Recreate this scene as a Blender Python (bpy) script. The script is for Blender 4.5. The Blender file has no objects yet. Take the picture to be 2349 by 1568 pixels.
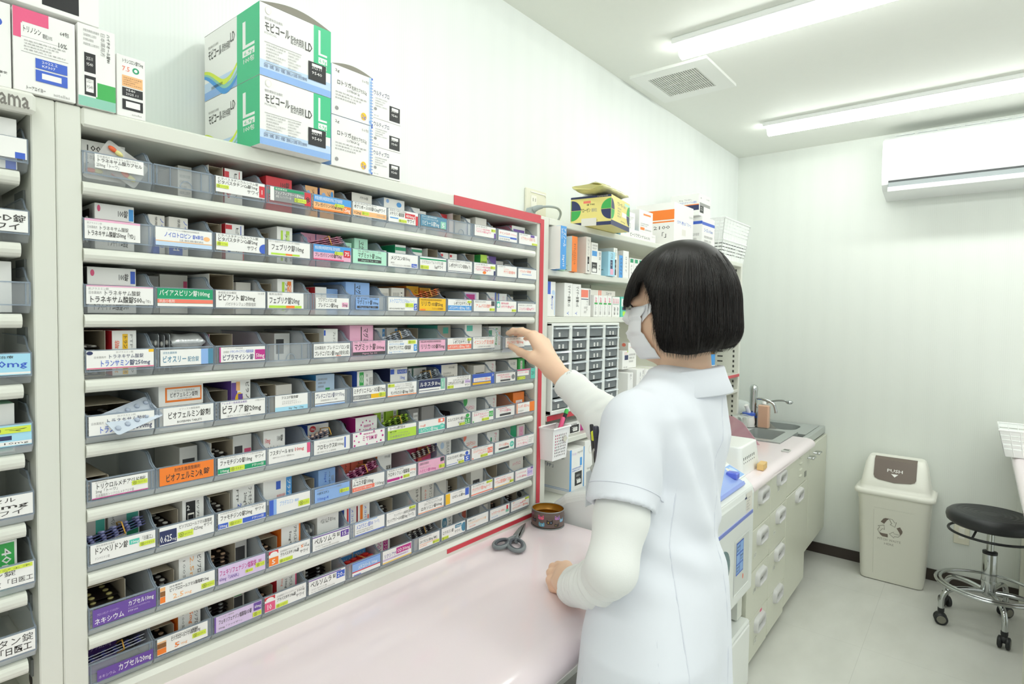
import bpy, math, random
import numpy as np
from mathutils import Vector, Matrix
random.seed(7)
SC = bpy.context.scene
COL = SC.collection
# ------------------------------------------------------------------ camera, world fill light, exposure
def setup_camera():
    yaw, pitch, roll = 0.7209, 0.0387, 0.0116
    cy, sy, cp, sp = math.cos(yaw), math.sin(yaw), math.cos(pitch), math.sin(pitch)
    fw = Vector((cy*cp, sy*cp, -sp)); rt = Vector((sy, -cy, 0)); up = rt.cross(fw)
    r2 = rt*math.cos(roll)+up*math.sin(roll); u2 = up*math.cos(roll)-rt*math.sin(roll)
    cd = bpy.data.cameras.new('camera'); cam = bpy.data.objects.new('camera', cd); COL.objects.link(cam)
    cd.sensor_width = 36.0; cd.lens = 1337.27/2349*36; cd.clip_start = .02
    cd.shift_x = .0443; cd.shift_y = -.00553
    m = Matrix.Identity(4)
    for i, v in enumerate((r2, u2, -fw)):
        for j in range(3): m[j][i] = v[j]
    m.translation = (0, 0, 1.45); cam.matrix_world = m
    SC.camera = cam
setup_camera()
wd = bpy.data.worlds.new('world'); SC.world = wd; wd.use_nodes = True
wd.node_tree.nodes['Background'].inputs[0].default_value = (.93, 1.0, .95, 1)
wd.node_tree.nodes['Background'].inputs[1].default_value = .62  # even fill added through the room's open sides
SC.view_settings.view_transform = 'Standard'; SC.view_settings.look = 'None'
SC.view_settings.gamma = 1; SC.view_settings.use_curve_mapping = False
SC.view_settings.exposure = 0.22
LAMP = 17.0      # strength of the ceiling tube diffusers
SC.cycles.transparent_max_bounces = 40; SC.cycles.max_bounces = 9
SC.cycles.diffuse_bounces = 5; SC.cycles.glossy_bounces = 4
SC.cycles.caustics_reflective = False; SC.cycles.caustics_refractive = False
SC.cycles.sample_clamp_indirect = 6

# ------------------------------------------------------------------ materials
def lin(h):
    h = h.lstrip('#'); c = [int(h[i:i+2], 16)/255 for i in (0, 2, 4)]
    return tuple(x/12.92 if x <= .04045 else ((x+.055)/1.055)**2.4 for x in c)+(1,)
MATS = {}
def new_mat(key):
    m = bpy.data.materials.new(key); m.use_nodes = True; MATS[key] = m
    nt = m.node_tree; return m, nt, nt.nodes, nt.links, nt.nodes['Principled BSDF']
def M(hexc, rough=.55, metal=0., spec=.5, coat=0., noise=0., nscale=60., bump=0., sss=0.):
    key = 'm_%s_%g_%g_%g_%g_%g_%g_%g' % (hexc.strip('#'), rough, metal, spec, coat, noise, bump, sss)
    if key in MATS: return MATS[key]
    m, nt, N, L, b = new_mat(key)
    c = lin(hexc)
    b.inputs['Base Color'].default_value = c; b.inputs['Roughness'].default_value = rough
    b.inputs['Metallic'].default_value = metal; b.inputs['Specular IOR Level'].default_value = spec
    b.inputs['Coat Weight'].default_value = coat; b.inputs['Coat Roughness'].default_value = .12
    if sss:
        b.inputs['Subsurface Weight'].default_value = sss; b.inputs['Subsurface Radius'].default_value = (.012, .005, .003)
    if noise or bump:
        t = N.new('ShaderNodeTexCoord'); n = N.new('ShaderNodeTexNoise'); n.inputs['Scale'].default_value = nscale
        n.inputs['Detail'].default_value = 4; L.new(t.outputs['Object'], n.inputs['Vector'])
        if noise:
            mx = N.new('ShaderNodeMix'); mx.data_type = 'RGBA'
            mx.inputs[6].default_value = tuple(x*(1-noise) for x in c[:3])+(1,)
            mx.inputs[7].default_value = tuple(min(1, x*(1+noise)) for x in c[:3])+(1,)
            L.new(n.outputs['Fac'], mx.inputs[0]); L.new(mx.outputs[2], b.inputs['Base Color'])
        if bump:
            bp = N.new('ShaderNodeBump'); bp.inputs['Strength'].default_value = bump; bp.inputs['Distance'].default_value = .002
            L.new(n.outputs['Fac'], bp.inputs['Height']); L.new(bp.outputs[0], b.inputs['Normal'])
    return m
def clear(key, hexc, opac, rough=.08, refl=.45, tint=.3):
    """clear plastic: see-through film with a glossy, faintly tinted body"""
    if key in MATS: return MATS[key]
    m, nt, N, L, b = new_mat(key)
    b.inputs['Base Color'].default_value = lin(hexc); b.inputs['Roughness'].default_value = rough
    tr = N.new('ShaderNodeBsdfTransparent'); tr.inputs[0].default_value = tuple(1-(1-x)*tint for x in lin(hexc)[:3])+(1,)
    fr = N.new('ShaderNodeFresnel'); fr.inputs['IOR'].default_value = 1.45
    ad = N.new('ShaderNodeMath'); ad.operation = 'MULTIPLY_ADD'; ad.inputs[1].default_value = refl; ad.inputs[2].default_value = opac
    ad.use_clamp = True
    mx = N.new('ShaderNodeMixShader'); L.new(fr.outputs[0], ad.inputs[0]); L.new(ad.outputs[0], mx.inputs[0])
    L.new(tr.outputs[0], mx.inputs[1]); L.new(b.outputs[0], mx.inputs[2])
    L.new(mx.outputs[0], N['Material Output'].inputs[0])
    return m
def emit(hexc, s):
    key = 'e_%s_%g' % (hexc, s)
    if key in MATS: return MATS[key]
    m, nt, N, L, b = new_mat(key)
    b.inputs['Base Color'].default_value = lin(hexc); b.inputs['Emission Color'].default_value = lin(hexc)
    b.inputs['Emission Strength'].default_value = s
    return m
# ------------------------------------------------------------------ glyphs
GL = {}
_fc = bpy.data.curves.new('glyph', 'FONT'); _fc.resolution_u = 1
_fo = bpy.data.objects.new('glyph', _fc)
def _adv(s):
    _fc.body = s; m = bpy.data.meshes.new_from_object(_fo)
    n = len(m.vertices); co = np.zeros(n*3, np.float32); m.vertices.foreach_get('co', co)
    fs = [tuple(p.vertices) for p in m.polygons]; bpy.data.meshes.remove(m)
    return co.reshape(-1, 3)[:, :2], fs
_barw = float(_adv('||')[0][:, 0].max())
def glyph(ch, bold):
    k = (ch, bold)
    if k not in GL:
        if ch == ' ' or ch == '\u3000': GL[k] = (np.zeros((0, 2)), [], .35); return GL[k]
        _fc.offset = .011 if bold else 0.
        v, f = _adv(ch)
        _fc.offset = 0.
        w, _ = _adv(ch+'|'); one, _ = _adv('|')
        adv = float(w[:, 0].max()-one[:, 0].max())
        GL[k] = (v, f, adv)
    return GL[k]
# ------------------------------------------------------------------ mesh builder (authored in world coordinates)
# racks, shelves and what stands on them are drawn in rack units; UN = (metres per unit, height of the units' zero)
UN = [1.0, 0.0]
def metres(p): return Vector(p)*UN[0]+Vector((0, 0, UN[1]))
class MB:
    def __init__(s): s.v = []; s.f = []; s.mi = []; s.sm = []; s.mats = []
    def m(s, mat):
        if mat not in s.mats: s.mats.append(mat)
        return s.mats.index(mat)
    def add(s, vs, fs, mat, smooth=False):
        o = len(s.v); s.v.extend([tuple(map(float, p)) for p in vs]); i = s.m(mat)
        for f in fs: s.f.append(tuple(o+k for k in f)); s.mi.append(i); s.sm.append(smooth)
        return s
    def quad(s, a, b, c, d, mat): return s.add([a, b, c, d], [(0, 1, 2, 3)], mat)
    def box(s, x0, x1, y0, y1, z0, z1, mat, c=0., front=None, left=None, top=None, R=None, ctr=None):
        """box with chamfer c; front = -Y face, left = -X face; R rotates about ctr"""
        P = [(x0, y0, z0), (x1, y0, z0), (x1, y1, z0), (x0, y1, z0), (x0, y0, z1), (x1, y0, z1), (x1, y1, z1), (x0, y1, z1)]
        fs = {'front': (0, 1, 5, 4), 'right': (1, 2, 6, 5), 'back': (2, 3, 7, 6), 'left': (3, 0, 4, 7), 'top': (4, 5, 6, 7), 'bottom': (3, 2, 1, 0)}
        mm = {'front': front or mat, 'left': left or mat, 'top': top or mat}
        if c <= 0:
            if R is not None: P = [tuple(R @ (Vector(p)-ctr)+ctr) for p in P]
            for n, f in fs.items(): s.add([P[i] for i in f], [(0, 1, 2, 3)], mm.get(n, mat))
            return s
        lo = (x0, y0, z0); hi = (x1, y1, z1); V = []; idx = {}
        for i, p in enumerate(P):
            sg = [1 if p[a] == lo[a] else -1 for a in range(3)]
            for a in range(3):
                q = [p[b]+(0 if b == a else sg[b]*c) for b in range(3)]; idx[(i, a)] = len(V); V.append(tuple(q))
        if R is not None: V = [tuple(R @ (Vector(p)-ctr)+ctr) for p in V]
        ax = {'front': 1, 'back': 1, 'left': 0, 'right': 0, 'top': 2, 'bottom': 2}
        for n, f in fs.items(): s.add([V[idx[(i, ax[n])]] for i in f], [(0, 1, 2, 3)], mm.get(n, mat))
        names = list(fs)
        for ia in range(6):
            for ib in range(ia+1, 6):
                a, b = names[ia], names[ib]; com = [i for i in fs[a] if i in fs[b]]
                if len(com) == 2 and ax[a] != ax[b]:
                    i, j = com; s.add([V[idx[(i, ax[a])]], V[idx[(j, ax[a])]], V[idx[(j, ax[b])]], V[idx[(i, ax[b])]]], [(0, 1, 2, 3)], mat)
        for i in range(8): s.add([V[idx[(i, a)]] for a in range(3)], [(0, 1, 2)], mat)
        return s
    def tube(s, pts, r, mat, n=10, closed=False, cap=True, smooth=True):
        pts = [Vector(p) for p in pts]; k = len(pts); rr = r if isinstance(r, (list, tuple)) else [r]*k
        rings = []; prev = None
        for i, p in enumerate(pts):
            if closed: t = (pts[(i+1) % k]-pts[i-1])
            else: t = pts[min(i+1, k-1)]-pts[max(i-1, 0)]
            t.normalize()
            if prev is None:
                a = Vector((0, 0, 1)) if abs(t.z) < .9 else Vector((1, 0, 0)); u = t.cross(a).normalized()
            else:
                u = (prev-t*prev.dot(t)); u = u.normalized() if u.length > 1e-6 else prev
            prev = u; w = t.cross(u)
            rings.append([p+(u*math.cos(2*math.pi*j/n)+w*math.sin(2*math.pi*j/n))*rr[i] for j in range(n)])
        return s.loft(rings, mat, closed, cap, smooth)
    def loft(s, rings, mat, closed=False, cap=True, smooth=True, ring_closed=True):
        n = len(rings[0]); k = len(rings); V = [p for r in rings for p in r]; F = []
        for i in range(k if closed else k-1):
            for j in range(n if ring_closed else n-1):
                a = i*n+j; b = i*n+(j+1) % n; c = ((i+1) % k)*n+(j+1) % n; d = ((i+1) % k)*n+j; F.append((a, b, c, d))
        o = len(s.v); s.add(V, F, mat, smooth)
        if cap and not closed:
            s.add(rings[0][::-1], [tuple(range(n))], mat); s.add(rings[-1], [tuple(range(n))], mat)
        return s
    def lathe(s, prof, ctr, mat, n=24, ax=(0, 0, 1), smooth=True, sx=1., sy=1., mats=None, top=True):
        c = Vector(ctr); A = Vector(ax).normalized(); q = Vector((0, 0, 1)).rotation_difference(A)
        rings = []
        for r, z in prof:
            rings.append([c+q @ Vector((r*sx*math.cos(2*math.pi*j/n), r*sy*math.sin(2*math.pi*j/n), z)) for j in range(n)])
        if mats is None:
            if top: return s.loft(rings, mat, cap=True, smooth=smooth)
            s.loft(rings, mat, cap=False, smooth=smooth); return s.add(rings[0][::-1] if rings[0][0].z < rings[-1][0].z else rings[-1], [tuple(range(n))], mat)
        for i in range(len(rings)-1): s.loft(rings[i:i+2], mats[i] or mat, cap=False, smooth=smooth)
        s.add(rings[0][::-1], [tuple(range(n))], mats[0] or mat); s.add(rings[-1], [tuple(range(n))], mats[-1] or mat)
        return s
    def ball(s, c, rx, ry, rz, mat, n=10, k=6, R=None):
        rings = []; c = Vector(c)
        for i in range(k+1):
            t = math.pi*i/k; rr = max(math.sin(t), .001)
            ring = [Vector((rx*rr*math.cos(2*math.pi*j/n), ry*rr*math.sin(2*math.pi*j/n), -rz*math.cos(t))) for j in range(n)]
            rings.append([c+(R @ p if R is not None else p) for p in ring])
        return s.loft(rings, mat, cap=False)
    def prism(s, pts, d, mat, smooth=False, side=None):
        """closed outline pts (3D, planar) extruded by the vector d"""
        n = len(pts); d = Vector(d); A = [Vector(p) for p in pts]; B = [p+d for p in A]
        s.add(A, [tuple(range(n))][::1], mat); s.add(B[::-1], [tuple(range(n))], mat)
        F = [(i, (i+1) % n, n+(i+1) % n, n+i) for i in range(n)]
        return s.add(A+B, F, side or mat, smooth)
    def text(s, t, o, ux, uy, w, h, mat, bold=False):
        """string t stretched into the box (w along ux, h along uy) whose lower left corner is o"""
        gs = [glyph(ch, bold) for ch in t]; A = sum(g[2] for g in gs) or 1
        o = np.array(o, float); ux = np.array(ux, float)*(w/A); uy = np.array(uy, float)*(h/.92); x = 0.
        for v, f, a in gs:
            if len(v):
                p = o+(v[:, 0:1]+x)*ux+(v[:, 1:2]+.09)*uy
                s.add(p.tolist(), f, mat)
            x += a
        return s
    def build(s, name, parent=None, loc=(0, 0, 0), local=False):
        """one mesh object; local: the shape is authored round its own (or its parent's) origin"""
        me = bpy.data.meshes.new(name); a = np.array(s.v, np.float64).reshape(-1, 3)*UN[0]
        if not local:
            a[:, 2] += UN[1]; a -= np.array(metres(loc) if parent is None else parent_world(parent))
        me.from_pydata(a.tolist(), [], s.f)
        for m_ in s.mats: me.materials.append(m_)
        me.polygons.foreach_set('material_index', s.mi); me.polygons.foreach_set('use_smooth', s.sm); me.update()
        return link_obj(name, me, parent, (0, 0, 0) if local else metres(loc))
def parent_world(p):
    v = Vector(p.location)
    while p.parent: p = p.parent; v = v+Vector(p.location)
    return v
def link_obj(name, me, parent=None, loc=(0, 0, 0)):
    o = bpy.data.objects.new(name, me); COL.objects.link(o)
    if parent is not None: o.parent = parent
    else: o.location = loc
    return o
def thing(name, label, cat, loc, group=None):
    o = bpy.data.objects.new(name, None); COL.objects.link(o); o.location = metres(loc); o.empty_display_size = .02
    return tag(o, label, cat, group)
def tag(o, label, cat, group=None):
    o['label'] = label; o['category'] = cat
    if group: o['group'] = group
    return o
def struct(o): o['kind'] = 'structure'; return o
PI = math.pi
# printed colours
CC = dict(w='#f4f3f0', k='#3a3734', s='#9a9896', r='#d3343f', g='#1f9a6a', G='#8d8f90', b='#3f63c8', n='#2e3660', o='#f5822c',
          O='#f7bd83', p='#6b4aa0', P='#dcc8ea', m='#c0308a', M='#efb4cf', t='#4d88a6', T='#5cc7b4', l='#8fb4e8', L='#c4daf3',
          y='#f4c021', Y='#d9ea4a', e='#e8e4dc', c='#8fc9b4', R='#f2806a', a='#4a9be0', A='#a9dcf2', q='#b9e04a', d='#4a4a4c',
          C='#b8ead2', z='#c2b8aa', N='#1d1d1f', B='#8a5a2e', v='#3fae55', i='#e45c86', u='#40bf88')
def K(c): return M(CC[c], .42)
def print_on(mb, els, o, ux, uy, w, h, nrm):
    """printed matter on a face: R rectangle, T text, S strong text, V text turned clockwise, C disc, D dark lot panel"""
    o = Vector(o); ux = Vector(ux); uy = Vector(uy); nrm = Vector(nrm); lay = 0
    for e in els:
        tk = e.split(' ', 6); kd = tk[0]; x0, y0, x1, y1 = [float(q)/100 for q in tk[1:5]]; col = tk[5]
        lay += 1; off = nrm*(.00010+.00004*lay)
        a = o+ux*(w*x0)+uy*(h*y0)+off; W = w*(x1-x0); H = h*(y1-y0)
        if kd == 'R': mb.quad(a, a+ux*W, a+ux*W+uy*H, a+uy*H, K(col))
        elif kd == 'C':
            P = [(min(1, max(0, x0+(x1-x0)*(.5+.5*math.cos(2*PI*i/24)))), min(1, max(0, y0+(y1-y0)*(.5+.5*math.sin(2*PI*i/24))))) for i in range(24)]
            mb.add([o+ux*(w*u)+uy*(h*v)+off for u, v in P], [tuple(range(24))], K(col))
        elif kd in 'TS': mb.text(tk[6], a, ux, uy, W, H, K(col), kd == 'S')
        elif kd in 'VU': mb.text(tk[6], a+uy*H, -uy, ux, H, W, K(col), kd == 'U')
        elif kd == 'D':
            mb.quad(a, a+ux*W, a+ux*W+uy*H, a+uy*H, K(col)); f = nrm*.00004
            for j in range(2):
                b = a+ux*(W*.18)+uy*(H*(.62-.3*j))+f; mb.text(('2025.11', '9540')[j], b, ux, uy, W*.6, H*.22, K('w'))
        elif kd == 'F':   # lines of fine print
            n = int(tk[6]); 
            for j in range(n):
                hh = H/n; ln = 1-.35*((j*7) % 3)/2
                mb.text('効能効果用法用量使用上注意添付文書参照'[(j*5) % 9:(j*5) % 9+9], a+uy*(H-hh*(j+.85)), ux, uy, W*ln, hh*.6, K(col))
ORD = ['first', 'second', 'third', 'fourth', 'fifth', 'sixth', 'seventh', 'eighth', 'ninth', 'tenth', 'eleventh', 'twelfth']
# ================================================================== the room
def wall_mat(key, hexc, axis):
    m, nt, N, L, b = new_mat(key); b.inputs['Base Color'].default_value = lin(hexc); b.inputs['Roughness'].default_value = .6
    t = N.new('ShaderNodeTexCoord'); mp = N.new('ShaderNodeMapping'); L.new(t.outputs['Object'], mp.inputs[0])
    if axis == 'y': mp.inputs['Rotation'].default_value = (0, 0, PI/2)
    w = N.new('ShaderNodeTexWave'); w.wave_type = 'BANDS'; w.bands_direction = 'X'; w.inputs['Scale'].default_value = 38
    w.inputs['Distortion'].default_value = .25; L.new(mp.outputs[0], w.inputs[0])
    w2 = N.new('ShaderNodeTexWave'); w2.bands_direction = 'X'; w2.inputs['Scale'].default_value = 3.1; w2.inputs['Distortion'].default_value = 2
    w2.inputs['Detail Scale'].default_value = .2; L.new(mp.outputs[0], w2.inputs[0])
    mx = N.new('ShaderNodeMix'); mx.data_type = 'RGBA'; c = lin(hexc)
    mx.inputs[6].default_value = tuple(q*.972 for q in c[:3])+(1,); mx.inputs[7].default_value = c
    ad = N.new('ShaderNodeMath'); ad.operation = 'ADD'; ad.use_clamp = True
    L.new(w.outputs['Fac'], ad.inputs[0]); L.new(w2.outputs['Fac'], ad.inputs[1]); L.new(ad.outputs[0], mx.inputs[0])
    L.new(mx.outputs[2], b.inputs['Base Color'])
    bp = N.new('ShaderNodeBump'); bp.inputs['Strength'].default_value = .14; bp.inputs['Distance'].default_value = .001
    L.new(w.outputs['Fac'], bp.inputs['Height']); L.new(bp.outputs[0], b.inputs['Normal'])
    return m
def floor_mat():
    m, nt, N, L, b = new_mat('vinyl_floor'); b.inputs['Roughness'].default_value = .28
    t = N.new('ShaderNodeTexCoord'); n = N.new('ShaderNodeTexNoise'); n.inputs['Scale'].default_value = 3.2; n.inputs['Detail'].default_value = 7
    mp = N.new('ShaderNodeMapping'); mp.inputs['Scale'].default_value = (1, 2.2, 1); mp.inputs['Rotation'].default_value = (0, 0, .5)
    L.new(t.outputs['Object'], mp.inputs[0]); L.new(mp.outputs[0], n.inputs['Vector'])
    mx = N.new('ShaderNodeMix'); mx.data_type = 'RGBA'; mx.inputs[6].default_value = lin('#c4c4bd'); mx.inputs[7].default_value = lin('#e3e3de')
    L.new(n.outputs['Fac'], mx.inputs[0])
    br = N.new('ShaderNodeTexBrick'); br.inputs['Scale'].default_value = 1.0; br.offset = 0
    br.inputs['Mortar Size'].default_value = .0012; br.inputs['Brick Width'].default_value = .62; br.inputs['Row Height'].default_value = .62
    br.inputs['Mortar'].default_value = (.86, .86, .86, 1); br.inputs['Color1'].default_value = (1, 1, 1, 1); br.inputs['Color2'].default_value = (1, 1, 1, 1)
    mp2 = N.new('ShaderNodeMapping'); mp2.inputs['Location'].default_value = (.05, .28, 0); L.new(t.outputs['Object'], mp2.inputs[0]); L.new(mp2.outputs[0], br.inputs['Vector'])
    ml = N.new('ShaderNodeMix'); ml.data_type = 'RGBA'; ml.blend_type = 'MULTIPLY'; ml.inputs[0].default_value = 1
    L.new(mx.outputs[2], ml.inputs[6]); L.new(br.outputs[0], ml.inputs[7]); L.new(ml.outputs[2], b.inputs['Base Color'])
    return m
WY, WX, CH = 1.235, 4.12, 2.5
X0R, Y0R = -1.4, -2.3
def slab(name, *a, mat): mb = MB(); mb.box(*a, mat); return struct(mb.build(name))
slab('floor', X0R, WX+.1, Y0R, WY+.1, -.1, 0, mat=floor_mat())
slab('ceiling', X0R, WX+.1, Y0R, WY+.1, CH, CH+.1, mat=M('#e9ebe4', .7, noise=.01, nscale=30, bump=.05))
slab('wall_left', X0R, WX+.1, WY, WY+.1, 0, CH, mat=wall_mat('wallpaper_left', '#eef2ef', 'x'))
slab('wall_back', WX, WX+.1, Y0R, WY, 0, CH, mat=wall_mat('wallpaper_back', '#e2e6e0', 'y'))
slab('baseboard_back', WX-.009, WX, Y0R, WY, 0, .062, mat=M('#3b322c', .5, noise=.05))
slab('baseboard_left', 1.3, WX-.009, WY-.009, WY, 0, .062, mat=M('#3b322c', .5, noise=.05))

def tube_light(x, ya, yb, label):
    g = thing('ceiling_light', label, 'ceiling light', (x, (ya+yb)/2, CH), 'long ceiling tube lights')
    wm = M('#f2f4f2', .4); mb = MB(); mb.box(x-.075, x+.075, ya, yb, CH-.022, CH, wm, .004); mb.build('housing', g)
    prof = [(-.027, -.022), (-.031, -.034), (-.026, -.05), (-.012, -.058), (.012, -.058), (.026, -.05), (.031, -.034), (.027, -.022)]
    mb = MB(); e = emit('#fbfffb', LAMP)
    mb.loft([[(x+a, ya+.012, CH+b) for a, b in prof], [(x+a, yb-.012, CH+b) for a, b in prof]], e, smooth=False); mb.build('diffuser', g)
tube_light(2.262, -1.6, .912, 'nearer of the two lit ceiling tubes, above the exhaust grille')
tube_light(3.512, -1.6, .915, 'farther lit ceiling tube, in front of the air conditioner')
tube_light(1.012, -1.6, .912, 'unseen added ceiling tube above the person, second back from the air conditioner side')  # out of view; tube row carried on to add light here
tube_light(-.238, -1.6, .912, 'unseen added ceiling tube above the tall drawer racks, farthest from the back wall')  # second unseen tube, added at the same spacing for more light

# exhaust grille
g = thing('ceiling_vent', 'square white exhaust fan grille flush in the ceiling', 'vent', (2.58, 1.03, CH))
mb = MB(); wm = M('#eceee9', .5)
vx0, vx1, vy0, vy1 = 2.42, 2.80, .86, 1.19; gx0, gx1, gy0, gy1 = 2.487, 2.737, .925, 1.137
for a in ((vx0, gx0, vy0, vy1), (gx1, vx1, vy0, vy1), (gx0, gx1, vy0, gy0), (gx0, gx1, gy1, vy1)): mb.box(*a, CH-.012, CH, wm)
mb.build('frame', g)
mb = MB(); mb.box(gx0, gx1, gy0, gy1, CH-.002, CH-.0005, M('#8f8d86', .8)); mb.build('backing', g)
mb = MB(); sm = M('#d9dad4', .5)
for i in range(22):
    y = gy0+(i+.5)*(gy1-gy0)/22; mb.box(gx0, gx1, y-.0028, y+.0028, CH-.01, CH-.003, sm)
for i in range(1, 4): xx = gx0+i*(gx1-gx0)/4; mb.box(xx-.002, xx+.002, gy0, gy1, CH-.009, CH-.003, sm)
mb.build('slat', g)

# air conditioner on the back wall
ay0, ay1 = -.42, .425
g = thing('air_conditioner', 'white wall mounted air conditioner high on the back wall', 'air conditioner', (WX, 0, 2.17))
W = M('#eef0ef', .3, coat=.3); P = [(WX, 2.44), (3.95, 2.44), (3.90, 2.415), (3.885, 2.39), (3.88, 2.30), (3.882, 2.22), (3.895, 2.175), (3.92, 2.155), (3.95, 2.145), (WX, 2.12)]
mb = MB(); mb.loft([[(x, y, z) for x, z in P] for y in (ay0, ay1)], W, smooth=False); mb.build('casing', g)
mb = MB(); mb.box(3.884, 3.96, ay0+.04, ay1-.03, 2.148, 2.192, M('#8f9697', .5)); mb.box(3.8825, 3.96, ay0+.04, ay1-.03, 2.184, 2.193, M('#3a3d3e', .5)); mb.build('outlet_slot', g)
mb = MB(); mb.loft([[(3.862, y, 2.132), (3.935, y, 2.122), (3.938, y, 2.130), (3.866, y, 2.156), (3.861, y, 2.150)] for y in (ay0+.045, ay1-.03)], W, smooth=False); mb.build('flap', g)
mb = MB(); mb.text('DAIKIN', (3.8845, .40, 2.375), (0, -1, 0), (0, 0, 1), .045, .009, M('#a4abae')); mb.build('maker_mark', g)
mb = MB()
for i in range(8): yy = ay0+.05+i*.095; mb.box(3.94, 4.08, yy, yy+.08, 2.44, 2.443, M('#c9cdcb'))
mb.build('top_grille', g)

# outlet on the left wall with plug and cable
g = thing('wall_outlet', 'cream wall outlet plate above the red tape, plug pushed in', 'outlet', (1.735, WY, 1.86))
cm = M('#e6e3d0', .4)
mb = MB(); mb.box(1.708, 1.838, WY-.008, WY, 1.775, 1.903, cm, .003); mb.build('plate', g)
mb = MB(); mb.box(1.738, 1.772, WY-.011, WY-.006, 1.80, 1.880, M('#f1efe4', .35), .002)
for xx in (1.748, 1.762):
    for zz in (1.858, 1.825): mb.box(xx-.0012, xx+.0012, WY-.0113, WY-.009, zz, zz+.012, M('#55524a'))
mb.build('socket', g)
mb = MB(); mb.tube([(1.735, WY-.009, 1.891), (1.828, WY-.009, 1.891), (1.833, WY-.009, 1.884)], .0022, M('#fbfbf6', .3), 6); mb.build('cover_rail', g)
g = thing('power_cord', 'grey power cord with moulded plug hanging from the cream outlet', 'cord', (1.72, WY-.02, 1.82))
gm = M('#a7afb0', .5)
mb = MB(); mb.loft([[(1.706+.012*q, WY-.012-d, 1.813+q*.004+a) for q, a in ((0, -.014), (2, -.014), (2.4, 0), (2, .014), (0, .014), (-.4, 0))] for d in (0, .012, .022)], gm, smooth=False)
mb.tube([(1.722, WY-.03, 1.822), (1.729, WY-.045, 1.829), (1.74, WY-.058, 1.832)], [.012, .009, .006], gm); mb.build('plug', g)
mb = MB()
pts = []; ctl = [(1.738, WY-.056, 1.832), (1.765, WY-.075, 1.834), (1.80, WY-.085, 1.83), (1.822, WY-.08, 1.81), (1.815, WY-.055, 1.77), (1.81, WY-.035, 1.775), (1.83, WY-.03, 1.762)]
def catmull(c, n=6):
    c = [Vector(p) for p in c]; c = [c[0]*2-c[1]]+c+[c[-1]*2-c[-2]]; o = []
    for i in range(1, len(c)-2):
        for k in range(n):
            t = k/n; o.append(.5*((2*c[i])+(c[i+1]-c[i-1])*t+(2*c[i-1]-5*c[i]+4*c[i+1]-c[i+2])*t*t+(-c[i-1]+3*c[i]-3*c[i+1]+c[i+2])*t**3))
    o.append(c[-2]); return o
mb.tube(catmull(ctl), .0042, gm, 8); mb.build('cable', g)
# outlet on the back wall behind the stool
g = thing('wall_outlet', 'small cream outlet low on the back wall behind the black stool', 'outlet', (WX, .033, .235))
mb = MB(); mb.box(WX-.007, WX, .0, .066, .235, .352, cm, .002); mb.build('plate', g)
mb = MB(); mb.box(WX-.009, WX-.006, .02, .046, .265, .325, M('#f1efe4', .35), .001); mb.build('socket', g)
# ================================================================== tall racks with medicine drawers, counter
UN[:] = [1.18, -.261]; WU = WY/1.18; FLU = .261/1.18
FY = .8725                       # front plane of the racks
RW = M('#dedfd5', .38, coat=.15, noise=.008, nscale=14)   # cream enamel
RD = M('#d3d4ca', .45)
TOPZ, UNDER, CTZ = 1.7096, 1.685, .9077
LED0, PITCH, LH = 1.6153, .0858, .0173
CX0, CW = .2403, .0854
def ledge_z(r): return LED0-PITCH*r
RED = M('#cc3a48', .35)

def make_rack(name, label, x0, x1, xr, open0, open1):
    g = thing(name, label, 'cabinet', ((x0+xr)/2, .96, CTZ))
    mb = MB(); mb.box(x0, open0, FY, WU-.004, CTZ, TOPZ-.001, RW, .0015); mb.build('left_side', g)
    mb = MB(); mb.box(open1, xr, FY, WU-.004, CTZ, TOPZ-.001, RW, .0015); mb.build('right_side', g)
    mb = MB(); mb.box(open0, open1, FY-.002, WU-.004, UNDER, TOPZ, RW, .003); mb.build('top_panel', g)
    mb = MB(); mb.box(open0, open1, WU-.012, WU-.004, CTZ, UNDER, RD); mb.build('back_panel', g)
    # bottom rail with its sloping lip
    mb = MB(); zb = ledge_z(8)
    mb.loft([[(x, FY, CTZ), (x, FY, zb-.002), (x, FY+.006, zb+.004), (x, FY+.02, zb+.004), (x, WU-.012, zb), (x, WU-.012, CTZ)] for x in (open0, open1)], RW, smooth=False)
    mb.build('bottom_rail', g)
    for r in range(8):
        z = ledge_z(r); mb = MB(); y0 = FY-.004
        prof = [(WU-.013, z-LH), (FY+.02, z-LH)]+[(y0+.007-.007*math.cos(a), z-LH/2+LH/2*math.sin(a)) for a in [(-.5+i/6)*PI for i in range(7)]]+[(FY+.02, z), (WU-.013, z)]
        e1 = open1-.012 if open1-open0 > .5 else open1-.004
        mb.loft([[(x, y, zz) for y, zz in prof] for x in (open0+.0005, e1)], RW, smooth=False)
        mb.build('shelf', g)
        mb = MB(); mb.box(open1-.0026, open1-.0002, FY+.03, FY+.075, z-LH-.022, z-LH, M('#6f7472', .5)); mb.build('shelf_bracket', g)
    for r in (0, 8):
        z = ledge_z(r)+.036; mb = MB()
        mb.lathe([(.0075, 0), (.0075, .0006)], (open1-.0007, FY+.045, z), M('#2b2624', .7), 18, ax=(1, 0, 0)); mb.build('peg_hole', g)
    return g
rack = make_rack('medicine_rack', 'tall cream rack holding nine rows of clear medicine drawers', .2125, 0, 1.279, .2403, 1.268)
for n, (a, b, c, d) in {'t': (.943, 1.2785, UNDER+.0018, TOPZ-.001)}.items():
    mb = MB(); mb.box(a, b, FY-.0032, FY-.0022, c+.001, d, RED); mb.build('red_tape', rack)
mb = MB(); mb.box(.935, 1.2785, FY-.0012, FY-.0002, CTZ+.008, ledge_z(8)-.0035, RED); mb.build('red_tape', rack)
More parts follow.
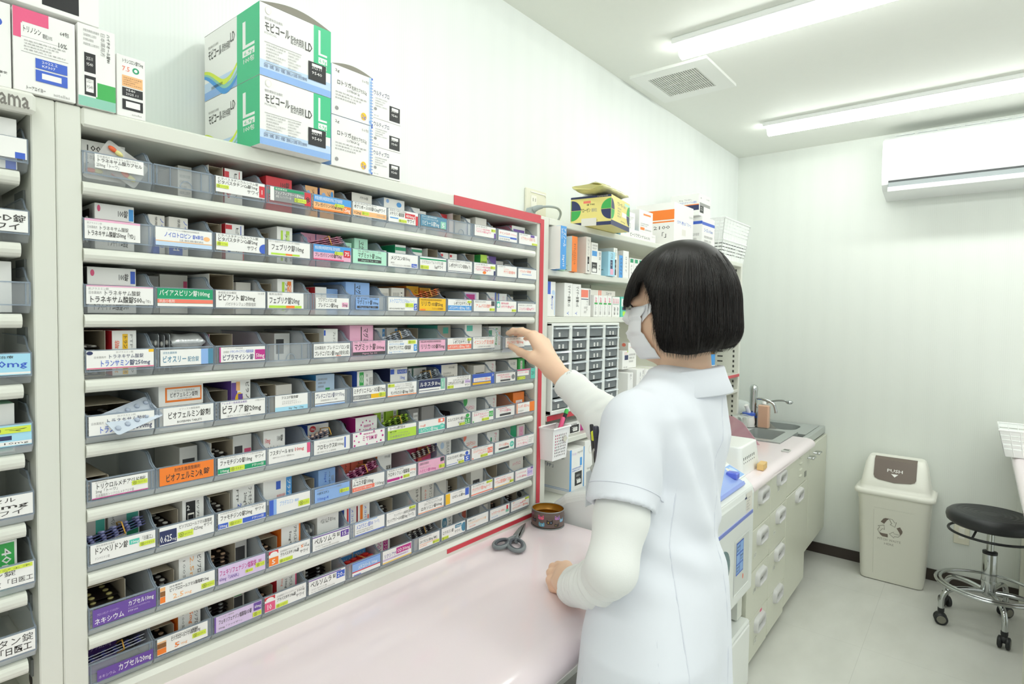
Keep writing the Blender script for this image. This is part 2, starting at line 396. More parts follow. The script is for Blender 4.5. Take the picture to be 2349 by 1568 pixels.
rack2 = make_rack('medicine_rack', 'cream drawer rack cut by the left frame edge, grey lettered nameplate on top', -.84, 0, .2120, -.82, .187)
mb = MB(); mb.box(-.8, .1895, FY-.018, FY-.0021, 1.682, TOPZ-.003, M('#dfdfd6', .35), .004)
mb.text('yuyama', (.1290, FY-.0184, 1.6835), (1, 0, 0), (0, 0, 1), .0535, .0255, M('#77736d', .5), True)
mb.build('nameplate', rack2)

# ------------------------------------------------------------------ the clear drawer, one mesh shared by every drawer
DW, DD, DH, DB = .0840, .150, .0385, .058
CLR = clear('clear_plastic', '#e9eef3', .05, .06, .30, .05); CLF = clear('front_sheen', '#e3e8ec', .17, .08, .35, .05); EDG = clear('clear_edge', '#b9c6d4', .36, .1)  # front made milkier, its opacity standing in for reflected light
def bin_mesh():
    mb = MB(); t = .0011
    prof = [(.006, .0008), (0, .0105), (0, DH), (.006, DH+.001), (.016, DH+.006), (.024, DB-.004), (.032, DB), (DD, DB), (DD, .0008)]
    for x in (0, DW-t):
        mb.prism([(x, y, z) for y, z in prof], (t, 0, 0), CLR)
        for i in range(1, 7):                       # thick bead along the wall's top
            (y0, z0), (y1, z1) = prof[i], prof[i+1]
            mb.box(x-.0003, x+t+.0003, y0-.0005, y1+.0005, min(z0, z1)-.0012, max(z0, z1), EDG) if i in (6,) else mb.loft([[(x-.0003, y0, z0), (x+t+.0003, y0, z0), (x+t+.0003, y0+.0012, z0-.0014), (x-.0003, y0+.0012, z0-.0014)], [(x-.0003, y1, z1), (x+t+.0003, y1, z1), (x+t+.0003, y1+.0012, z1-.0014), (x-.0003, y1+.0012, z1-.0014)]], EDG, smooth=False)
    mb.box(t, DW-t, 0, t, .0105, DH, CLF)             # front pane
    mb.add([(t, 0, .0105), (DW-t, 0, .0105), (DW-t, .006, .0008), (t, .006, .0008)], [(0, 1, 2, 3)], CLF)
    mb.box(t, DW-t, -.0012, .0012, DH-.0016, DH+.0002, EDG)
    mb.box(t, DW-t, -.0014, .0004, .0096, .0112, EDG)
    for x in (.004, DW-.0055): mb.box(x, x+.0012, -.001, .0006, .0115, DH-.002, EDG)
    mb.box(t, DW-t, .006, DD, .0002, .0010, CLR)      # floor
    mb.box(t, DW-t, DD-t, DD, .0010, DB, CLR)
    return mb
_b = bin_mesh().build('bin', local=True); BIN = _b.data; bpy.data.objects.remove(_b)
def notch_mesh():
    mb = MB(); c = DW*.53
    mb.tube([(c+.0085*math.cos(a), -.0012, .0115+.0095*math.sin(a)) for a in [PI*i/12 for i in range(13)]], .0006, EDG, 6)
    for x in (.022, .066): mb.box(x, x+.0009, -.0012, .0004, .0115, DH-.002, EDG)
    return mb
_b = notch_mesh().build('notch', local=True); NOTCH = _b.data; bpy.data.objects.remove(_b)
YM = M('#d6e64e', .5); INK = M('#3b3d2c', .6)
COLW = dict(w='white', k='black', s='grey', r='red', g='green', G='grey', b='blue', n='navy', o='orange', O='peach', p='purple', P='lilac', m='magenta',
            M='pink', t='teal', T='turquoise', l='light blue', L='pale blue', y='yellow', e='ivory', c='sage', R='coral', a='blue', A='sky blue', q='lime',
            d='charcoal', C='mint', z='tan', N='black', B='brown', v='green', i='pink', Y='yellow', u='green')
ROWW = ['top', 'second', 'third', 'fourth', 'fifth', 'sixth', 'seventh', 'eighth', 'bottom']
def where(r, c, left=False):
    if left: return '%s row, left-edge rack' % ROWW[r]
    return '%s row, %s drawer from left' % (ROWW[r], ORD[c])
def accents(els, bg):
    out = []
    for e in els:
        k = e.split(' ')
        if k[0] in 'RCD' and k[5] != bg and k[5] != 'w' and COLW[k[5]] not in out and COLW[k[5]] != COLW[bg]: out.append(COLW[k[5]])
    return out
def add_drawer(r, c, spec, x0=None, pull=0., left=False):
    """one drawer: clear bin, printed card, handwritten note"""
    x = (CX0+c*CW+.0007) if x0 is None else x0
    z = ledge_z(r)+(.0003 if r < 8 else .0045); y = FY-.0005-pull+(.012 if r == 8 else 0)
    g = thing('medicine_bin', '', 'drawer', (x, y, z), 'clear medicine drawers of the racks')
    link_obj('clear_bin', BIN, g)
    if not spec:
        link_obj('finger_notch', NOTCH, g)
        g['label'] = 'clear drawer with bare uncarded front, ' + where(r, c, left); return g, x, y, z
    head, *els = spec.split(';'); h = head.split(' ')
    a, b, c0, c1 = [float(q)/100 for q in h[:4]]; bg = h[4]
    notes = [e for e in els if e[0] == 'Y']; els = [e for e in els if e[0] != 'Y']
    f0, f1 = .0108, DH-.0006; X0, X1 = x+DW*a, x+DW*b; Z0, Z1 = z+f0+(f1-f0)*c0, z+f0+(f1-f0)*c1; yc = y-.0019
    mb = MB(); mb.box(X0, X1, yc, yc+.0003, Z0, Z1, K(bg)); print_on(mb, els, (X0, yc, Z0), (1, 0, 0), (0, 0, 1), X1-X0, Z1-Z0, (0, -1, 0))
    mb.build('label_card', g)
    for e in notes:
        q = e.split(' ', 5); n = [float(v)/100 for v in q[1:5]]; t = q[5] if len(q) > 5 else 'ジェネ'
        mb = MB(); A, B_ = X0+(X1-X0)*n[0], X0+(X1-X0)*n[2]; C_, D_ = Z0+(Z1-Z0)*n[1], Z0+(Z1-Z0)*n[3]
        mb.box(A, B_, yc-.0007, yc-.0005, C_, D_, YM); hh = D_-C_
        ring = [(A+hh*.62+hh*.36*math.cos(i*PI/8), yc-.00075, C_+hh*.5+hh*.36*math.sin(i*PI/8)) for i in range(16)]
        mb.tube(ring, hh*.035, INK, 4, closed=True); mb.text('後', (A+hh*.4, yc-.00075, C_+hh*.28), (1, 0, 0), (0, 0, 1), hh*.44, hh*.44, INK)
        mb.text(t, (A+hh*1.15, yc-.00075, C_+hh*.2), (1, 0, 0), (0, 0, .9), (B_-A)-hh*1.35, hh*.6, INK)
        mb.build('handwritten_note', g)
    ac = accents(els, bg); ink = [e.split(' ')[5] for e in els if e[0] in 'TSVU']; ink = COLW[ink[0]] if ink else 'plain'
    d = COLW[bg]+' card'+(' and '+ac[0] if ac else '')+(' patch' if ac else '')
    g['label'] = 'clear drawer, %s, %s' % (d, where(r, c, left))
    return g, x, y, z

# ------------------------------------------------------------------ things kept in the drawers
TAN = M('#bfb4a0', .75); DARKB = M('#2a2523', .6)
def carton(x0, x1, y0, y1, z0, z1, fc, sc, els, label, group, name='medicine_carton', R=None, left_els=(), top_els=(), tc=None):
    ctr = Vector(((x0+x1)/2, (y0+y1)/2, z0)); mb = MB()
    mb.box(x0, x1, y0, y1, z0, z1, K(fc), .0005, left=K(sc), top=K(tc or sc))
    print_on(mb, els, (x0, y0, z0), (1, 0, 0), (0, 0, 1), x1-x0, z1-z0, (0, -1, 0))
    print_on(mb, left_els, (x0, y1, z0), (0, -1, 0), (0, 0, 1), y1-y0, z1-z0, (-1, 0, 0))
    print_on(mb, top_els, (x0, y0, z1), (1, 0, 0), (0, 1, 0), x1-x0, y1-y0, (0, 0, 1))
    o = mb.build(name, loc=ctr)
    if R: o.rotation_euler.z = R
    return tag(o, label, 'medicine box', group)
BANDED = {(1, 4), (2, 7), (3, 6), (4, 7), (5, 6), (6, 5), (6, 7), (6, 0), (8, 7), (8, 5), (5, 4)}      # drawers with a bundle lying in front
SHEETS = {}
def sheet_mesh(w, l, foil, pill, nx=2, ny=5, pr=.0042, pill2=None, long=False):
    k = (w, l, foil, pill, nx, ny, pr, pill2)
    if k in SHEETS: return SHEETS[k]
    mb = MB(); rc = .004; out = []
    for cx_, cy_, a0 in ((w-rc, l-rc, 0), (rc, l-rc, 90), (rc, rc, 180), (w-rc, rc, 270)):
        for i in range(4): a = math.radians(a0+i*30); out.append((cx_+rc*math.cos(a), cy_+rc*math.sin(a), 0))
    mb.prism(out, (0, 0, .0005), foil)
    for i in range(nx):
        for j in range(ny):
            px, py = w*(i+.5)/nx, l*(j+.5)/ny
            if pill2:
                for sgn, mt in ((-1, pill), (1, pill2)): mb.ball((px+sgn*pr*.75, py, .0022), pr*1.15, pr*.62, .0026, mt, 10, 6)
            else: mb.ball((px, py, .0014), pr, pr*.9, .0019, pill, 8, 5)
    o = mb.build('sheet', local=True); me = o.data; bpy.data.objects.remove(o); SHEETS[k] = me
    return me
def sheets(label, group, ctr, rot, n, me, step=.004, jig=.06, band=None, name='blister_pack_bundle', cat='blister pack', bw=.04):
    g = thing(name, label, cat, ctr, group); g.rotation_euler = rot
    rnd = random.Random(sum(map(ord, label)))
    for i in range(n):
        o = link_obj('blister_sheet', me, g); o.location = Vector((rnd.uniform(-.0012, .0012), rnd.uniform(-.0015, .0015), i*step))*UN[0]
        o.rotation_euler.z = rnd.uniform(-jig, jig)*.5
    if band:
        mb = MB(); h = n*step+.001; p = []
        for x_, z_ in ((-.001, -.001), (bw/2, -.0014), (bw+.001, -.001), (bw+.001, h), (bw/2, h+.0004), (-.001, h)): p.append((x_, .045, z_))
        o = MB(); o.tube(p, .0009, M('#d9a441', .5), 6, closed=True); o.build('rubber_band', g, local=True)
    return g
SILV = M('#cfd3d6', .3, metal=.6); PW = M('#f1efe9', .3); DKF = M('#332c2c', .35, metal=.3)
def items(r, c, spec, x, y, z, left=False):
    """tokens: b closed carton, o open carton, O open carton with blister ends showing, u upright blister pack stack"""
    if not spec: return
    w_ = where(r, c, left); its = spec.split('/'); kinds = []
    for it in its:
        head, *els = it.split(';'); h = head.split(' '); k = h[0]
        if k == 'b':
            ac = accents(els, h[5]); kinds.append(COLW[h[5]]+(' and '+ac[0] if ac else '')+' carton inside the ')
        else: kinds.append({'o': 'opened brown-lined carton inside the ', 'O': 'opened brown-lined carton inside the ', 'u': 'blister packs on edge inside the '}[k])
    for q, it in enumerate(its):
        head, *els = it.split(';'); h = head.split(' '); k = h[0]
        same = [j for j in range(len(its)) if kinds[j] == kinds[q]]; i_ = same.index(q)
        lab = kinds[q]+w_+('' if len(same) == 1 else ', '+(('left one', 'right one') if len(same) == 2 else ('left one', 'middle one', 'right one'))[i_])
        stk = k == 'b' and len(h) > 7 and len(same) == 2
        if stk: lab = kinds[q]+w_+', upper one'
        elif k == 'b' and len(same) == 2 and any(len(its[j].split(';')[0].split(' ')) > 7 for j in same): lab = kinds[q]+w_+', lower one'
        a, b, zt, st = float(h[1])/100, float(h[2])/100, float(h[3])/1000-(.0045 if r == 8 else 0), float(h[4])/1000
        X0, X1 = x+.0016+(DW-.0032)*a, x+.0016+(DW-.0032)*b; Y0, Z0 = y+(max(st, .037) if (r, c) in BANDED and not left else st), z+.0012
        if k == 'b':
            fc = h[5]; sc = h[6] if len(h) > 6 else fc; zb = float(h[7])/1000 if len(h) > 7 else 0
            carton(X0, X1, Y0, min(Y0+.105, y+DD-.003), Z0+zb, Z0+zt, fc, sc, els, lab, 'cartons in the medicine drawers')
        elif k in 'oO':
            t = .0006; Y1 = min(Y0+.105, y+DD-.003); mb = MB(); Z1 = Z0+zt; out = K(h[5]) if len(h) > 5 else K('w')
            for bx in ((X0, X0+t, Y0, Y1, Z0, Z1), (X1-t, X1, Y0, Y1, Z0, Z1), (X0, X1, Y0, Y1, Z0, Z0+t), (X0, X1, Y0+.006, Y1, Z1-t, Z1), (X0, X1, Y1-t, Y1, Z0, Z1)): mb.box(*bx, TAN)
            mb.box(X0-.0001, X0, Y0, Y1, Z0, Z1, out); mb.box(X1, X1+.0001, Y0, Y1, Z0, Z1, out)
            tag(mb.build('open_carton', loc=((X0+X1)/2, Y0, Z0)), lab, 'medicine box', 'cartons in the medicine drawers')
            if k == 'O':
                pill = {'w': PW, 'x': M('#d8b79a', .4), 'y': M('#d8cd8a', .4), 's': SILV}[h[6] if len(h) > 6 else 'w']
                W_ = X1-X0-.005; n = max(2, int(zt/.0085))
                sheets('dark blister packs in the opened carton, '+w_+(', '+lab.split(', ')[-1] if len(same) > 1 else ''), 'blister packs in opened cartons', (X0+.0022, Y0+.012, Z0+.0012), (0, 0, 0), n,
                       sheet_mesh(round(W_, 4), .075, DKF, pill), .0062, .02, name='blister_pack_stack')
        elif k == 'u':
            foil = {'s': SILV, 'd': DKF}[h[5]]; W_ = .036
            n = max(1, int((X1-X0-.001)/.0072))
            sheets(lab, 'blister packs standing in drawers', (X1-.001, Y0, Z0+.0005), (0, -PI/2, 0), n,
                   sheet_mesh(round(min(zt, .055), 4), .085, foil, PW), .0072, name='blister_pack_stack')
# ------------------------------------------------------------------ printed cards, row by row (percent of the drawer face)
GC = 'R 0 92 100 100 w'
CARDS = [
# top row
['16 86 30 96 w;T 4 76 90 94 s 日本薬局方トラネキサム酸カプセル;S 3 44 97 74 k トラネキサム酸カプセル;T 3 10 52 40 k 250mg「トーワ」', '',
 '3 98 14 100 w;T 3 78 86 96 k ピタバスタチンカルシウム錠;S 3 52 84 76 k ピタバスタチンCa錠1mg;T 62 16 88 44 k サワイ;R 88 6 100 82 r;S 91 24 97 64 w 1;Y 1 26 25 48 リバロ',
 '8 99 16 98 G;R 0 0 9 100 w;R 9 80 82 100 g;T 12 83 40 96 w 脂質異常症;S 11 50 82 74 w フェノフィブラート錠80mg;T 11 26 50 44 w 【薬価】フェノフィブラート錠;R 84 0 100 100 r;S 86 22 98 76 k 8;Y 58 14 88 44 リピディル',
 '4 99 8 98 O;R 0 52 100 100 a;T 3 66 76 94 w 疼痛治療剤(神経障害性疼痛)口腔内崩壊錠;S 3 20 76 48 k プレガバリンOD錠25mg;R 0 0 78 10 o;R 79 4 99 50 o;S 81 8 97 46 w 25mg;Y 55 38 80 60 リリカ',
 '3 98 10 100 w;T 3 86 70 98 s 食後過血糖改善剤;S 3 52 96 82 k ボグリボースOD錠0.2mgサワイ;R 0 4 100 40 O;S 3 10 22 36 k 0.2mg;T 70 12 96 34 s PTP100錠;Y 25 12 46 36 ベイスン',
 '3 97 8 100 w;T 3 80 60 98 s 潰瘍性大腸炎治療剤;S 3 48 52 78 k メサラジン腸溶錠;R 55 44 90 84 r;S 58 48 88 80 w 400mg;S 62 8 88 40 k サワイ;R 92 0 100 74 r;R 5 28 32 36 a;Y 34 6 60 28 アサコール',
 '5 97 16 100 t;T 4 80 62 95 w HMG-CoA還元酵素阻害剤;T 4 58 66 74 w アトルバスタチンカルシウム錠;S 4 8 70 52 w リピトール錠5mg;R 76 0 97 66 c;S 80 8 93 58 w 5', '',
 '5 96 10 100 w;T 5 80 60 94 s 日本薬局方;T 5 58 72 74 i アムロジピンベシル酸塩口腔内崩壊錠;S 5 32 78 54 i アムロジピンOD錠2.5mgサワイ;R 92 0 100 46 p;Y 78 58 98 82',
 '8 96 4 96 w;S 6 58 60 84 r サインバルタ;T 62 60 96 80 i カプセル20mg;R 2 34 62 44 l;R 62 26 98 44 b;T 4 8 60 24 s 日本塩野義',
 '5 99 2 98 w;T 5 84 46 96 s 慢性疼痛・抜歯後疼痛治療剤;S 8 40 54 72 R トアラセット;T 56 40 92 72 R 配合錠「EE」;R 62 76 84 98 p;Y 70 2 100 22'],
# second row
['1 80 4 100 w;R 0 90 100 100 M;T 4 74 30 84 s 抗プラスミン剤;T 4 52 22 66 s 日本薬局方;T 24 48 78 70 k トラネキサム酸錠;S 4 16 94 44 k トラネキサム酸錠250mg「YD」',
 '2 97 4 98 w;T 20 84 76 94 s ワクシニアウイルス接種家兎炎症皮膚抽出液;S 14 48 62 78 b ノイロトロピン;S 64 50 84 74 b 錠4単位;C 84 44 96 70 O;R 0 24 100 28 O;R 0 0 100 22 L;T 40 30 84 42 s 注射液製剤',
 '3 98 8 100 w;T 3 80 86 98 k ピタバスタチンカルシウム錠;S 3 52 84 78 k ピタバスタチンCa錠2mg;T 62 12 84 42 k サワイ;C 88 -8 112 60 b;Y 1 26 23 50 リバロ',
 '4 97 4 96 w;T 2 86 74 97 s 非プリン型選択的キサンチンオキシダーゼ阻害剤;S 6 36 84 76 k フェブリク錠10mg;R 6 6 40 18 q;R 40 6 56 18 o;R 56 6 74 18 q',
 '4 99 4 100 M;R 0 50 100 100 a;T 3 68 70 92 w 疼痛治療剤(神経障害性疼痛)口腔内崩壊錠;S 3 18 74 46 k プレガバリンOD錠75mg;R 0 0 80 8 i;R 80 30 98 78 r;S 82 38 96 70 w 75;Y 55 42 78 64 リリカ',
 '3 99 2 98 C;T 14 82 84 96 s 制酸・緩下剤(酸化マグネシウム製剤);S 14 42 64 80 k マグミット錠;S 66 44 84 70 k 250mg;R 14 14 84 36 d;T 24 18 74 32 C Magmitt Tab. 250',
 '3 98 2 98 w;S 8 50 48 84 k メジコン;T 48 54 72 80 k 錠15mg;T 8 24 20 36 s 鎮咳剤;R 78 6 97 34 b;S 80 9 95 30 w 15mg;T 12 8 74 20 s デキストロメトルファン臭化水素酸塩',
 '4 97 2 98 w;R 0 78 100 90 g;T 6 46 88 72 k リマプロストアルファデクス錠;S 54 14 88 42 k 5μgサワイ;Y 1 4 32 32 オパルモン',
 '3 97 2 98 w;T 4 82 92 96 s 持続性選択H1受容体拮抗アレルギー性疾患治療剤;S 4 36 60 74 k レボセチリジン;T 60 38 96 70 k 塩酸塩錠5mg「YD」;R 0 6 100 10 n',
 '4 97 4 98 w;T 6 80 64 94 s 日本薬局方;T 6 56 76 74 i アムロジピンベシル酸塩口腔内崩壊錠;S 6 30 80 52 i アムロジピンOD錠5mgサワイ;C 40 4 56 30 o;Y 76 56 98 82;R 92 0 100 40 n',
 '4 97 2 98 w;T 4 86 40 96 s 2型糖尿病;S 32 30 92 58 R ザクラス配合錠HD;T 30 62 60 76 R アジルサルタン',
 '3 97 2 90 w;S 8 60 70 88 R トラムセット配合錠;T 20 34 74 48 l 慢性疼痛抜歯後'],
# third row
['2 99 8 98 w;R 0 94 100 100 M;T 3 76 32 90 s 抗プラスミン剤;T 3 54 22 70 s 日本薬局方;T 24 48 80 76 k トラネキサム酸錠;S 3 8 82 44 k トラネキサム酸錠500;T 82 10 98 30 k mg「YD」',
 '4 98 4 98 T;R 0 44 100 100 g;S 3 58 94 92 w バイアスピリン錠100mg;R 0 18 100 40 R;T 3 20 30 38 w 抗血小板剤;R 0 0 100 16 w',
 '2 99 2 98 w;T 4 80 40 94 s 骨粗鬆症治療剤;T 84 82 98 94 s GS1変更;S 4 40 46 78 k ビビアント;S 48 42 78 74 k 錠20mg;T 18 10 80 32 s バゼドキシフェン酢酸塩錠',
 '2 82 2 98 w;T 3 82 40 96 s 痛風治療剤;S 4 28 88 72 k フェブリク錠20mg;R 4 2 50 18 q;R 50 2 74 18 o;R 74 2 94 18 q',
 '10 94 4 76 w;T 6 60 62 94 k プレドニゾロン錠;S 6 12 66 52 k プレドニン錠5mg;R 78 18 97 60 M;S 80 22 95 56 k 5mg;T 6 84 30 98 s 日本薬局方',
 '12 78 4 86 l;T 4 82 94 98 k 制酸・緩下剤(酸化マグネシウム製剤);S 4 40 70 80 k マグミット錠;S 72 42 96 70 k 330mg;R 4 10 96 30 d;T 14 12 84 28 l Magmitt Tab. 330',
 '4 97 0 96 w;S 4 56 60 92 l メトクロプラミド;T 60 60 94 84 l 錠5mg「トーワ」;T 4 8 56 22 k METOCLOPRAMIDE TABLETS;R 88 4 99 56 b;S 90 8 98 52 w 5;Y 58 28 86 58 プリンペラン',
 '3 97 2 98 y;T 4 80 84 94 B 疼痛治療剤(神経障害性疼痛線維筋痛症);S 4 36 42 78 k リリカ;S 44 38 88 70 k OD錠25mg;R 2 2 22 14 o;T 46 8 90 26 B プレガバリン口腔内崩壊錠',
 '4 97 2 98 w;T 30 86 80 96 s 広範囲経口抗菌製剤;S 24 52 96 82 k レボフロキサシン錠;R 0 8 100 48 a;S 3 14 96 42 w レボフロキサシン錠250mg「DSEP」;Y 82 74 99 92',
 '5 97 4 98 w;T 5 80 56 94 s 高血圧症治療剤;S 8 34 58 66 R アムバロ;S 60 34 88 66 R 配合錠サワイ;R 82 52 98 96 d;Y 74 6 98 30',
 '4 97 2 98 w;R 0 40 16 96 T;C 2 44 14 80 w;T 22 70 60 90 i 糖尿病治療剤;S 20 36 88 62 i シタグリプチン錠50mgサワイ;Y 76 4 98 26',
 '4 97 6 82 w;T 4 70 80 88 s 持続性Ca拮抗剤;S 6 20 92 54 i ニフェジピンCR錠20mgサワイ'],
# fourth row
['1 99 8 98 w;R 92 84 100 100 y;T 42 84 68 94 s 抗プラスミン剤;T 10 58 28 70 s 日本薬局方;T 30 54 84 78 n トラネキサム酸錠;S 18 12 62 48 b トランサミン;S 62 14 94 46 n 錠250mg;R 0 2 100 7 i;C 0 78 9 98 n',
 '8 98 6 90 w;R 76 0 90 100 l;R 90 0 100 100 t;T 4 74 30 88 t 活性生菌製剤;S 3 18 48 62 t ビオスリー;T 50 20 72 54 t 配合錠',
 '8 98 8 92 w;R 0 0 3 100 m;T 8 86 50 96 s テトラサイクリン系抗生物質;T 22 58 74 80 b ドキシサイクリン塩酸塩錠;T 8 60 21 76 s 日本薬局方;S 6 10 74 50 n ビブラマイシン錠;R 77 10 100 78 m;S 79 18 98 56 w 50mg', '',
 '5 98 4 92 w;T 2 56 32 84 k 日本薬局方;T 34 54 98 86 k プレドニゾロン錠;S 2 10 66 46 k プレドニゾロン錠1mg;T 66 12 98 44 k (旭化成);R 60 4 74 8 R',
 '4 97 4 100 M;T 4 86 88 98 s 制酸・緩下剤(酸化マグネシウム製剤);S 4 34 70 82 k マグミット錠;S 72 36 97 66 k 500mg;R 0 0 100 22 d;T 28 3 74 18 M Magmitt Tab. 500',
 '3 98 2 98 w;T 3 84 50 96 s 消化管運動促進剤;T 4 62 54 78 a モサプリドクエン酸塩錠;S 4 26 78 58 k モサプリドクエン酸塩錠;T 4 4 54 20 a 5mg「ファイザー」;R 88 12 99 64 a;S 90 20 98 56 w 5;Y 68 70 94 96 ガスモチン',
 '4 97 4 90 M;T 4 78 84 96 k 疼痛治療剤(神経障害性疼痛線維筋痛症);S 4 20 42 68 k リリカ;S 44 22 96 62 k OD錠75mg',
 '4 98 2 98 w;T 20 84 78 96 s 広範囲経口抗菌製剤;S 22 52 94 82 k レボフロキサシン錠;R 0 8 100 46 R;S 3 14 96 40 w レボフロキサシン錠500mg「DSEP」;Y 82 76 99 96',
 '4 98 2 100 w;T 6 84 90 96 s 選択的DPP-4阻害剤SGLT2阻害剤配合剤;S 4 36 60 74 R イニシング;T 62 36 96 72 R 配合錠;T 20 10 80 22 s 2型糖尿病治療剤',
 '8 98 6 92 w;T 6 80 80 94 s 消炎鎮痛剤;S 6 34 94 66 R セレコキシブ錠100mg;T 6 10 50 24 s 日本薬局方', '5 97 6 96 w;S 6 40 90 70 i カンデサルタン錠8mg'],
# fifth row
['3 99 2 96 w;T 42 84 70 94 s 抗プラスミン剤;T 3 54 22 68 s 日本薬局方;T 24 50 88 80 n トラネキサム酸錠;S 14 6 60 44 b トランサミン;S 61 8 96 44 n 錠500mg',
 '12 98 4 98 w;T 30 80 72 92 s ビフィズス菌整腸剤;S 8 34 72 74 k ビオフェルミン;S 72 36 94 74 k 錠剤;T 26 8 76 24 k BIOFERMIN TABLETS',
 '10 98 4 98 w;T 1 82 58 96 p アレルギー性疾患治療剤;T 76 84 98 96 s 100錠(10×10);S 2 24 50 76 k ビラノア;S 51 26 90 66 k 錠20mg;T 12 4 66 16 s 1錠中ビラスチン20mg含有',
 '18 92 2 100 w;R 0 0 100 26 A;S 18 74 70 92 k フスコデ配合錠;T 20 52 66 64 s ジヒドロコデイン;T 20 40 80 52 s dlメチルエフェドリン;T 40 6 86 22 k 3mg・7mg・1.5mg',
 '8 84 4 94 w;S 2 52 66 88 n プレドニゾロン錠;T 66 54 98 84 n タケダ5mg;T 18 30 74 44 s 合成副腎皮質ホルモン製剤;R 0 14 100 18 n;R 0 0 100 8 l',
 '5 99 4 98 w;S 2 52 98 90 k ミチグリニドCa・OD錠10mg;R 0 8 54 40 G;R 54 8 100 40 y;T 3 12 50 34 w 速効型インスリン分泌;Y 78 14 99 44 グルファスト',
 '4 97 2 98 w;T 30 84 84 94 s ロイコトリエン受容体拮抗剤;T 22 70 84 80 s 気管支喘息アレルギー性鼻炎治療剤;T 24 46 90 66 k モンテルカストナトリウム錠;S 10 14 94 42 k モンテルカスト錠10mg「DSEP」;R 0 2 100 8 o;Y 1 74 22 96 シングレア',
 '4 98 2 98 w;R 0 34 82 100 n;S 3 46 58 84 w ルネスタ;S 60 50 80 78 w 錠1mg;R 82 12 98 100 c;S 86 26 94 80 w 1;R 0 14 76 18 n',
 '4 97 4 100 w;T 40 84 94 96 s 日本薬局方;T 24 60 92 78 k ロサルタンカリウム錠;S 4 32 70 60 k ロサルタンカリウム錠;R 74 34 98 62 P;S 76 38 97 58 p 100mg;T 74 8 96 28 k サワイ;Y 1 4 26 28 ニューロタン',
 '4 98 6 100 b;R 4 30 84 66 w;S 8 36 80 62 R エビリファイ錠3mg;R 0 4 84 24 y;S 88 66 98 92 w 3',
 '5 97 4 84 w;T 6 72 70 90 i 持続性蛋白同化;S 22 40 74 70 i グリーンOD12.5mg;R 22 10 74 28 d;C 80 20 98 76 G',
 '4 99 2 100 G;R 2 90 76 100 i;R 2 40 64 84 w;T 6 60 60 78 i オロパタジン塩酸塩;R 76 0 100 100 T;S 80 34 96 78 k 20;Y 2 4 44 32'],
# sixth row
['6 88 6 92 w;T 6 88 26 96 s 降圧利尿剤;S 6 54 84 86 k トリクロルメチアジド;T 84 62 96 84 k 錠;T 6 32 48 52 k 2mg「トーワ」;T 6 8 74 26 s 日本薬局方トリクロルメチアジド錠;R 0 1 100 6 m;Y 70 40 99 66 フルイトラン',
 '5 98 4 98 o;T 26 66 74 88 k 耐性乳酸菌整腸剤;S 10 14 78 60 k ビオフェルミンR;S 80 24 92 60 k 錠',
 '4 99 2 96 w;T 4 88 94 97 s H2受容体拮抗剤(ファモチジン口腔内崩壊錠);S 4 50 70 82 k ファモチジンD錠10mg;T 76 58 97 82 k サワイ;R 0 4 100 34 g;S 4 8 22 30 w 10mg;T 70 10 96 30 w PTP100錠;Y 24 6 54 34 ガスター',
 '4 98 4 96 w;S 2 52 44 84 k フスタゾール;T 46 54 58 76 k 糖衣錠;S 60 54 84 84 r 10mg;T 8 30 60 42 s 1錠中クロペラスチン塩酸塩10mg;R 92 30 100 100 i',
 '6 98 2 96 w;T 14 72 80 86 s セフカペンピボキシル塩酸塩錠;S 8 30 56 66 k フロモックス;T 56 34 82 62 k 錠100mg;R 84 14 88 92 b;T 8 8 60 20 s 経口用セフェム系製剤',
 '5 97 2 98 w;S 28 30 64 70 m ミヤBM;S 66 34 76 66 m 錠;T 32 76 70 88 m 酪酸菌製剤;C 2 2 8 16 m;C 8 70 13 84 m;C 16 26 20 38 m;C 20 84 26 98 m;C 84 8 90 22 m;C 90 42 96 58 m;C 86 78 92 92 m;C 40 2 45 12 m;C 62 88 67 99 m;C 72 4 76 14 m;C 2 40 6 52 m',
 '5 97 2 98 q;R 0 70 100 100 w;S 6 74 60 96 k ヨーデルS糖衣錠-80;T 6 52 30 64 k 緩下剤;T 6 36 70 48 s 1錠中センナエキス80mg;T 6 8 78 30 s 日本薬局方センナ',
 '4 98 2 98 w;S 4 52 26 72 R 10mg錠;R 0 6 100 44 T;S 6 10 72 40 w ルパフィン錠10mg;C 78 8 98 52 T;S 82 16 95 46 w 10;R 74 64 98 96 R;C 82 70 92 92 w',
 '4 97 4 98 w;S 4 50 86 78 k ロスバスタチン錠2.5mg;T 46 16 74 40 k サワイ;R 76 6 100 56 v;S 78 12 98 50 w 2.5;C 80 60 96 96 v;Y 52 2 76 24',
 '4 97 2 98 w;T 6 84 78 96 s 活性型ビタミンD3製剤;S 6 56 86 80 i エルデカルシトール;T 34 34 74 54 i 0.5μgサワイ;R 78 30 98 80 v;S 80 36 96 74 w 0.5;Y 44 4 78 28;C 2 2 8 16 v',
 '7 96 4 92 w;S 20 48 80 78 i グリーンOD錠25mg;R 20 12 80 34 d;T 10 82 60 94 i 持続性',
 '4 98 6 98 O;R 0 0 72 100 w;S 8 52 70 84 R エルボン錠25mg;R 74 0 100 100 o;R 2 0 6 100 o;T 8 14 40 28 s 日本薬局方'],
# seventh row
['3 99 8 98 w;T 8 84 36 94 s 消化管運動改善剤;S 5 44 56 82 k ドンペリドン錠;R 58 50 74 78 T;S 60 54 73 74 w 10mg;T 76 58 98 82 k 「日医工」;T 6 14 28 30 s ドンペリドン錠;Y 74 26 99 50 ナウゼリン',
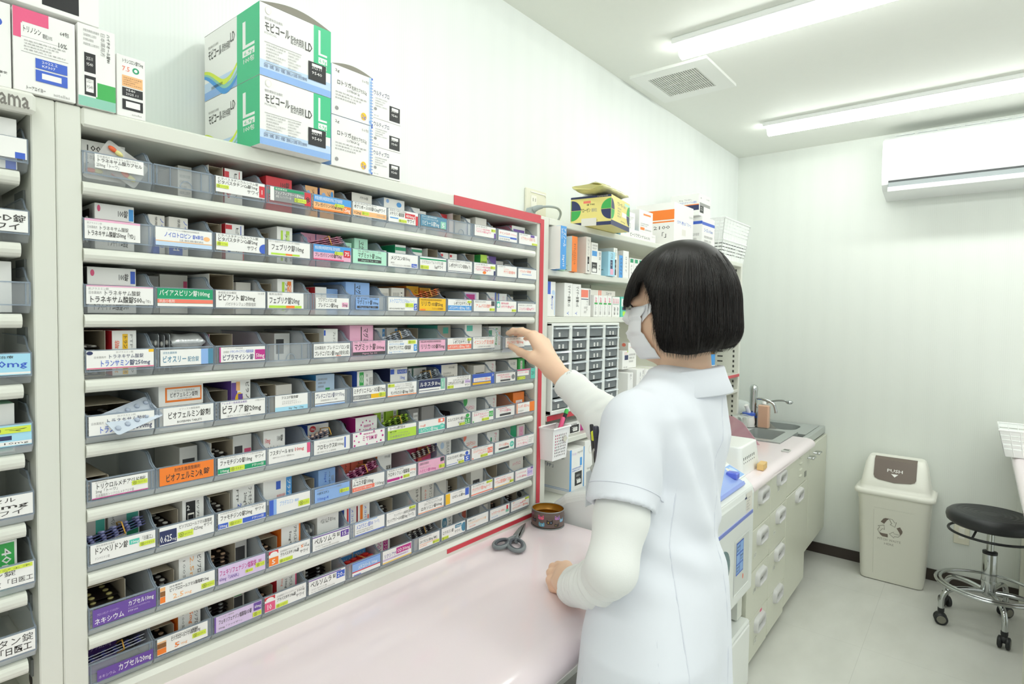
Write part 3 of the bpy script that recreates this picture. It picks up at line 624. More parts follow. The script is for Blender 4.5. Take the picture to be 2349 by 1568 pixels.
 '4 98 2 98 w;R 0 4 30 80 n;S 1 12 22 60 w 0.625;T 22 14 29 36 w mg;T 34 68 96 90 k ビソプロロールフマル酸塩錠;T 56 38 78 62 k 0.625mg;T 80 44 97 66 k サワイ;Y 32 18 60 50 メインテート',
 '4 99 2 96 w;T 4 88 94 97 s H2受容体拮抗剤(ファモチジン口腔内崩壊錠);S 4 50 70 82 k ファモチジンD錠20mg;T 76 58 97 82 k サワイ;R 0 4 20 34 b;R 50 4 100 34 b;S 2 8 18 30 w 20mg;T 70 10 96 30 w PTP100錠;Y 22 6 48 34 ガスター',
 '5 98 2 96 w;R 0 0 10 100 b;R 10 0 17 100 l;S 24 46 58 78 l ブラデスミン;T 60 52 72 70 l 錠;Y 70 14 98 50 セレスタミン',
 '8 98 2 92 l;T 6 78 76 92 s 日本薬局方ベポタスチンベシル酸塩錠;S 6 52 40 74 k ベポタスチン;S 6 10 38 38 b 10mg-4;Y 70 30 98 58 タリオン',
 '4 97 2 96 w;T 6 84 46 96 s 胃炎・胃潰瘍治療剤;S 2 42 64 80 k ムコスタ錠100mg;R 0 4 68 34 R;T 4 10 60 30 w レバミピド錠100mg;T 70 8 98 40 k 100mg',
 '4 98 2 96 w;T 4 84 56 96 s 骨粗鬆症治療剤;S 2 46 76 78 k ラロキシフェン塩酸塩;S 78 50 98 76 R 60mg;T 78 20 97 44 k サワイ;R 0 8 42 28 m;C 44 10 52 30 m;Y 54 10 76 34',
 '4 98 2 98 M;T 4 70 40 92 k 去痰剤日本薬局方;T 6 40 46 60 s カルボシステイン;S 4 10 66 36 m ハミヒト錠100mg;R 84 64 98 96 d;Y 78 10 100 40',
 '4 97 4 98 w;S 4 54 78 82 k ロスバスタチン錠5mg;T 44 18 70 42 k サワイ;R 76 4 100 58 b;S 80 10 97 52 w 5;C 80 60 94 94 b;Y 50 2 74 24;R 0 10 46 14 b',
 '4 97 2 98 w;T 6 84 78 96 s 活性型ビタミンD3製剤;S 6 56 84 80 R エルデカルシトール;T 30 34 72 54 R 0.75μgサワイ;R 74 26 98 76 R;S 76 32 97 70 w 0.75;Y 40 4 74 28;C 2 2 8 16 R',
 '5 97 4 98 w;S 20 50 70 80 R グリーンOD錠50mg;R 18 22 72 40 d;C 76 24 98 80 T;S 80 40 94 64 w 50;R 0 4 100 8 T',
 '4 98 4 94 w;R 2 8 66 90 M;R 4 12 64 86 w;T 8 50 60 76 i ロキソプロフェン;S 8 20 60 44 i メトグルコ錠250mg;F 70 20 96 80 s 3'],
# eighth row
['5 99 6 92 p;S 2 8 48 44 w ネキシウム;T 6 58 40 72 P プロトンポンプ・インヒビター;S 54 56 96 88 w カプセル10mg;T 54 38 90 48 P エソメプラゾールマグネシウム;T 54 20 70 34 w PTP100',
 '4 99 4 98 w;R 0 6 9 40 o;R 0 42 9 72 B;R 0 74 9 94 O;T 16 80 40 90 k 日本薬局方;S 16 54 88 76 k ビソプロロールフマル酸塩錠2.5mg;S 22 8 42 44 O 2.5;T 43 12 56 34 O mg;Y 74 10 99 40 メインテート',
 '4 98 2 98 P;S 2 46 80 82 m フェキソフェナジン塩酸塩;S 2 14 46 40 p 60mg「SANIK」;T 84 58 92 76 m 錠;Y 78 30 98 56 アレグラ;Y 56 18 72 36 サン',
 '4 98 2 98 w;R 0 76 22 98 r;C 3 66 20 92 w;R 0 4 22 56 o;S 6 10 16 48 w 5;T 26 70 92 84 s 日本薬局方プラバスタチンナトリウム錠;S 26 42 72 66 k プラバスタチンNa錠;S 76 56 84 80 o 5;T 84 58 98 74 k mg;T 74 22 96 46 k サワイ;Y 24 4 56 28 メバロチン',
 '3 98 2 98 w;R 0 90 100 97 p;S 4 40 62 84 k ベルソムラ;T 64 52 74 82 k 錠;R 75 40 98 82 p;S 77 44 92 78 w 15;T 92 46 98 62 w mg;T 6 22 48 34 s スボレキサント錠;T 6 6 70 16 s オレキシン受容体拮抗薬不眠症治療薬',
 '12 98 4 98 w;R 0 92 74 98 l;S 4 48 60 84 b メコバラミン錠500;T 62 54 84 80 b 「トーワ」;T 4 32 60 42 s 末梢性神経障害治療剤;T 4 18 60 28 k MECOBALAMIN TABLETS 500;R 0 2 100 8 b',
 '3 98 2 96 w;T 6 84 50 94 s プロトンポンプインヒビター;T 24 54 98 76 k ランソプラゾール腸溶性口腔内崩壊錠;S 2 18 96 48 k ランソプラゾールOD錠15mg「トーワ」;Y 76 78 98 98',
 '5 97 4 98 w;T 30 86 76 96 s 鎮痛抗炎症剤;T 22 58 92 80 k ロキソプロフェンナトリウム錠;S 10 22 92 52 k ロキソニン錠60mg;R 0 4 100 9 o',
 '3 97 4 96 w;R 0 4 18 96 y;R 82 34 98 98 b;S 26 40 72 66 k ロゼレム錠;S 72 44 81 62 k 8mg;T 30 76 70 88 s メラトニン受容体',
 '4 97 2 98 w;T 6 80 60 94 s 経口血糖降下剤;S 4 36 90 70 R グリクラジド錠20mgトーワ;R 0 6 100 16 R;Y 70 78 98 98',
 '4 97 4 98 w;T 6 80 60 92 i 持続性AT1レセプター;S 4 34 92 70 R テラムロ配合錠AP「DSEP」;R 0 4 80 10 y;Y 78 10 98 34',
 '4 98 4 96 w;R 2 4 4 96 M;T 8 60 58 78 i レベチラセタム錠;S 8 20 60 44 i メトグルコ錠500mg;R 64 10 98 96 P;S 68 30 92 72 b 500;R 84 80 98 98 p'],
# bottom row
['14 99 2 60 p;S 36 22 96 84 w カプセル20mg;T 2 20 32 50 P ネキシウム',
 '4 92 8 98 w;R 0 4 17 38 o;R 0 40 17 70 B;R 0 72 17 80 O;S 26 58 84 84 k ビソプロロールフマル酸塩錠5mg;T 26 76 80 92 k ビソプロロールフマル酸塩錠;S 32 10 44 46 o 5;T 45 14 58 36 O mg;Y 68 24 96 52 メインテート',
 '3 98 4 96 P;R 0 0 3 100 p;S 8 44 78 74 k フェキソフェナジン塩酸塩OD錠;R 82 44 99 96 p;S 84 58 98 84 w 60mg;T 8 14 60 28 k 60mg「ファイザー」;T 8 82 40 92 s アレルギー性疾患;Y 80 6 99 36 アレグラ',
 '3 98 2 98 w;R 0 76 24 98 r;C 3 66 21 92 w;R 0 4 24 62 i;S 4 10 16 54 w 10;T 28 70 94 84 s 日本薬局方プラバスタチンナトリウム錠;S 28 42 74 66 k プラバスタチンNa錠;T 76 56 96 76 k 10mg;T 74 22 96 46 k サワイ;Y 26 4 54 28 メバロチン',
 '3 98 2 98 w;R 0 90 88 97 p;S 4 40 62 84 k ベルソムラ;T 64 52 74 82 k 錠;R 75 40 98 88 b;S 77 46 92 82 w 20;T 92 48 98 64 w mg;T 6 22 48 34 s スボレキサント錠;T 6 6 70 16 s オレキシン受容体拮抗薬不眠症治療薬',
 '16 98 4 98 w;R 0 34 100 100 l;R 0 26 100 34 r;S 20 40 64 70 w メチコバール;S 68 44 88 68 w 500μg;R 4 2 30 8 b;R 0 92 100 96 b',
 '4 98 2 98 w;R 0 2 100 9 y;R 46 44 98 92 m;S 4 40 46 72 p リクシアナ;S 49 50 66 84 w OD;S 67 50 94 84 w 30mg;R 0 22 88 36 P;T 4 24 80 34 s エドキサバントシル酸塩水和物口腔内崩壊錠',
 '22 97 4 96 w;T 4 84 60 94 s 鎮痛抗炎症解熱剤;S 4 44 92 70 k ロキソプロフェン錠60mg「EMEC」;R 4 34 90 37 o;Y 66 6 98 30;T 4 14 40 24 o 日本薬局方',
 '4 97 2 98 w;S 4 42 50 72 k ロラタジン錠;R 56 62 84 92 t;S 58 66 82 88 w 10mg;T 54 20 80 46 k サワイ;C 84 10 104 90 t;Y 1 2 28 26',
 '4 97 4 98 w;T 6 68 40 84 k 麻薬ロキソ;S 6 40 90 62 O ヒドロクロロチアジド錠;T 10 14 40 26 R 利尿',
 '4 97 4 96 w;S 6 44 50 74 R トラマール;T 52 46 74 70 R OD錠25mg;R 84 40 92 90 r;R 80 22 96 50 c;T 6 16 40 26 l 慢性疼痛',
 '4 98 4 94 w;T 8 80 20 92 R 劇;T 10 50 66 66 i プレガバリン塩酸塩;S 6 16 92 44 R メトトレキサート錠250mg;T 60 56 82 74 R 医療用;Y 76 78 98 98'],
]
V1 = 'V 70 12 86 92 k '
BOXN = lambda a, b, zt, st, t, fc='w', sc='w', c='k': 'b %s %s %s %s %s %s;U 66 8 88 92 %s %s;V 30 8 48 70 s 日本薬局方' % (a, b, zt, st, fc, sc, c, t)
ITEMS = [
[ 'b 8 74 60 34 w s;S 8 76 44 92 k 100;T 46 76 86 88 s カプセル;T 8 58 50 68 s 日本薬局方;S 8 36 60 52 k トラネ',
  'b 70 96 56 60 e z;F 10 20 90 80 s 4',
  'o 2 30 57 24/b 34 70 57 24 w r;R 0 60 24 92 r;C 8 20 34 60 r;S 12 28 30 54 w 1mg;U 52 20 70 94 k ピタバ;R 80 40 84 96 r',
  'u 0 12 50 30 d/b 14 74 58 22 r r;R 4 50 96 62 g;S 52 72 90 90 k 100錠;S 10 34 80 48 w フェノフィブラート;R 74 4 96 30 r/b 78 98 44 70 w e;F 10 20 90 80 s 3',
  'b 4 36 56 26 O a;C 8 50 44 86 l;U 52 20 72 94 k プレガバ;V 76 20 92 80 B 25mg/b 40 78 56 24 O b;C 8 50 44 86 l;U 52 20 72 94 k プレガバ;C 74 70 94 94 a',
  'b 22 82 60 24 e d;T 40 82 80 92 k PTP100錠;S 12 48 84 68 k ボグリボースOD錠;T 14 24 80 44 k 0.2mgサワイ',
  'b 12 80 62 22 w L;C 10 84 24 96 l;S 8 46 86 64 k メサラジン腸溶錠;T 14 28 60 42 k 400mg「サワイ」;C 60 76 84 92 a',
  'b 0 38 55 30 w w;S 20 40 50 80 k 太/b 40 66 52 34 w e;R 10 20 60 60 d;S 62 30 90 60 a ○',
  'b 16 50 56 40 r e;C 30 50 80 90 r/o 52 84 58 24',
  'b 4 30 54 30 w w;C 10 30 60 70 p;S 20 40 50 60 w OD/b 44 94 60 24 e e;S 24 40 84 60 R サインバルタ;T 40 14 90 30 s カプセル20mg',
  'b 10 50 52 44 z B;F 10 20 90 80 s 3', 'b 8 78 58 24 w i;R 10 58 94 86 p;R 30 32 58 50 p;S 62 30 92 50 R トアラ'],
[ 'u 0 18 56 26 d/b 22 82 62 22 w w;R 0 54 90 66 i;S 56 74 84 90 k 100錠;R 86 68 98 94 a;C 6 82 14 96 i;T 8 38 40 46 s 抗プラスミン剤;S 30 8 84 34 k トラネキサム酸錠',
  'b 0 28 56 24 e w;R 0 0 66 42 b;U 70 16 94 94 b ノイロトロ;V 40 50 54 96 k 使用期限/b 34 68 56 22 e w;R 0 0 70 42 b;U 74 16 96 94 b ノイロトロ;V 44 50 58 96 k 使用期限;S 20 10 54 36 w 22',
  'o 0 28 55 26/b 34 72 57 22 w r;R 0 84 34 96 r;C 4 20 32 64 b;S 8 30 28 54 w 2m;U 54 20 70 94 k ピタバ;R 80 40 84 96 b;R 92 0 98 60 r',
  'o 0 32 52 40/b 36 72 62 18 w w;R 24 8 38 90 q;R 24 30 38 54 o;R 58 56 80 90 q;S 60 62 78 84 w 10;U 50 4 66 84 k フェブリク錠;V 84 6 96 50 k 100錠',
  'b 2 40 60 24 M a;C 16 56 44 88 l;U 50 20 68 92 m プレガバリン;V 24 14 40 50 k 75mg/b 42 80 60 24 M a;C 16 56 44 88 l;U 50 20 68 92 m プレガバリン',
  'b 0 24 50 26 C C;U 20 10 80 90 k マグミ/b 28 68 60 22 C C;U 40 10 70 92 k マグミット錠;R 34 8 38 94 k',
  'b 0 30 44 30 w w;S 16 30 60 70 k 次;C 60 20 90 60 l/b 52 88 58 24 w g;R 0 80 100 92 g;C 14 30 40 60 g;R 60 30 92 70 g',
  'b 2 40 56 24 w w;R 0 84 100 94 g;C 14 30 40 60 g;R 60 30 92 70 g/o 60 98 58 24',
  'b 8 38 54 26 w w;R 0 84 30 94 r;C 20 24 60 70 n;S 26 36 54 58 w OD/b 44 74 54 26 w w;R 0 84 30 94 r;C 20 24 60 70 n;S 26 36 54 58 w OD',
  'o 0 40 58 24/b 66 96 60 22 q v;F 10 20 90 80 k 3;R 0 0 100 40 w;S 10 8 90 30 R ハチ', 'b 0 46 60 30 p p;R 0 0 20 100 P/b 52 98 52 40 e e;F 10 20 90 80 s 3', 'b 30 70 50 60 e e;F 20 20 90 60 s 2'],
[ 'u 0 8 50 30 d/b 10 84 62 22 w d;R 0 52 90 62 i;S 62 72 84 88 k 100錠;R 88 66 98 94 b;C 6 80 14 94 i;T 8 38 26 46 s 日本薬局方;T 28 34 80 48 k トラネキサム酸錠;S 10 6 84 28 k トラネキサム酸錠500',
  'b 0 34 56 60 s s;S 20 20 80 40 k 100mg/b 40 92 60 70 e e;R 84 60 98 84 i',
  'o 0 48 62 20/b 66 98 52 40 e e;R 0 30 70 70 R;S 10 38 60 60 w 60mg', 'o 0 34 52 34/b 38 76 60 20 w w;R 28 10 44 92 q;R 28 34 44 58 o;R 62 54 86 94 o;S 64 60 84 88 w 20;U 48 4 64 92 k フェブリク錠2;V 84 4 96 34 k 100錠',
  'o 0 24 46 40/b 30 60 50 26 w r;V 48 30 64 80 k 5mg/b 64 98 48 34 l l;F 90 90 99 99 w 1',
  'b 0 70 62 18 l l;U 40 6 62 92 k マグミット錠;R 36 4 39 96 k', 'b 0 34 54 26 e e;F 20 10 90 90 s 3/b 40 84 56 24 e e;F 10 10 60 90 s 3;V 70 10 86 90 k 100錠',
  'b 0 44 62 24 y o;C 16 40 60 84 o;U 66 8 84 92 k リリカOD/b 48 90 60 26 y o;R 0 40 40 90 o;U 56 8 76 92 k リリカOD',
  'u 20 60 44 50 d', 'b 2 66 56 26 w w;R 0 60 80 96 P;R 10 66 70 90 m;S 14 24 80 46 R アムロ', 'b 0 46 58 28 w e;R 0 30 100 44 b;T 10 60 80 80 i 20mgサワイ;R 84 0 96 100 b/b 52 96 56 26 w w;R 0 0 10 100 b;V 50 10 70 90 i ニコランジル', 'b 10 46 50 40 e e;R 0 0 14 100 b'],
[ 'O 0 36 62 24/b 44 82 62 18 w r;R 42 2 64 92 y;U 46 4 62 90 k トランサミン錠250;S 10 60 30 78 R 錠;U 12 6 30 52 O 250mg;V 72 60 86 92 s PTP;V 76 4 90 24 k 10',
  'u 0 34 56 20 s', 'o 2 48 54 24 m', 'b 60 98 52 60 w e;R 10 30 60 80 d', 'o 0 44 52 30/b 46 84 60 18 w w;U 64 8 82 92 k プレドニゾロン錠1mg;R 0 80 12 96 b',
  'b 10 80 66 16 M M;R 46 4 50 96 k;U 56 6 78 92 k マグミット錠', 'b 0 34 60 24 w w;R 74 10 96 96 a;U 78 20 92 90 w モサプリド;R 24 6 56 46 n/b 40 76 60 24 w w;R 74 10 96 96 a;U 78 20 92 90 w モサプリド;R 24 6 56 46 n',
  'o 0 46 58 40', 'b 24 78 64 46 z T;R 20 14 80 44 d;R 40 70 80 92 T', 'b 0 76 66 22 w w;R 10 76 44 96 T;S 30 8 90 24 R イニシング;C 52 30 70 46 e', 'b 30 90 60 40 w e;R 0 56 26 84 g;U 54 20 76 96 v 100mg;U 80 20 94 80 R サンコ', 'b 20 84 58 26 e e;R 60 60 96 96 R;S 10 30 80 48 i セレコキシブ'],
[ 'O 0 78 46 24', 'b 12 92 35 16 w w;R 14 20 96 92 o;R 18 30 93 84 w;S 24 40 88 66 k ビオフェルミン錠剤;T 34 68 80 78 s ビフィズス菌整腸剤/b 12 92 66 18 w w 35.5;R 14 18 96 90 o;R 18 28 93 82 w;S 24 40 88 64 k ビオフェルミン錠剤;T 34 66 80 76 s ビフィズス菌整腸剤;T 40 30 74 38 s 120錠(21錠×6枚)',
  'O 0 40 50 28/b 42 82 66 18 w p;R 0 0 30 94 p;C 18 30 62 70 y;R 34 40 58 66 p;R 24 74 44 96 O;U 74 6 92 96 k ビラノア錠20',
  'O 0 38 52 26 w w/b 42 80 50 30 e e;R 20 26 92 66 d;S 30 36 70 54 G 2024', 'O 0 30 52 24 w y/b 34 84 62 28 L a;F 10 60 60 92 s 3;R 50 34 74 60 v;S 52 40 72 56 w 5',
  'o 0 30 56 30/b 34 82 64 18 w b;R 14 56 40 96 v;S 16 62 38 92 w OD;R 52 4 66 46 O;U 18 6 34 54 k 10mg100;V 56 48 66 92 k ミチグ;F 74 10 96 90 s 2',
  'b 34 92 35 18 w w;R 0 56 22 92 b;R 40 56 96 86 b;S 44 60 92 82 w モンテルカスト錠;S 54 14 84 44 b 10mg;T 40 88 60 96 s PTP/b 34 92 64 20 w n 35.5;R 0 56 22 92 b;R 40 56 96 86 b;S 44 60 92 82 w モンテルカスト錠;S 54 14 84 44 b 10mg;T 40 88 60 96 s PTP',
  'b 0 22 58 28 n w;R 40 0 96 100 w;R 44 8 70 92 d;U 48 14 66 86 w ルネスタ/b 28 76 58 26 w C;R 66 8 92 92 d;U 70 14 88 86 w ルネスタ;R 14 20 40 40 C', 'b 10 76 62 22 e b;T 44 84 80 92 k PTP100錠;T 10 64 60 72 s 日本薬局方;T 10 50 76 62 k ロサルタンカリウム錠;S 10 30 76 46 k ロサルタンカリウム錠;S 40 14 80 28 k 100mgサワイ',
  'o 0 26 56 30/b 44 96 54 24 e e;R 16 24 90 66 d;S 30 30 80 56 G 2025', 'b 0 50 60 30 w e;U 60 30 80 92 i グリーンOD;R 28 20 40 54 d;C 10 4 40 24 G/b 56 84 46 50 e i;F 10 10 90 90 s 2', 'b 0 46 60 24 e w;T 20 76 80 90 s 100錠;S 30 20 80 56 B れ/b 50 84 62 22 v v;R 30 12 62 90 e;V 38 16 54 84 B オロパタジン'],
[ 'O 0 36 36 18 w x', 'b 64 98 50 50 w e;R 16 30 84 62 d', 'O 2 46 56 20 w w/b 56 96 58 36 w w;R 8 30 50 70 d;R 60 10 96 60 i;S 64 16 92 54 w 10', 'b 6 56 62 20 w e;S 4 64 30 82 r 10mg;S 60 66 90 84 k 100錠;S 6 40 92 56 k フスタゾール10mg;C 38 8 66 34 B;S 44 14 60 28 w 10',
  'b 20 76 56 22 w b;C 8 76 38 96 r;S 12 80 34 92 w 100mg;R 8 62 90 68 b;S 10 34 74 50 k フロモックス;T 76 36 94 48 k 100mg',
  'u 0 14 50 30 d/b 30 96 60 18 w m;S 32 42 72 62 m ミヤBM錠;C 30 80 35 86 m;C 46 84 51 90 m;C 62 80 67 86 m;C 76 70 81 76 m;C 82 52 87 58 m;C 78 32 83 38 m;C 64 20 69 26 m;C 46 16 51 22 m;C 30 22 35 28 m;C 20 38 25 44 m;C 16 58 21 64 m;C 22 72 27 78 m;T 36 66 70 74 m 酪酸菌製剤',
  'b 0 34 62 26 q q;R 64 0 90 100 w;U 68 6 86 92 k ヨーデルS/b 38 80 64 22 q q;R 60 0 86 100 w;U 64 6 82 92 k ヨーデルS糖衣錠', 'b 0 40 58 30 s s;R 50 44 90 84 w;F 54 50 88 80 k 2/b 46 94 60 26 s s;C 0 0 1 1 s',
  'u 0 66 36 34 d', 'b 0 58 64 24 w w;C -20 70 30 110 v;S 20 56 84 72 i エルデカルシ;R 62 6 96 44 v;S 66 14 92 36 w 0.5;C 6 24 16 40 k', 'b 0 54 60 28 w w;U 66 20 84 92 i グリーンOD;R 30 30 44 66 d;C 16 6 48 30 M', 'b 24 84 60 22 o o;R 24 32 82 66 w;S 28 40 78 60 i エルボン'],
[ 'b 0 38 64 20 e w;R 60 0 96 96 g;R 60 60 96 96 T;U 10 10 26 92 k ンペリドン錠10mg;U 66 4 88 50 w ・10mg/b 42 92 64 22 w e;R 58 0 96 96 g;R 58 56 96 96 T;U 8 30 22 92 k ンペリドン錠10mg;U 64 4 86 46 w ・10;V 20 4 34 30 k 100',
  'O 0 46 50 22 w w/b 52 92 64 18 w e;R 16 12 60 92 N;S 20 70 34 86 w 2;R 24 20 54 64 e;R 26 24 52 60 N;U 66 10 78 92 k ビソプロロール;V 84 8 94 40 s PTP100錠', 'O 0 40 56 22 w w/b 44 90 66 18 w e;U 70 20 88 92 k ファモチジンD錠;U 50 20 66 80 k 20mgサワイ;U 20 8 42 56 b 20mg;V 14 60 28 92 k PTP',
  'b 4 70 64 18 w w;R 80 0 100 100 a;U 84 6 96 92 w プラデスミン;R 8 8 40 34 d;R 44 70 60 92 b;F 46 30 76 60 r 2', 'O 0 28 46 26 w w/b 34 80 60 20 l l;U 34 60 50 92 b 10mg-4;V 60 30 70 92 k ベポタ;F 74 20 92 86 s 2',
  'b 0 32 60 22 R R;R 24 10 44 60 w;U 28 14 42 56 k 100;U 54 8 70 92 k ムコスタ錠/b 36 72 60 22 R R;R 24 10 44 60 w;U 28 14 42 56 k 100;U 54 8 70 92 k ムコスタ錠', 'b 0 46 62 26 w o;T 50 84 90 94 k PTP100錠;S 60 46 96 60 k 塩錠;T 60 24 96 42 k 60mg;R 0 0 60 20 o',
  'b 0 40 62 30 i i;V 60 50 80 80 k L/b 46 96 64 30 i i;R 0 0 30 100 R;V 60 50 80 80 k 10', 'b 0 58 62 26 w b;U 66 20 86 92 k ロスバスタチン;C 24 70 50 94 L;V 14 6 30 40 b 5mg', 'b 2 66 64 24 w w;C 30 -20 130 50 R;C 50 -14 120 40 w;S 64 8 92 30 R 5;S 20 56 84 72 R エルデカルシ;C -20 76 20 110 R', 'b 6 66 58 26 w w;R 30 50 40 74 g;U 60 16 80 92 i グリーンOD50;C 14 8 44 34 T', 'b 20 50 62 26 g e;R 0 0 40 40 p/b 52 94 58 24 e e;R 20 12 80 92 M;V 40 20 60 84 i オルメ'],
[ 'O 0 60 56 18 w y', 'O 0 38 46 22 w w/b 44 92 66 16 w e;U 40 20 60 92 O 2.5mg;U 70 4 86 92 k ビソプロロール錠;V 14 30 26 92 s 100錠', 'O 0 50 62 20 w x/b 62 94 54 50 w s;R 14 20 86 70 d', 'O 0 38 48 22 w x/b 44 90 66 16 w o;R 92 0 100 100 o;U 40 8 54 80 k 5mgサワイ;U 64 8 80 92 k プラバスタチンNa;U 18 8 36 36 o 5mg',
  'u 2 22 50 20 s/b 28 86 62 16 w e;S 14 76 56 92 k ベルソムラ;T 58 78 84 90 k 錠15mg;R 10 6 46 34 p;S 16 10 40 30 w 15;T 66 8 92 22 s 100錠;R 12 44 36 50 T',
  'b 0 36 62 20 w b;R 20 0 34 100 r;R 40 0 48 100 b;U 56 10 74 92 b メコバラミン/b 40 76 62 20 w r;R 18 50 40 96 o;U 54 10 72 92 b メコバラミン;R 80 4 92 60 R', 'O 0 50 52 26 w w', 'b 0 44 60 26 e e;U 60 10 84 92 k ロキソニン;R 8 14 22 60 R/b 50 96 62 26 e e;U 60 10 84 92 k ロキソニン錠60mg;V 20 20 40 80 R 60mg', 'b 2 50 54 34 e e;R 0 0 1 1 e/O 56 96 50 34 w w', 'o 0 30 52 34/b 40 96 58 26 e e;R 16 16 70 60 d;C 20 20 40 50 G;C 46 20 66 50 G', 'o 0 54 56 24', 'b 10 84 62 22 e e;T 20 66 80 82 i メトグルコ;R 72 24 92 46 p;R 4 4 96 16 w'],
[ 'b 0 58 64 40 p p;S 8 56 86 70 P ネキシウム20mg;T 34 34 66 44 w 開封口', 'O 0 42 44 20 w x/b 48 90 64 16 w o;R 4 92 96 100 B;R 40 92 70 100 o;U 48 54 68 86 o 5mg;U 72 4 88 88 k ビソプロロール錠;V 16 40 28 88 s 100錠', 'O 0 54 60 20 w s/b 64 92 50 44 e s;R 14 20 86 70 d;R 20 74 80 96 v', 'O 0 36 46 22 w x/b 42 90 64 16 w r;U 40 10 54 80 k 10mgサワイ;U 62 10 78 92 k プラバスタチンNa;V 20 60 34 90 R 10mg;R 93 0 100 100 i',
  'O 6 76 56 16 w s', 'b 10 50 56 30 w w;R 0 30 100 70 a;R 0 22 100 30 r;S 10 40 90 60 w メチコバール;C 62 76 94 94 r/b 54 92 58 28 w w;R 0 36 100 76 a;R 0 28 100 36 r;S 10 46 90 66 w メチコバール;C 62 80 94 96 r;R 30 4 60 20 l', 'b 6 56 56 26 w m;U 14 14 44 92 m OD30mg;R 54 10 84 92 m;U 58 14 80 88 w リクシアナ', 'b 0 40 58 28 e O;U 50 8 76 92 k ロキソプロ;R 10 10 30 50 O/b 46 90 58 26 w o;U 50 8 76 92 k ロキソプロ;R 10 10 34 40 O',
  'o 0 22 52 40/b 30 78 58 22 w e;C 10 40 50 92 t;S 18 50 42 80 w 10;U 64 10 84 92 k ロラタジン', 'b 30 90 50 60 e e;R 60 20 90 60 R', 'b 0 40 44 30 e e;R 10 10 60 40 R/O 46 96 50 26 w x', 'O 0 70 58 22 w w'],
]
ROOT = {}
for r in range(9):
    for c in range(12):
        pull = .026 if (r, c) == (3, 10) else 0.
        g, x, y, z = add_drawer(r, c, CARDS[r][c], pull=pull); ROOT[(r, c)] = (g, x, y, z)
        items(r, c, ITEMS[r][c], x, y+(pull if pull else 0), z)
# the rack cut by the left edge: only its last column shows
LC = ['0 98 10 100 w;R 86 0 98 30 b', '0 98 4 98 w;T 10 84 60 96 s 排尿障害改善剤;S 24 46 98 80 k 酸塩OD錠;R 0 6 40 42 b;S 44 8 92 40 k サワイ', '0 50 4 70 w;S 4 8 96 60 a 0mg', '0 98 4 98 A;R 0 4 100 14 w;T 20 78 80 92 k アレルギー治療;S 30 34 96 72 b 錠10mg', '0 98 4 98 A;R 0 4 100 22 w;T 3 8 96 20 k TABLETS 10mg;R 20 30 76 50 n;S 10 54 50 84 w ン;Y 54 62 99 92 マ',
      '0 98 4 98 w;T 6 70 80 94 k ンカプセル;S 6 40 94 66 k ル50mg;T 40 8 90 34 k サワイ', '0 98 4 98 w;T 6 54 78 80 k サルタン錠;S 6 12 60 46 k ン錠40mg;T 62 14 99 40 k 「日医工;Y 54 80 98 98', '0 98 4 98 w;T 10 52 98 90 k ミサルタン錠;S 4 10 96 46 k タン80mg「日医工', '']
LI = ['b 20 90 60 6 w w;R 80 0 98 20 b', 'b 10 60 50 60 z z;R 0 0 1 1 z', 'b 30 84 62 20 w e;U 30 4 60 92 b タリオン錠10', 'b 0 40 50 50 e e;R 0 0 1 1 e', 'b 4 84 60 18 w C;U 56 14 74 92 T テキストロ;R 60 4 96 30 T;F 10 10 46 90 T 3', 'o 0 30 60 24', 'b 0 84 62 18 w v;R 74 0 96 96 v;U 76 16 94 86 w 40mg;U 20 10 38 92 k テルミサルタン', '', '']
for r in range(8):
    g, x, y, z = add_drawer(r, 0, LC[r], x0=.187-.0030-DW, left=True); items(r, 0, LI[r], x, y, z, left=True)

# ------------------------------------------------------------------ loose blister packs and bundles lying across the drawers
CAPR, CAPY = M('#ee6a3c', .25), M('#efe69a', .25)
def at_drawer(r, c, fx, dy, dz):
    g, x, y, z = ROOT[(r, c)]; return Vector((x+DW*fx, y+dy, z+dz))
cs = sheet_mesh(.058, .040, clear('blister_film', '#e6e6e4', .45), CAPR, 2, 2, .0055, CAPY)
def lone(label, p, rot, me, name='blister_pack'):
    o = link_obj(name, me, None, metres(p)); o.rotation_euler = rot; return tag(o, label, 'blister pack')
def RB(az, th, roll):
    y = Vector((math.cos(th)*math.cos(az), math.cos(th)*math.sin(az), math.sin(th))); x = Vector((0, -1, 0)); x = (x-y*x.dot(y)).normalized(); z = x.cross(y)
    m = Matrix((x, y, z)).transposed(); return (m @ Matrix.Rotation(roll, 3, 'Y')).to_euler()
def RE(az, tilt, lean): return (Matrix.Rotation(az, 3, 'Z') @ Matrix.Rotation(lean, 3, 'X') @ Matrix.Rotation(tilt, 3, 'Z')).to_euler()
lone('clear capsule blister with orange and yellow capsules leaning on the top left drawer', at_drawer(0, 0, .17, .012, .031), RE(0, -.58, 1.38), cs)
lone('flat clear blister with orange capsules behind the card of the top left drawer', at_drawer(0, 0, .05, .012, .006), RE(0, 0, .9), sheet_mesh(.06, .030, clear('blister_film', '#e6e6e4', .45), CAPR, 2, 1, .0055, CAPY))
def bundle(label, r, c, fx, dy, dz, az, tilt, lean, foil, pill, n=4, w=.028, l=.074, pr=.0036, step=.0036):
    g = sheets(label, 'banded blister bundles', at_drawer(r, c, fx, dy, dz), RB(az, tilt, lean), n, sheet_mesh(w, l, foil, pill, 2, 5, pr), step, .05, band=True, bw=w); return g
bundle('pink blister bundle held by a rubber band, second row', 1, 4, .04, .033, .024, -.03, .24, -.25, M('#d9a3b8', .35, metal=.2), M('#b8667f', .3))
bundle('orange striped blister bundle held by a rubber band, third row', 2, 7, .04, .033, .024, -.03, .24, -.3, M('#d98d4a', .35, metal=.2), M('#c9572e', .3))
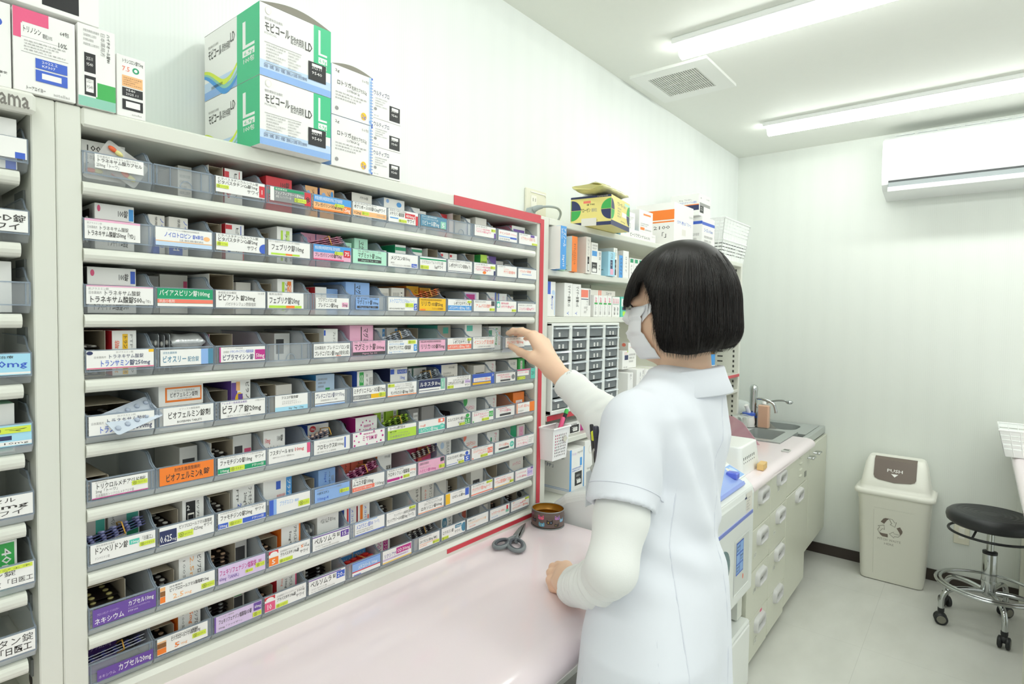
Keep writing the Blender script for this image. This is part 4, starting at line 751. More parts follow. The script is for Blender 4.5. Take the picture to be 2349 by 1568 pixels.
bundle('grey silver blister bundle held by a rubber band, fourth row', 3, 6, .04, .033, .024, -.03, .24, -.25, M('#9fa6b4', .35, metal=.4), M('#dfe3ea', .3))
bundle('slate grey blister bundle lying over the fifth row drawer', 4, 7, .04, .033, .026, -.03, .20, -.2, M('#8b949c', .35, metal=.4), M('#b9c3cc', .3))
bundle('green black blister bundle on the lime cartons, sixth row', 5, 6, .04, .033, .026, -.03, .18, -.2, M('#5f7a2e', .35, metal=.2), M('#a9cf3c', .3))
bundle('magenta edged blister bundle held by a rubber band, seventh row', 6, 5, .04, .033, .024, -.03, .24, -.3, M('#a03a72', .35, metal=.2), M('#d9a6bd', .3))
bundle('brown blister bundle with white tablets, seventh row', 6, 7, .04, .034, .030, 0, .12, -.5, M('#5a2b2b', .35), PW)
bundle('violet blue blister bundle held by a rubber band, seventh row far left', 6, 0, .06, .033, .024, -.03, .22, -.3, M('#54588f', .35, metal=.3), M('#a6a9d6', .3))
bundle('dark blister bundle with white tablets, bottom row', 8, 7, .04, .033, .024, 0, .16, -.3, M('#3d3a42', .35), PW)
REDB = M('#c8281f', .25)
bundle('shiny red blister bundle in the bottom row drawer', 8, 5, .05, .036, .022, 0, .08, -.1, REDB, M('#d9362b', .2), n=2, l=.072, w=.034, pr=.0075)
bundle('dark blue blister bundle with oval tablets, sixth row', 5, 4, .04, .033, .026, 0, .26, -.2, M('#3b4a6b', .35), M('#d9b9a8', .3), n=3, l=.045)
o = bundle('white and purple capsule cards banded together, bottom left drawer', 8, 0, .04, .034, .020, 0, .06, -.55, M('#dfe3ee', .4), M('#3d3f86', .3), n=3, w=.034)
lone('folded pale blue blister sheet lying on the fifth row far left drawer', at_drawer(4, 0, .2, .008, .036), RE(0, -1.2, .75), sheet_mesh(.040, .07, M('#c9d2e0', .35, metal=.2), M('#aeb8ca', .4), 2, 5, .004))
# silver wrapped packs in the fourth row
for k, (dz, lab) in enumerate(((.004, 'lower'), (.031, 'upper'))):
    p = at_drawer(3, 1, .38, .022, dz); mb = MB(); sv = M('#e2e4e6', .25, metal=.5, bump=.6, nscale=90)
    rings = []
    for i in range(9):
        t = i/8; s_ = .35 if i in (0, 8) else 1.; rings.append([(p.x+.05*t, p.y+.0+.035*(.5+.5*math.cos(a)), p.z+.013+.0125*s_*math.sin(a)*(1+.06*math.sin(9*t+k))) for a in [2*PI*j/16 for j in range(16)]])
    mb.loft(rings, sv); ob = mb.build('wrapped_pack', loc=p); tag(ob, '%s of two silver foil wrapped packs in the fourth row, second drawer' % lab, 'foil pack', 'foil wrapped packs')
# ================================================================== the near pink counter
PK = M('#f3e5ea', .12, coat=.4, noise=.006, nscale=5); CAB = M('#d6d7c8', .35, coat=.15, noise=.008, nscale=9); CABD = M('#c9cabb', .4)
def counter_top(name, label, x0, x1, yf, yb, z, th, r, cat='counter'):
    prof = [(yb, z-th), (yb, z), (yf+r*1.6, z)]+[(yf+r*1.6-r*1.6*math.sin(a), z-r+r*math.cos(a)) for a in [PI*i/16 for i in range(1, 9)]]+[(yf, z-th+.006), (yf+.004, z-th), (yf+.03, z-th)]
    mb = MB(); mb.loft([[(x, a, b) for a, b in prof] for x in (x0, x1)], PK, smooth=False)
    c = Vector(((x0+x1)/2, (yf+yb)/2, z-th)); o = mb.build(name, loc=c)
    o.data.polygons.foreach_set('use_smooth', [len(p.vertices) == 4 and abs(p.normal.x) < .5 for p in o.data.polygons]); 
    es = o.modifiers.new('split', 'EDGE_SPLIT'); es.split_angle = .6
    return tag(o, label, cat)
counter_top('worktop', 'glossy pink worktop with rounded front edge under the drawer racks', -.9, 1.302, .482, WU-.003, CTZ, .045, .03)
def pull(mb, xc, zc, y, w, h, dz, mat, dark):
    """recessed arched pull: a thick rounded hood with a dark slot below"""
    n = 10; out = []; inn = []
    R = min(w, h)*.45
    def rr(w_, h_, r_, cz):
        P = []
        for cx_, cz_, a0 in ((w_/2-r_, h_/2-r_, 0), (-w_/2+r_, h_/2-r_, 90), (-w_/2+r_, -h_/2+r_, 180), (w_/2-r_, -h_/2+r_, 270)):
            for i in range(6): a = math.radians(a0+i*18); P.append((xc+cx_+r_*math.cos(a), cz+cz_+r_*math.sin(a)))
        return P
    a = rr(w, h, h*.36, zc); b = rr(w*.95, h*.9, h*.34, zc); c_ = rr(w*.74, h*.46, h*.16, zc-h*.14)
    mb.loft([[(p, y, q) for p, q in a], [(p, y-dz*.8, q) for p, q in b], [(p, y-dz, q) for p, q in rr(w*.9, h*.82, h*.3, zc)], [(p, y-dz*.9, q) for p, q in c_], [(p, y+.001, q) for p, q in c_]], mat, cap=False)
    mb.add([(p, y-.0004, q) for p, q in c_], [tuple(range(len(c_)))], dark)
HND = M('#d3d2d2', .35); SLOT = M('#8f8e8a', .5)
def base_cabinet(name, label, x0, x1, yf, yb, z0, z1, fronts, group=None, fl=0., hw=.12):
    """fronts: list of (x0,x1,z0,z1,kind) with kind door / drawer"""
    g = thing(name, label, 'cabinet', ((x0+x1)/2, (yf+yb)/2, fl), group)
    mb = MB(); mb.box(x0, x1, yf+.018, yb, z0, z1, CABD); 
    if z0 > fl+.005: mb.box(x0, x1, yf+.05, yb, fl, z0, M('#8d8d86', .6))
    mb.build('body', g)
    for a, b, c, d, kind, hx, hz in fronts:
        mb = MB(); mb.box(a+.0015, b-.0015, yf, yf+.018, c+.0015, d-.0015, CAB, .002); f = mb.build(kind, g)
        if hx is not None:
            mb = MB(); pull(mb, hx, hz, yf, hw, hw*.48, .016, HND, SLOT); mb.build('handle', f)
    return g
fr = []
for a, b in ((-.77, -.4), (-.4, -.03), (-.03, .34), (.34, .71), (.71, 1.08), (1.08, 1.29)):
    fr += [(a, b, .70, .855, 'drawer', (a+b)/2, .803), (a, b, .29, .70, 'door', (a+b)/2, .64)]
base_cabinet('base_cabinet', 'cream drawer cabinet under the near pink worktop', -.86, 1.30, .535, WU-.01, .28, .862, fr, fl=FLU, hw=.175)

# scissors on the worktop
def scissors():
    T = CTZ; g = thing('scissors', 'grey steel office scissors lying on the pink worktop', 'scissors', (1.12, .82, T))
    D_ = lambda u: Vector(u)
    steel = M('#8d9392', .35, metal=.55); rub = M('#4b5058', .5); gr = M('#7d8487', .45)
    tip = Vector((1.2145, .8585, 0)); piv = Vector((1.135, .826, 0)); d = (tip-piv); L_ = d.length; d.normalize(); n = Vector((-d.y, d.x, 0))
    for s_, nm in ((1, 0), (-1, 1)):
        mb = MB(); z0 = T+.003+.002*nm
        out = [piv-d*.015+n*s_*.008, piv+d*.0+n*.0095, piv+d*L_*.55+n*.0085, tip+n*.001, tip-n*.001, piv+d*L_*.5-n*.0075, piv-n*.0095, piv-d*.015-n*.004]
        mb.prism([(p.x, p.y, z0) for p in out], (0, 0, .0019), steel); mb.build('blade', g)
    mb = MB(); mb.lathe([(.003, 0), (.003, .0008), (.0015, .0014)], (piv.x, piv.y, T+.0068), M('#c9cfcf', .3, metal=.8), 12); mb.build('pivot_screw', g)
    for c, rx, ry, ang in (((1.064, .8185), .027, .016, .2), ((1.080, .789), .034, .0185, .75)):
        R = Matrix.Rotation(ang, 3, 'Z'); mb = MB()
        ring = [Vector((c[0], c[1], T+.008))+R @ Vector((rx*math.cos(a), ry*math.sin(a), 0)) for a in [2*PI*i/28 for i in range(28)]]
        mb.tube(ring, .0048, gr, 8, closed=True)
        ring = [Vector((c[0], c[1], T+.0095))+R @ Vector(((rx-.004)*math.cos(a), (ry-.004)*math.sin(a), 0)) for a in [2*PI*i/28 for i in range(28)]]
        mb.tube(ring, .0036, rub, 8, closed=True)
        e = Vector((c[0], c[1], T+.008)); q = (piv+Vector((0, 0, T+.006))-e); q.normalize()
        mb.tube([e+q*(.6*max(rx, ry)+.004), e+q*.045, piv+Vector((0, 0, T+.005))], [.0055, .005, .0045], gr, 8); mb.build('finger_loop', g)
scissors()
# cat tin
def tin():
    c = Vector((1.262, .822, CTZ)); R_ = .0415; H_ = .043
    g = thing('tin', 'open round brown tin printed with cat faces beside the scissors', 'tin', c)
    br = M('#6f6059', .35, metal=.25); amber = M('#a8741f', .25, metal=.45); rim = M('#9aa0a0', .3, metal=.7)
    mb = MB(); mb.lathe([(R_*.4, .0015), (R_-.002, .0015), (R_-.0005, .004), (R_, .006), (R_, H_-.012), (R_+.0006, H_-.011), (R_, H_-.010), (R_, H_)], c, br, 48, top=False); mb.build('body', g)
    mb = MB(); mb.lathe([(R_-.0014, H_), (R_-.0014, H_*.62), (R_-.003, H_*.6), (R_-.0014, H_*.58), (R_-.0016, .004), (.001, .003)], c, amber, 48, top=False); mb.build('lining', g)
    mb = MB()
    for rr, zz, th in ((R_-.0004, H_, .0012), (R_+.0004, .0012, .0013)): mb.tube([(c.x+rr*math.cos(a), c.y+rr*math.sin(a), c.z+zz) for a in [2*PI*i/48 for i in range(48)]], th, rim, 6, closed=True)
    mb.build('rim', g)
    def face(ang, z, s, col, e1, e2):
        mb = MB(); m = M(col, .4)
        def pt(u, v, d): a = ang+u/R_; return (c.x+(R_+d)*math.cos(a), c.y+(R_+d)*math.sin(a), c.z+z+v)
        out = [(-1, -.45), (-.6, -.8), (.6, -.8), (1, -.45), (1.0, .45), (.82, 1.0), (.45, .45), (-.45, .45), (-.82, 1.0), (-1.0, .45)]
        P = [pt(u*s, v*s*.85, .0003) for u, v in out]; ctr = pt(0, -.1*s, .0003)
        for i in range(len(P)): mb.add([ctr, P[i], P[(i+1) % len(P)]], [(0, 1, 2)], m)
        for u, ec in ((-.42, e1), (.42, e2)):
            mb.add([pt((u+.18*math.cos(q))*s, (-.1+.2*math.sin(q))*s, .0006) for q in [2*PI*i/10 for i in range(10)]], [tuple(range(10))], M(ec, .4))
            mb.add([pt((u+.05*math.cos(q))*s, (-.1+.16*math.sin(q))*s, .0008) for q in [2*PI*i/8 for i in range(8)]], [tuple(range(8))], M('#1c1a1a', .4))
        mb.build('cat_face_print', g)
    base = math.atan2(-c.y, -c.x)
    for da, z, s, col, e1, e2 in ((-.42, .030, .0078, '#e85a8c', '#b9a6b0', '#f2d24a'), (-.38, .0125, .0078, '#5fa9c4', '#e9d24a', '#f4f4f4'), (.12, .0195, .0082, '#2f2a2a', '#f2d24a', '#8fb4d8'),
                                  (.62, .030, .0075, '#b07ac2', '#f2c24a', '#6a5a8a'), (-.95, .020, .0075, '#2f2a2a', '#8fb4d8', '#8fb4d8'), (.58, .0115, .0065, '#3a3332', '#d8c24a', '#3a3332'), (.98, .022, .007, '#7fb9d6', '#f4f4f4', '#f4f4f4'), (-1.15, .034, .0065, '#8f3f6a', '#ccaabb', '#ccaabb')):
        face(base+da, z, s, col, e1, e2)
tin()
# green rimmed roll at the near end
c = Vector((.332, .776, CTZ)); mb = MB(); gm = M('#9aa23a', .4)
mb.lathe([(.030, 0), (.040, .001), (.042, .006), (.042, .012), (.040, .0165), (.030, .0165), (.029, .012), (.029, .003)], c, gm, 40)
tag(mb.build('tape_roll', loc=c), 'olive green ring of tape lying at the near end of the pink worktop', 'tape')
# ================================================================== cartons on top of the racks
def box3(label, x0, x1, y0, y1, z0, z1, els=(), left_els=(), top_els=(), fc='w', sc='w', tc=None, group=None, R=0., lid=False, name='medicine_carton'):
    o = carton(x0, x1, y0, y1, z0, z1, fc, sc, list(els), label, group, name=name, R=R, left_els=list(left_els), top_els=list(top_els), tc=tc)
    return o
GT = 'cartons on top of the racks'
def lidflap(o, x0, x1, y0, z1, h, col='#f3f3f2', deep=.12):
    """bowed cardboard lid of an opened carton, lifted along the front"""
    mb = MB(); m = M(col, .5); inn = M('#8f8b80', .8); n = 12; t = .0006
    A = [(x0+(x1-x0)*i/n, y0, z1+h*math.sin(PI*i/n)) for i in range(n+1)]; B_ = [(x, y0+deep, z1+.0004) for x, _, _ in A]
    mb.loft([A, B_], m, cap=False, ring_closed=False); mb.loft([[(x, y, z-t) for x, y, z in A][::-1], [(x, y, z-t) for x, y, z in B_][::-1]], inn, cap=False, ring_closed=False)
    mb.add(A+[(x1, y0, z1), (x0, y0, z1)], [tuple(range(n+3))], inn)
    return mb.build('lid', o)
zt = TOPZ+.0004
MOV = ['R 0 0 100 10 l', 'R 0 10 100 22 L', 'R 74 36 100 100 u', 'R 81 58 84 95 w', 'R 81 58 94 61 w', 'R 81 46 94 55 w', 'S 82 47 93 54 u 6.9g', 'S 81 38 94 45 w 100包', 'S 6 62 40 76 k モビコール', 'T 41 58 60 70 k 配合内用剤', 'S 61 56 72 72 k LD', 'T 6 78 30 82 s 慢性便秘症治療剤',
       'T 6 58 22 62 s MOVICOL', 'C 7 86 15 97 e', 'C 8 87 14 96 w', 'R 6 47 56 47.6 s', 'R 6 18 56 18.6 s', 'F 8 20 34 46 s 6', 'F 37 20 55 46 s 6', 'D 66 17 92 44 N', 'R 71 38 86 42 w', 'T 4 12 64 17 n 【効能・効果】【用法・用量】【使用上の注意】添付文書参照']
MOL = ['R 0 0 100 12 l', 'R 0 12 100 26 L', 'R 62 0 100 100 u', 'R 72 46 77 84 w', 'R 72 46 92 50 w', 'R 72 34 92 43 w', 'S 74 35 90 42 u 6.9g', 'S 72 24 92 32 w 100包', 'S 8 58 34 74 k モビコール', 'T 35 60 50 72 k 配合内用剤', 'T 50 66 59 84 k LD', 'T 8 76 28 80 s 慢性便秘症治療剤', 'T 14 12 36 17 k 持田製薬株式会社']
def swoosh(o, x, y0, y1, z0, z1):
    mb = MB()
    for k, (c, d) in enumerate((('y', 0), ('c', -.012), ('a', -.02))):
        P = []
        for i in range(17):
            t = i/16; v = .30+.16*math.sin(PI*1.15*t+1.75)+.28*max(0, t-.55)**1.4*1.8
            P.append((x-.0003-.00005*k, y1-(y1-y0)*.62*t, z0+(z1-z0)*v+d*(.4+.6*t)))
        w_ = .008
        mb.loft([[(a, b, c_-w_*(.6+.6*math.sin(PI*(i/16)))) for i, (a, b, c_) in enumerate(P)], P], K('Y') if c == 'y' else K(c), cap=False, ring_closed=False)
    return mb.build('wave_print', o)
for k, (za, zb, lab, lot) in enumerate(((zt, 1.8145, 'lower green and white laxative carton stacked on the rack top', '2023.08'), (1.8155, 1.926, 'upper green and white laxative carton with torn bowed lid on the rack top', '2023.07'))):
    o = box3(lab, .4725, .6035, .846, 1.032, za, zb, MOV, MOL, group=GT); swoosh(o, .4725, .846, 1.032, za, zb)
    mb = MB(); mb.text(lot, (.562, .8456, za+(zb-za)*.25), (1, 0, 0), (0, 0, 1), .026, .007, K('w')); mb.build('lot_print', o)
    if k: lidflap(o, .4725, .6035, .846, zb, .012, deep=.186)
LOT = ['R 90 0 97 100 L', 'C 90 4 96 9 l', 'R 96 0 100 100 b', 'T 8 86 18 93 k 2g', 'T 72 84 90 90 s 56包', 'S 12 62 46 72 k ロトリガ', 'T 47 60 84 69 k 粒状カプセル2g', 'T 36 53 66 59 k LOTRIGA 2g', 'F 8 32 84 50 s 3', 'C 8 10 16 18 s', 'C 70 6 84 22 y', 'S 72 9 82 19 b 2g']
for k, (za, zb, lab) in enumerate(((zt, 1.7985, 'lower white capsule carton with yellow dot and blue dotted edge'), (1.7995, 1.887, 'upper white capsule carton with yellow dot and bowed lid'))):
    o = box3(lab, .621, .7135, .868, 1.0, za, zb, LOT, group=GT, sc='l')
    mb = MB()
    for i in range(15):
        for q in (0, 1): mb.lathe([(.0022, 0), (.0022, .0003)], (.7095+.0026*q, .8676, za+.003+(zb-za-.006)*(i+.5*q)/15), K('w' if q else 'l'), 8, ax=(0, -1, 0))
    mb.build('dotted_edge', o)
    if k: lidflap(o, .621, .7135, .868, zb, .008, deep=.13)
ULT = ['S 2 72 58 88 n ウルティブロ', 'F 8 36 50 68 s 4', 'D 58 6 96 54 N', 'R 66 40 90 50 w', 'C 4 24 14 34 s', 'T 4 6 20 10 s 吸入用']
zz = [zt, 1.7645, 1.818, 1.8775]
for k in range(3): box3('white inhaler carton with black lot panel, %s of a stack of three' % ('lowest', 'middle', 'topmost')[k], .717, .788, .872, .96, zz[k]+(.0006 if k else 0), zz[k+1], ULT, group=GT, fc='w')
TRI = ['R 0 84 56 100 i', 'R 0 64 14 84 i', 'R 12 48 88 82 w', 'R 12 48 88 48.5 s', 'R 12 66 88 66.4 s', 'S 14 72 44 80 k トリノシン', 'T 46 70 62 76 k 顆粒10%', 'S 70 64 86 72 k 10%', 'T 74 80 90 86 k 64包', 'F 16 50 84 64 s 4', 'R 34 32 86 44 b', 'T 44 39 70 43 w 2022.2', 'T 44 34 66 38 w KF307', 'R 34 16 86 30 b', 'R 44 20 76 27 w', 'S 18 3 50 8 k トーアエイヨー', 'T 62 2 90 7 s astellas']
box3('white granule carton with pink corner and two dark blue panels', .1705, .2335, .868, .96, zt, 1.8075, TRI, group=GT)
box3('white carton lying on the pink cornered granule carton, cut by the frame top', .10, .262, .872, .97, 1.8155, 1.872, ['D 62 10 86 96 N', 'R 64 46 84 80 w', 'F 6 20 52 90 s 4'], group=GT)
HY = ['R 46 0 100 32 v', 'R 0 0 100 12 c', 'R 14 14 50 68 w', 'D 16 42 46 66 N', 'D 16 14 46 38 N', 'R 20 18 40 34 w', 'U 76 60 86 96 k ハイチオール錠80', 'V 60 66 72 96 s 日本薬局方', 'F 14 74 56 96 s 4']
box3('narrow white carton with green base and two black panels', .2365, .279, .868, .96, zt, 1.8125, HY, group=GT)
TC = ['S 18 88 92 95 k トランコロン錠7.5mg', 'S 18 74 46 84 R 7.5', 'C 54 74 78 84 g', 'C 60 76.5 72 81.5 w', 'R 18 50 90 68 O', 'F 22 52 86 66 B 4', 'R 18 34 90 48 N', 'T 30 42 64 47 w 9540', 'T 30 36 76 41 w 2025.11', 'R 18 12 90 29 N', 'R 30 16 80 26 w', 'T 50 4 86 8 s astellas']
box3('small white antispasmodic carton with peach panel and black panels', .2825, .318, .874, .95, zt, 1.791, TC, group=GT)
box3('white carton at the far left rack top, cut by the frame edge', .07, .1688, .87, .96, zt, 1.8075, ['C 76 70 92 82 b', 'F 60 10 96 20 k 2'], group=GT)
# ================================================================== open shelf unit
SX0, SX1 = 1.2794, 3.02
g = shelf = thing('shelf_unit', 'cream open shelf unit of cartons beyond the drawer rack', 'shelf', ((SX0+SX1)/2, .96, .905))
mb = MB(); mb.box(SX0, 1.3203, FY-.001, WU-.004, .9085, 1.7085, RW, .0015); mb.build('left_side', g)
mb = MB(); mb.box(SX1-.022, SX1, FY, WU-.004, .9005, 1.7085, RW, .0015); mb.build('right_side', g)
mb = MB()
for i in range(34):
    z = .86+i*.0245; mb.box(SX1-.0226, SX1-.0218, FY+.02, FY+.028, z, z+.012, M('#4a4a46', .6)); mb.box(SX1-.0226, SX1-.0218, FY+.075, FY+.10, z, z+.007, M('#4a4a46', .6))
mb.build('slotted_strip', g)
mb = MB(); mb.box(1.3203, SX1-.022, FY-.001, WU-.004, 1.6905, 1.7085, RW, .002); mb.build('top_panel', g)
mb = MB(); mb.box(1.3203, SX1-.022, WU-.014, WU-.004, .905, 1.6905, M('#c9c9ba', .5)); mb.box(1.83, 1.834, WU-.0146, WU-.0138, .95, 1.6905, M('#6d6a60')); mb.build('back_panel', g)
mb = MB(); mb.box(1.279, 1.2952, FY-.0022, FY-.0012, .915, 1.7, RED); mb.build('red_tape', g)
SH = {'a': (1.5555, 1.572, FY), 'b': (1.428, 1.4446, FY+.002), 'c': (1.160, 1.176, FY-.004), 'd': (1.083, 1.0985, FY), 'e': (.905, .932, FY-.02)}
for k, (z0, z1, yf) in SH.items():
    mb = MB(); mb.box(1.3206, SX1-.0222, yf, WU-.015, z0, z1, RW, .002); s_ = mb.build('shelf', g)
    if k == 'c': mb = MB(); mb.box(1.3206, SX1-.0222, yf-.001, yf-.0002, z0+.001, z1-.001, RED); mb.build('red_edge', s_)
mb = MB(); mb.box(2.15, 2.165, FY+.01, WU-.015, .935, 1.083, RW); mb.box(2.15, 2.165, FY+.01, WU-.015, 1.0985, 1.16, RW); mb.build('divider', g)
GS = 'cartons on the open shelves'
def bar(x0, x1, z0, z1, yf, d, fc, els, label, sc='w', left=(), R=0., grp=GS): return box3(label, x0, x1, yf, min(yf+d, WU-.016), z0, z1, els, left, fc=fc, sc=sc, group=grp, R=R)
za = 1.5725
bar(1.337, 1.366, za, 1.688, .845, .20, 'a', ['U 40 52 90 96 w アズノール', 'U 34 6 74 34 w 20g×10', 'V 12 70 34 94 w 軟膏0.033'], 'tall blue fronted ointment carton on the upper shelf', left=('R 0 0 92 100 w',))
bar(1.372, 1.398, za, 1.655, .868, .19, 'C', ['U 30 10 70 80 k アンテベートクリーム', 'V 72 40 90 90 s 軟膏'], 'pale mint cream carton between the blue and orange cartons', sc='C')
bar(1.430, 1.459, za, 1.672, .866, .2, 'o', ['U 34 20 70 80 k オイラックスクリーム', 'V 10 30 30 60 k 10g×10'], 'orange fronted cream carton on the upper shelf', left=('U 70 4 92 22 k オイ',))
bar(1.512, 1.538, za, 1.679, .868, .2, 'e', ['D 30 6 70 46 N', 'U 30 50 70 94 s ゲンタシン', 'R 36 8 64 26 w'], 'ivory carton with black lot panel on the upper shelf', sc='e')
bar(1.553, 1.592, za, 1.667, .874, .18, 'w', ['D 8 6 90 38 N', 'R 16 8 80 18 w', 'R 10 58 86 74 a', 'F 14 78 90 96 s 2'], 'white carton with blue patch over a black panel, upper shelf')
bar(1.599, 1.622, za, 1.646, .878, .18, 'w', ['V 30 60 80 96 s 軟膏', 'V 40 20 70 44 k 5g'], 'thin white ointment carton right of the black panelled one')
bar(1.648, 1.692, za, 1.648, .868, .18, 'A', ['D 30 30 64 66 n', 'R 30 6 76 30 M', 'V 30 70 70 96 k イワキ'], 'turquoise carton with pink sticker on the upper shelf', sc='A', left=('T 52 84 86 92 k 5g×10', 'S 40 20 92 30 k イワキ'))
bar(1.697, 1.722, za, 1.664, .876, .18, 'w', ['D 26 6 74 60 N', 'U 30 66 80 96 g リンデロン'], 'white carton with long black panel beside the turquoise one')
bar(1.736, 1.76, za, 1.644, .876, .18, 'a', ['U 30 10 80 90 k ヒルドイド'], 'sky blue spined carton on the upper shelf')
bar(1.763, 1.803, za, 1.661, .876, .18, 'w', ['V 40 20 70 80 k ロコイド'], 'white carton partly behind the person, right of the sky blue one')
for i in range(3): bar(1.815+i*.034, 1.846+i*.034, za, 1.642, .878, .15, 'w', ['R 14 78 86 96 g', 'V 30 20 60 70 k キンダ'], 'white carton with dark green top patch, %s of three on the upper shelf' % ('left', 'middle', 'right')[i])
zb = 1.4451
bar(1.330, 1.386, zb, 1.541, .89, .18, 'w', ['R 0 64 56 100 b', 'C 66 62 94 76 L', 'U 62 20 84 60 b Mycospor', 'R 90 4 96 70 L'], 'white carton with dark blue corner square, middle shelf')
bar(1.426, 1.47, zb, 1.541, .886, .18, 'w', ['U 40 30 76 94 k マイザー軟膏0.05', 'V 30 4 60 16 b Y'], 'left of two white ointment cartons with black vertical print, middle shelf')
bar(1.471, 1.517, zb, 1.540, .886, .18, 'w', ['U 40 30 76 94 k マイザー軟膏0.05', 'V 30 4 60 16 b Y'], 'right of two white ointment cartons with black vertical print, middle shelf')
bar(1.519, 1.576, zb, 1.530, .886, .18, 'w', ['R 0 68 72 94 R', 'R 0 60 74 63 n', 'R 78 40 94 96 s', 'V 56 20 70 58 k クリーム', 'F 30 10 60 40 s 2'], 'white carton with coral top band, middle shelf')
for i in range(4): bar(1.595+i*.029, 1.622+i*.029, zb, 1.5115, .886, .14, 'w', ['U 30 66 70 92 i 点眼', 'R 14 58 86 66 v', 'V 26 10 60 54 k ヒアレイン点眼液'], '%s of four slim white cartons with red print over a green mark' % ('first', 'second', 'third', 'fourth')[i], grp='slim eye drop cartons')
bar(1.715, 1.766, zb, 1.510, .886, .14, 'w', ['U 8 66 28 92 i 点眼', 'U 40 66 56 92 i 点眼', 'U 66 66 82 92 i 点眼', 'R 6 62 86 64 g', 'V 20 8 40 50 k 用法', 'V 64 8 80 50 k 用法'], 'wider white carton with three red printed columns, middle shelf')
bar(1.60, 1.76, 1.5122, 1.5285, .90, .12, 'e', ['T 60 20 84 80 k 25g×10', 'R 30 0 34 100 R', 'R 37 0 41 100 R'], 'flat grey carton lying on the slim white cartons', sc='e')
bar(1.773, 1.81, zb, 1.512, .886, .14, 'T', ['R 14 52 100 90 w', 'R 30 34 100 48 n', 'R 40 6 90 28 q'], 'turquoise carton with white and lime stickers beside the mask', sc='T')
# small parts organiser
gx0, gx1, gz0, gz1 = 1.327, 1.716, 1.1775, 1.427
g = thing('parts_organizer', 'white organizer of 28 small smoky clear drawers on the shelf', 'organizer', ((gx0+gx1)/2, .96, gz0))
ow = M('#e9ece8', .4); sm = clear('smoky_plastic', '#a9afb2', .38, .12); smd = M('#83898c', .5)
mb = MB(); t = .012; yf = FY-.012
mb.box(gx0, gx1, yf, yf+.16, gz0, gz0+t, ow, .002); mb.box(gx0, gx1, yf, yf+.16, gz1-.008, gz1, ow, .002); mb.box(gx0, gx1, yf+.155, yf+.16, gz0, gz1, ow)
xs = [gx0+(gx1-gx0)*i/4 for i in range(5)]
for i, x in enumerate(xs): mb.box(max(gx0, x-.008), min(gx1, x+.008), yf+.0004, yf+.156, gz0+.001, gz1-.001, ow, .001)
mb.build('casing', g); rnd = random.Random(3)
zs = [gz0+t+(gz1-gz0-t-.008)*i/7 for i in range(8)]
for i in range(4):
    for j in range(7):
        a, b = xs[i]+.0088, xs[i+1]-.0088; c, d = zs[j]+.001, zs[j+1]-.001; mb = MB()
        mb.box(a, b, yf+.003, yf+.0045, c, d-.006, sm); mb.box(a, b, yf+.12, yf+.122, c, d-.006, smd); mb.box(a, b, yf+.003, yf+.122, c, c+.0012, smd); mb.box(a, a+.001, yf+.003, yf+.122, c, d-.008, smd); mb.box(b-.001, b, yf+.003, yf+.122, c, d-.008, smd)
        for q in range(rnd.choice((0, 1, 1, 2, 2))):
            xx = a+(b-a)*(.35+.24*q); mb.box(xx, xx+.008, yf+.0022, yf+.0028, c+.003, c+.014, K('w')); mb.text('日', (xx+.002, yf+.0021, c+.005), (1, 0, 0), (0, 0, 1), .004, .007, K('k'))
        dr = mb.build('drawer', g)
        mb = MB(); mb.loft([[(x, yf-.007+.010*s_, d-.0065+.003*c_) for s_, c_ in ((0, 0), (.3, 1), (1, 1.6), (1, .6), (.4, -.4))] for x in (a, b)], clear('clear_pull', '#cfd6da', .5), smooth=False); mb.build('handle', dr)
        if rnd.random() < .4:
            mb = MB()
            if rnd.random() < .4:
                for q in range(2): mb.lathe([(.011, 0), (.011, .003)], (a+.02+.02*q, yf+.012, c+.012), M('#d7dad8'), 16, ax=(0, -1, 0))
            else: mb.add([(a+.004, yf+.03, c+.006), (b-.01, yf+.02, c+.004), (b-.016, yf+.05, d-.014), (a+.02, yf+.06, c+.014)], [(0, 1, 2, 3)], M(rnd.choice(('#c9d0dc', '#9aa7cc', '#e2e3e4'))))
            mb.build('contents', dr)
# cartons right of the organizer, on shelf c
zc = 1.1765
def rt(x0, x1, z0, z1, yf, d, fc, els, label, sc='w', left=()): return bar(x0, x1, z0, z1, yf, d, fc, els, label, sc, left)
rt(1.80, 1.838, zc, 1.259, .868, .2, 'w', ['R 60 8 76 22 i', 'V 40 70 70 96 s 吸入'], 'white inhaler carton nearest the organizer, low shelf')
rt(1.866, 1.905, zc, 1.267, .868, .2, 'w', ['R 50 10 66 24 i', 'V 60 50 80 90 s 吸入'], 'second white inhaler carton from the organizer, low shelf')
rt(1.908, 1.934, zc, 1.266, .872, .2, 'w', ['R 20 12 60 26 i', 'V 50 60 76 96 k 吸入'], 'third white inhaler carton from the organizer, slim')
rt(1.938, 1.966, zc, 1.262, .872, .2, 'w', ['U 50 40 80 92 m フルティ', 'C 50 6 90 26 m'], 'white carton with magenta vertical print, low shelf')
rt(1.968, 1.997, zc, 1.258, .872, .2, 'Y', ['R 60 0 100 100 w', 'U 64 20 94 90 B アドエア'], 'left lime and white inhaler carton, low shelf')
rt(1.999, 2.02, zc, 1.262, .872, .2, 'w', ['R 0 86 100 100 M', 'U 30 30 70 84 i レル'], 'slim white carton with pink top, between the lime ones')
rt(2.023, 2.056, zc, 1.262, .872, .2, 'Y', ['R 70 0 100 100 w', 'R 12 60 20 84 k', 'U 72 20 96 90 R アドエア'], 'right lime and white inhaler carton, low shelf')
rt(2.058, 2.08, zc, 1.262, .872, .2, 'w', ['R 30 76 70 96 i', 'R 30 64 80 70 v'], 'slim white carton with red and green marks, low shelf')
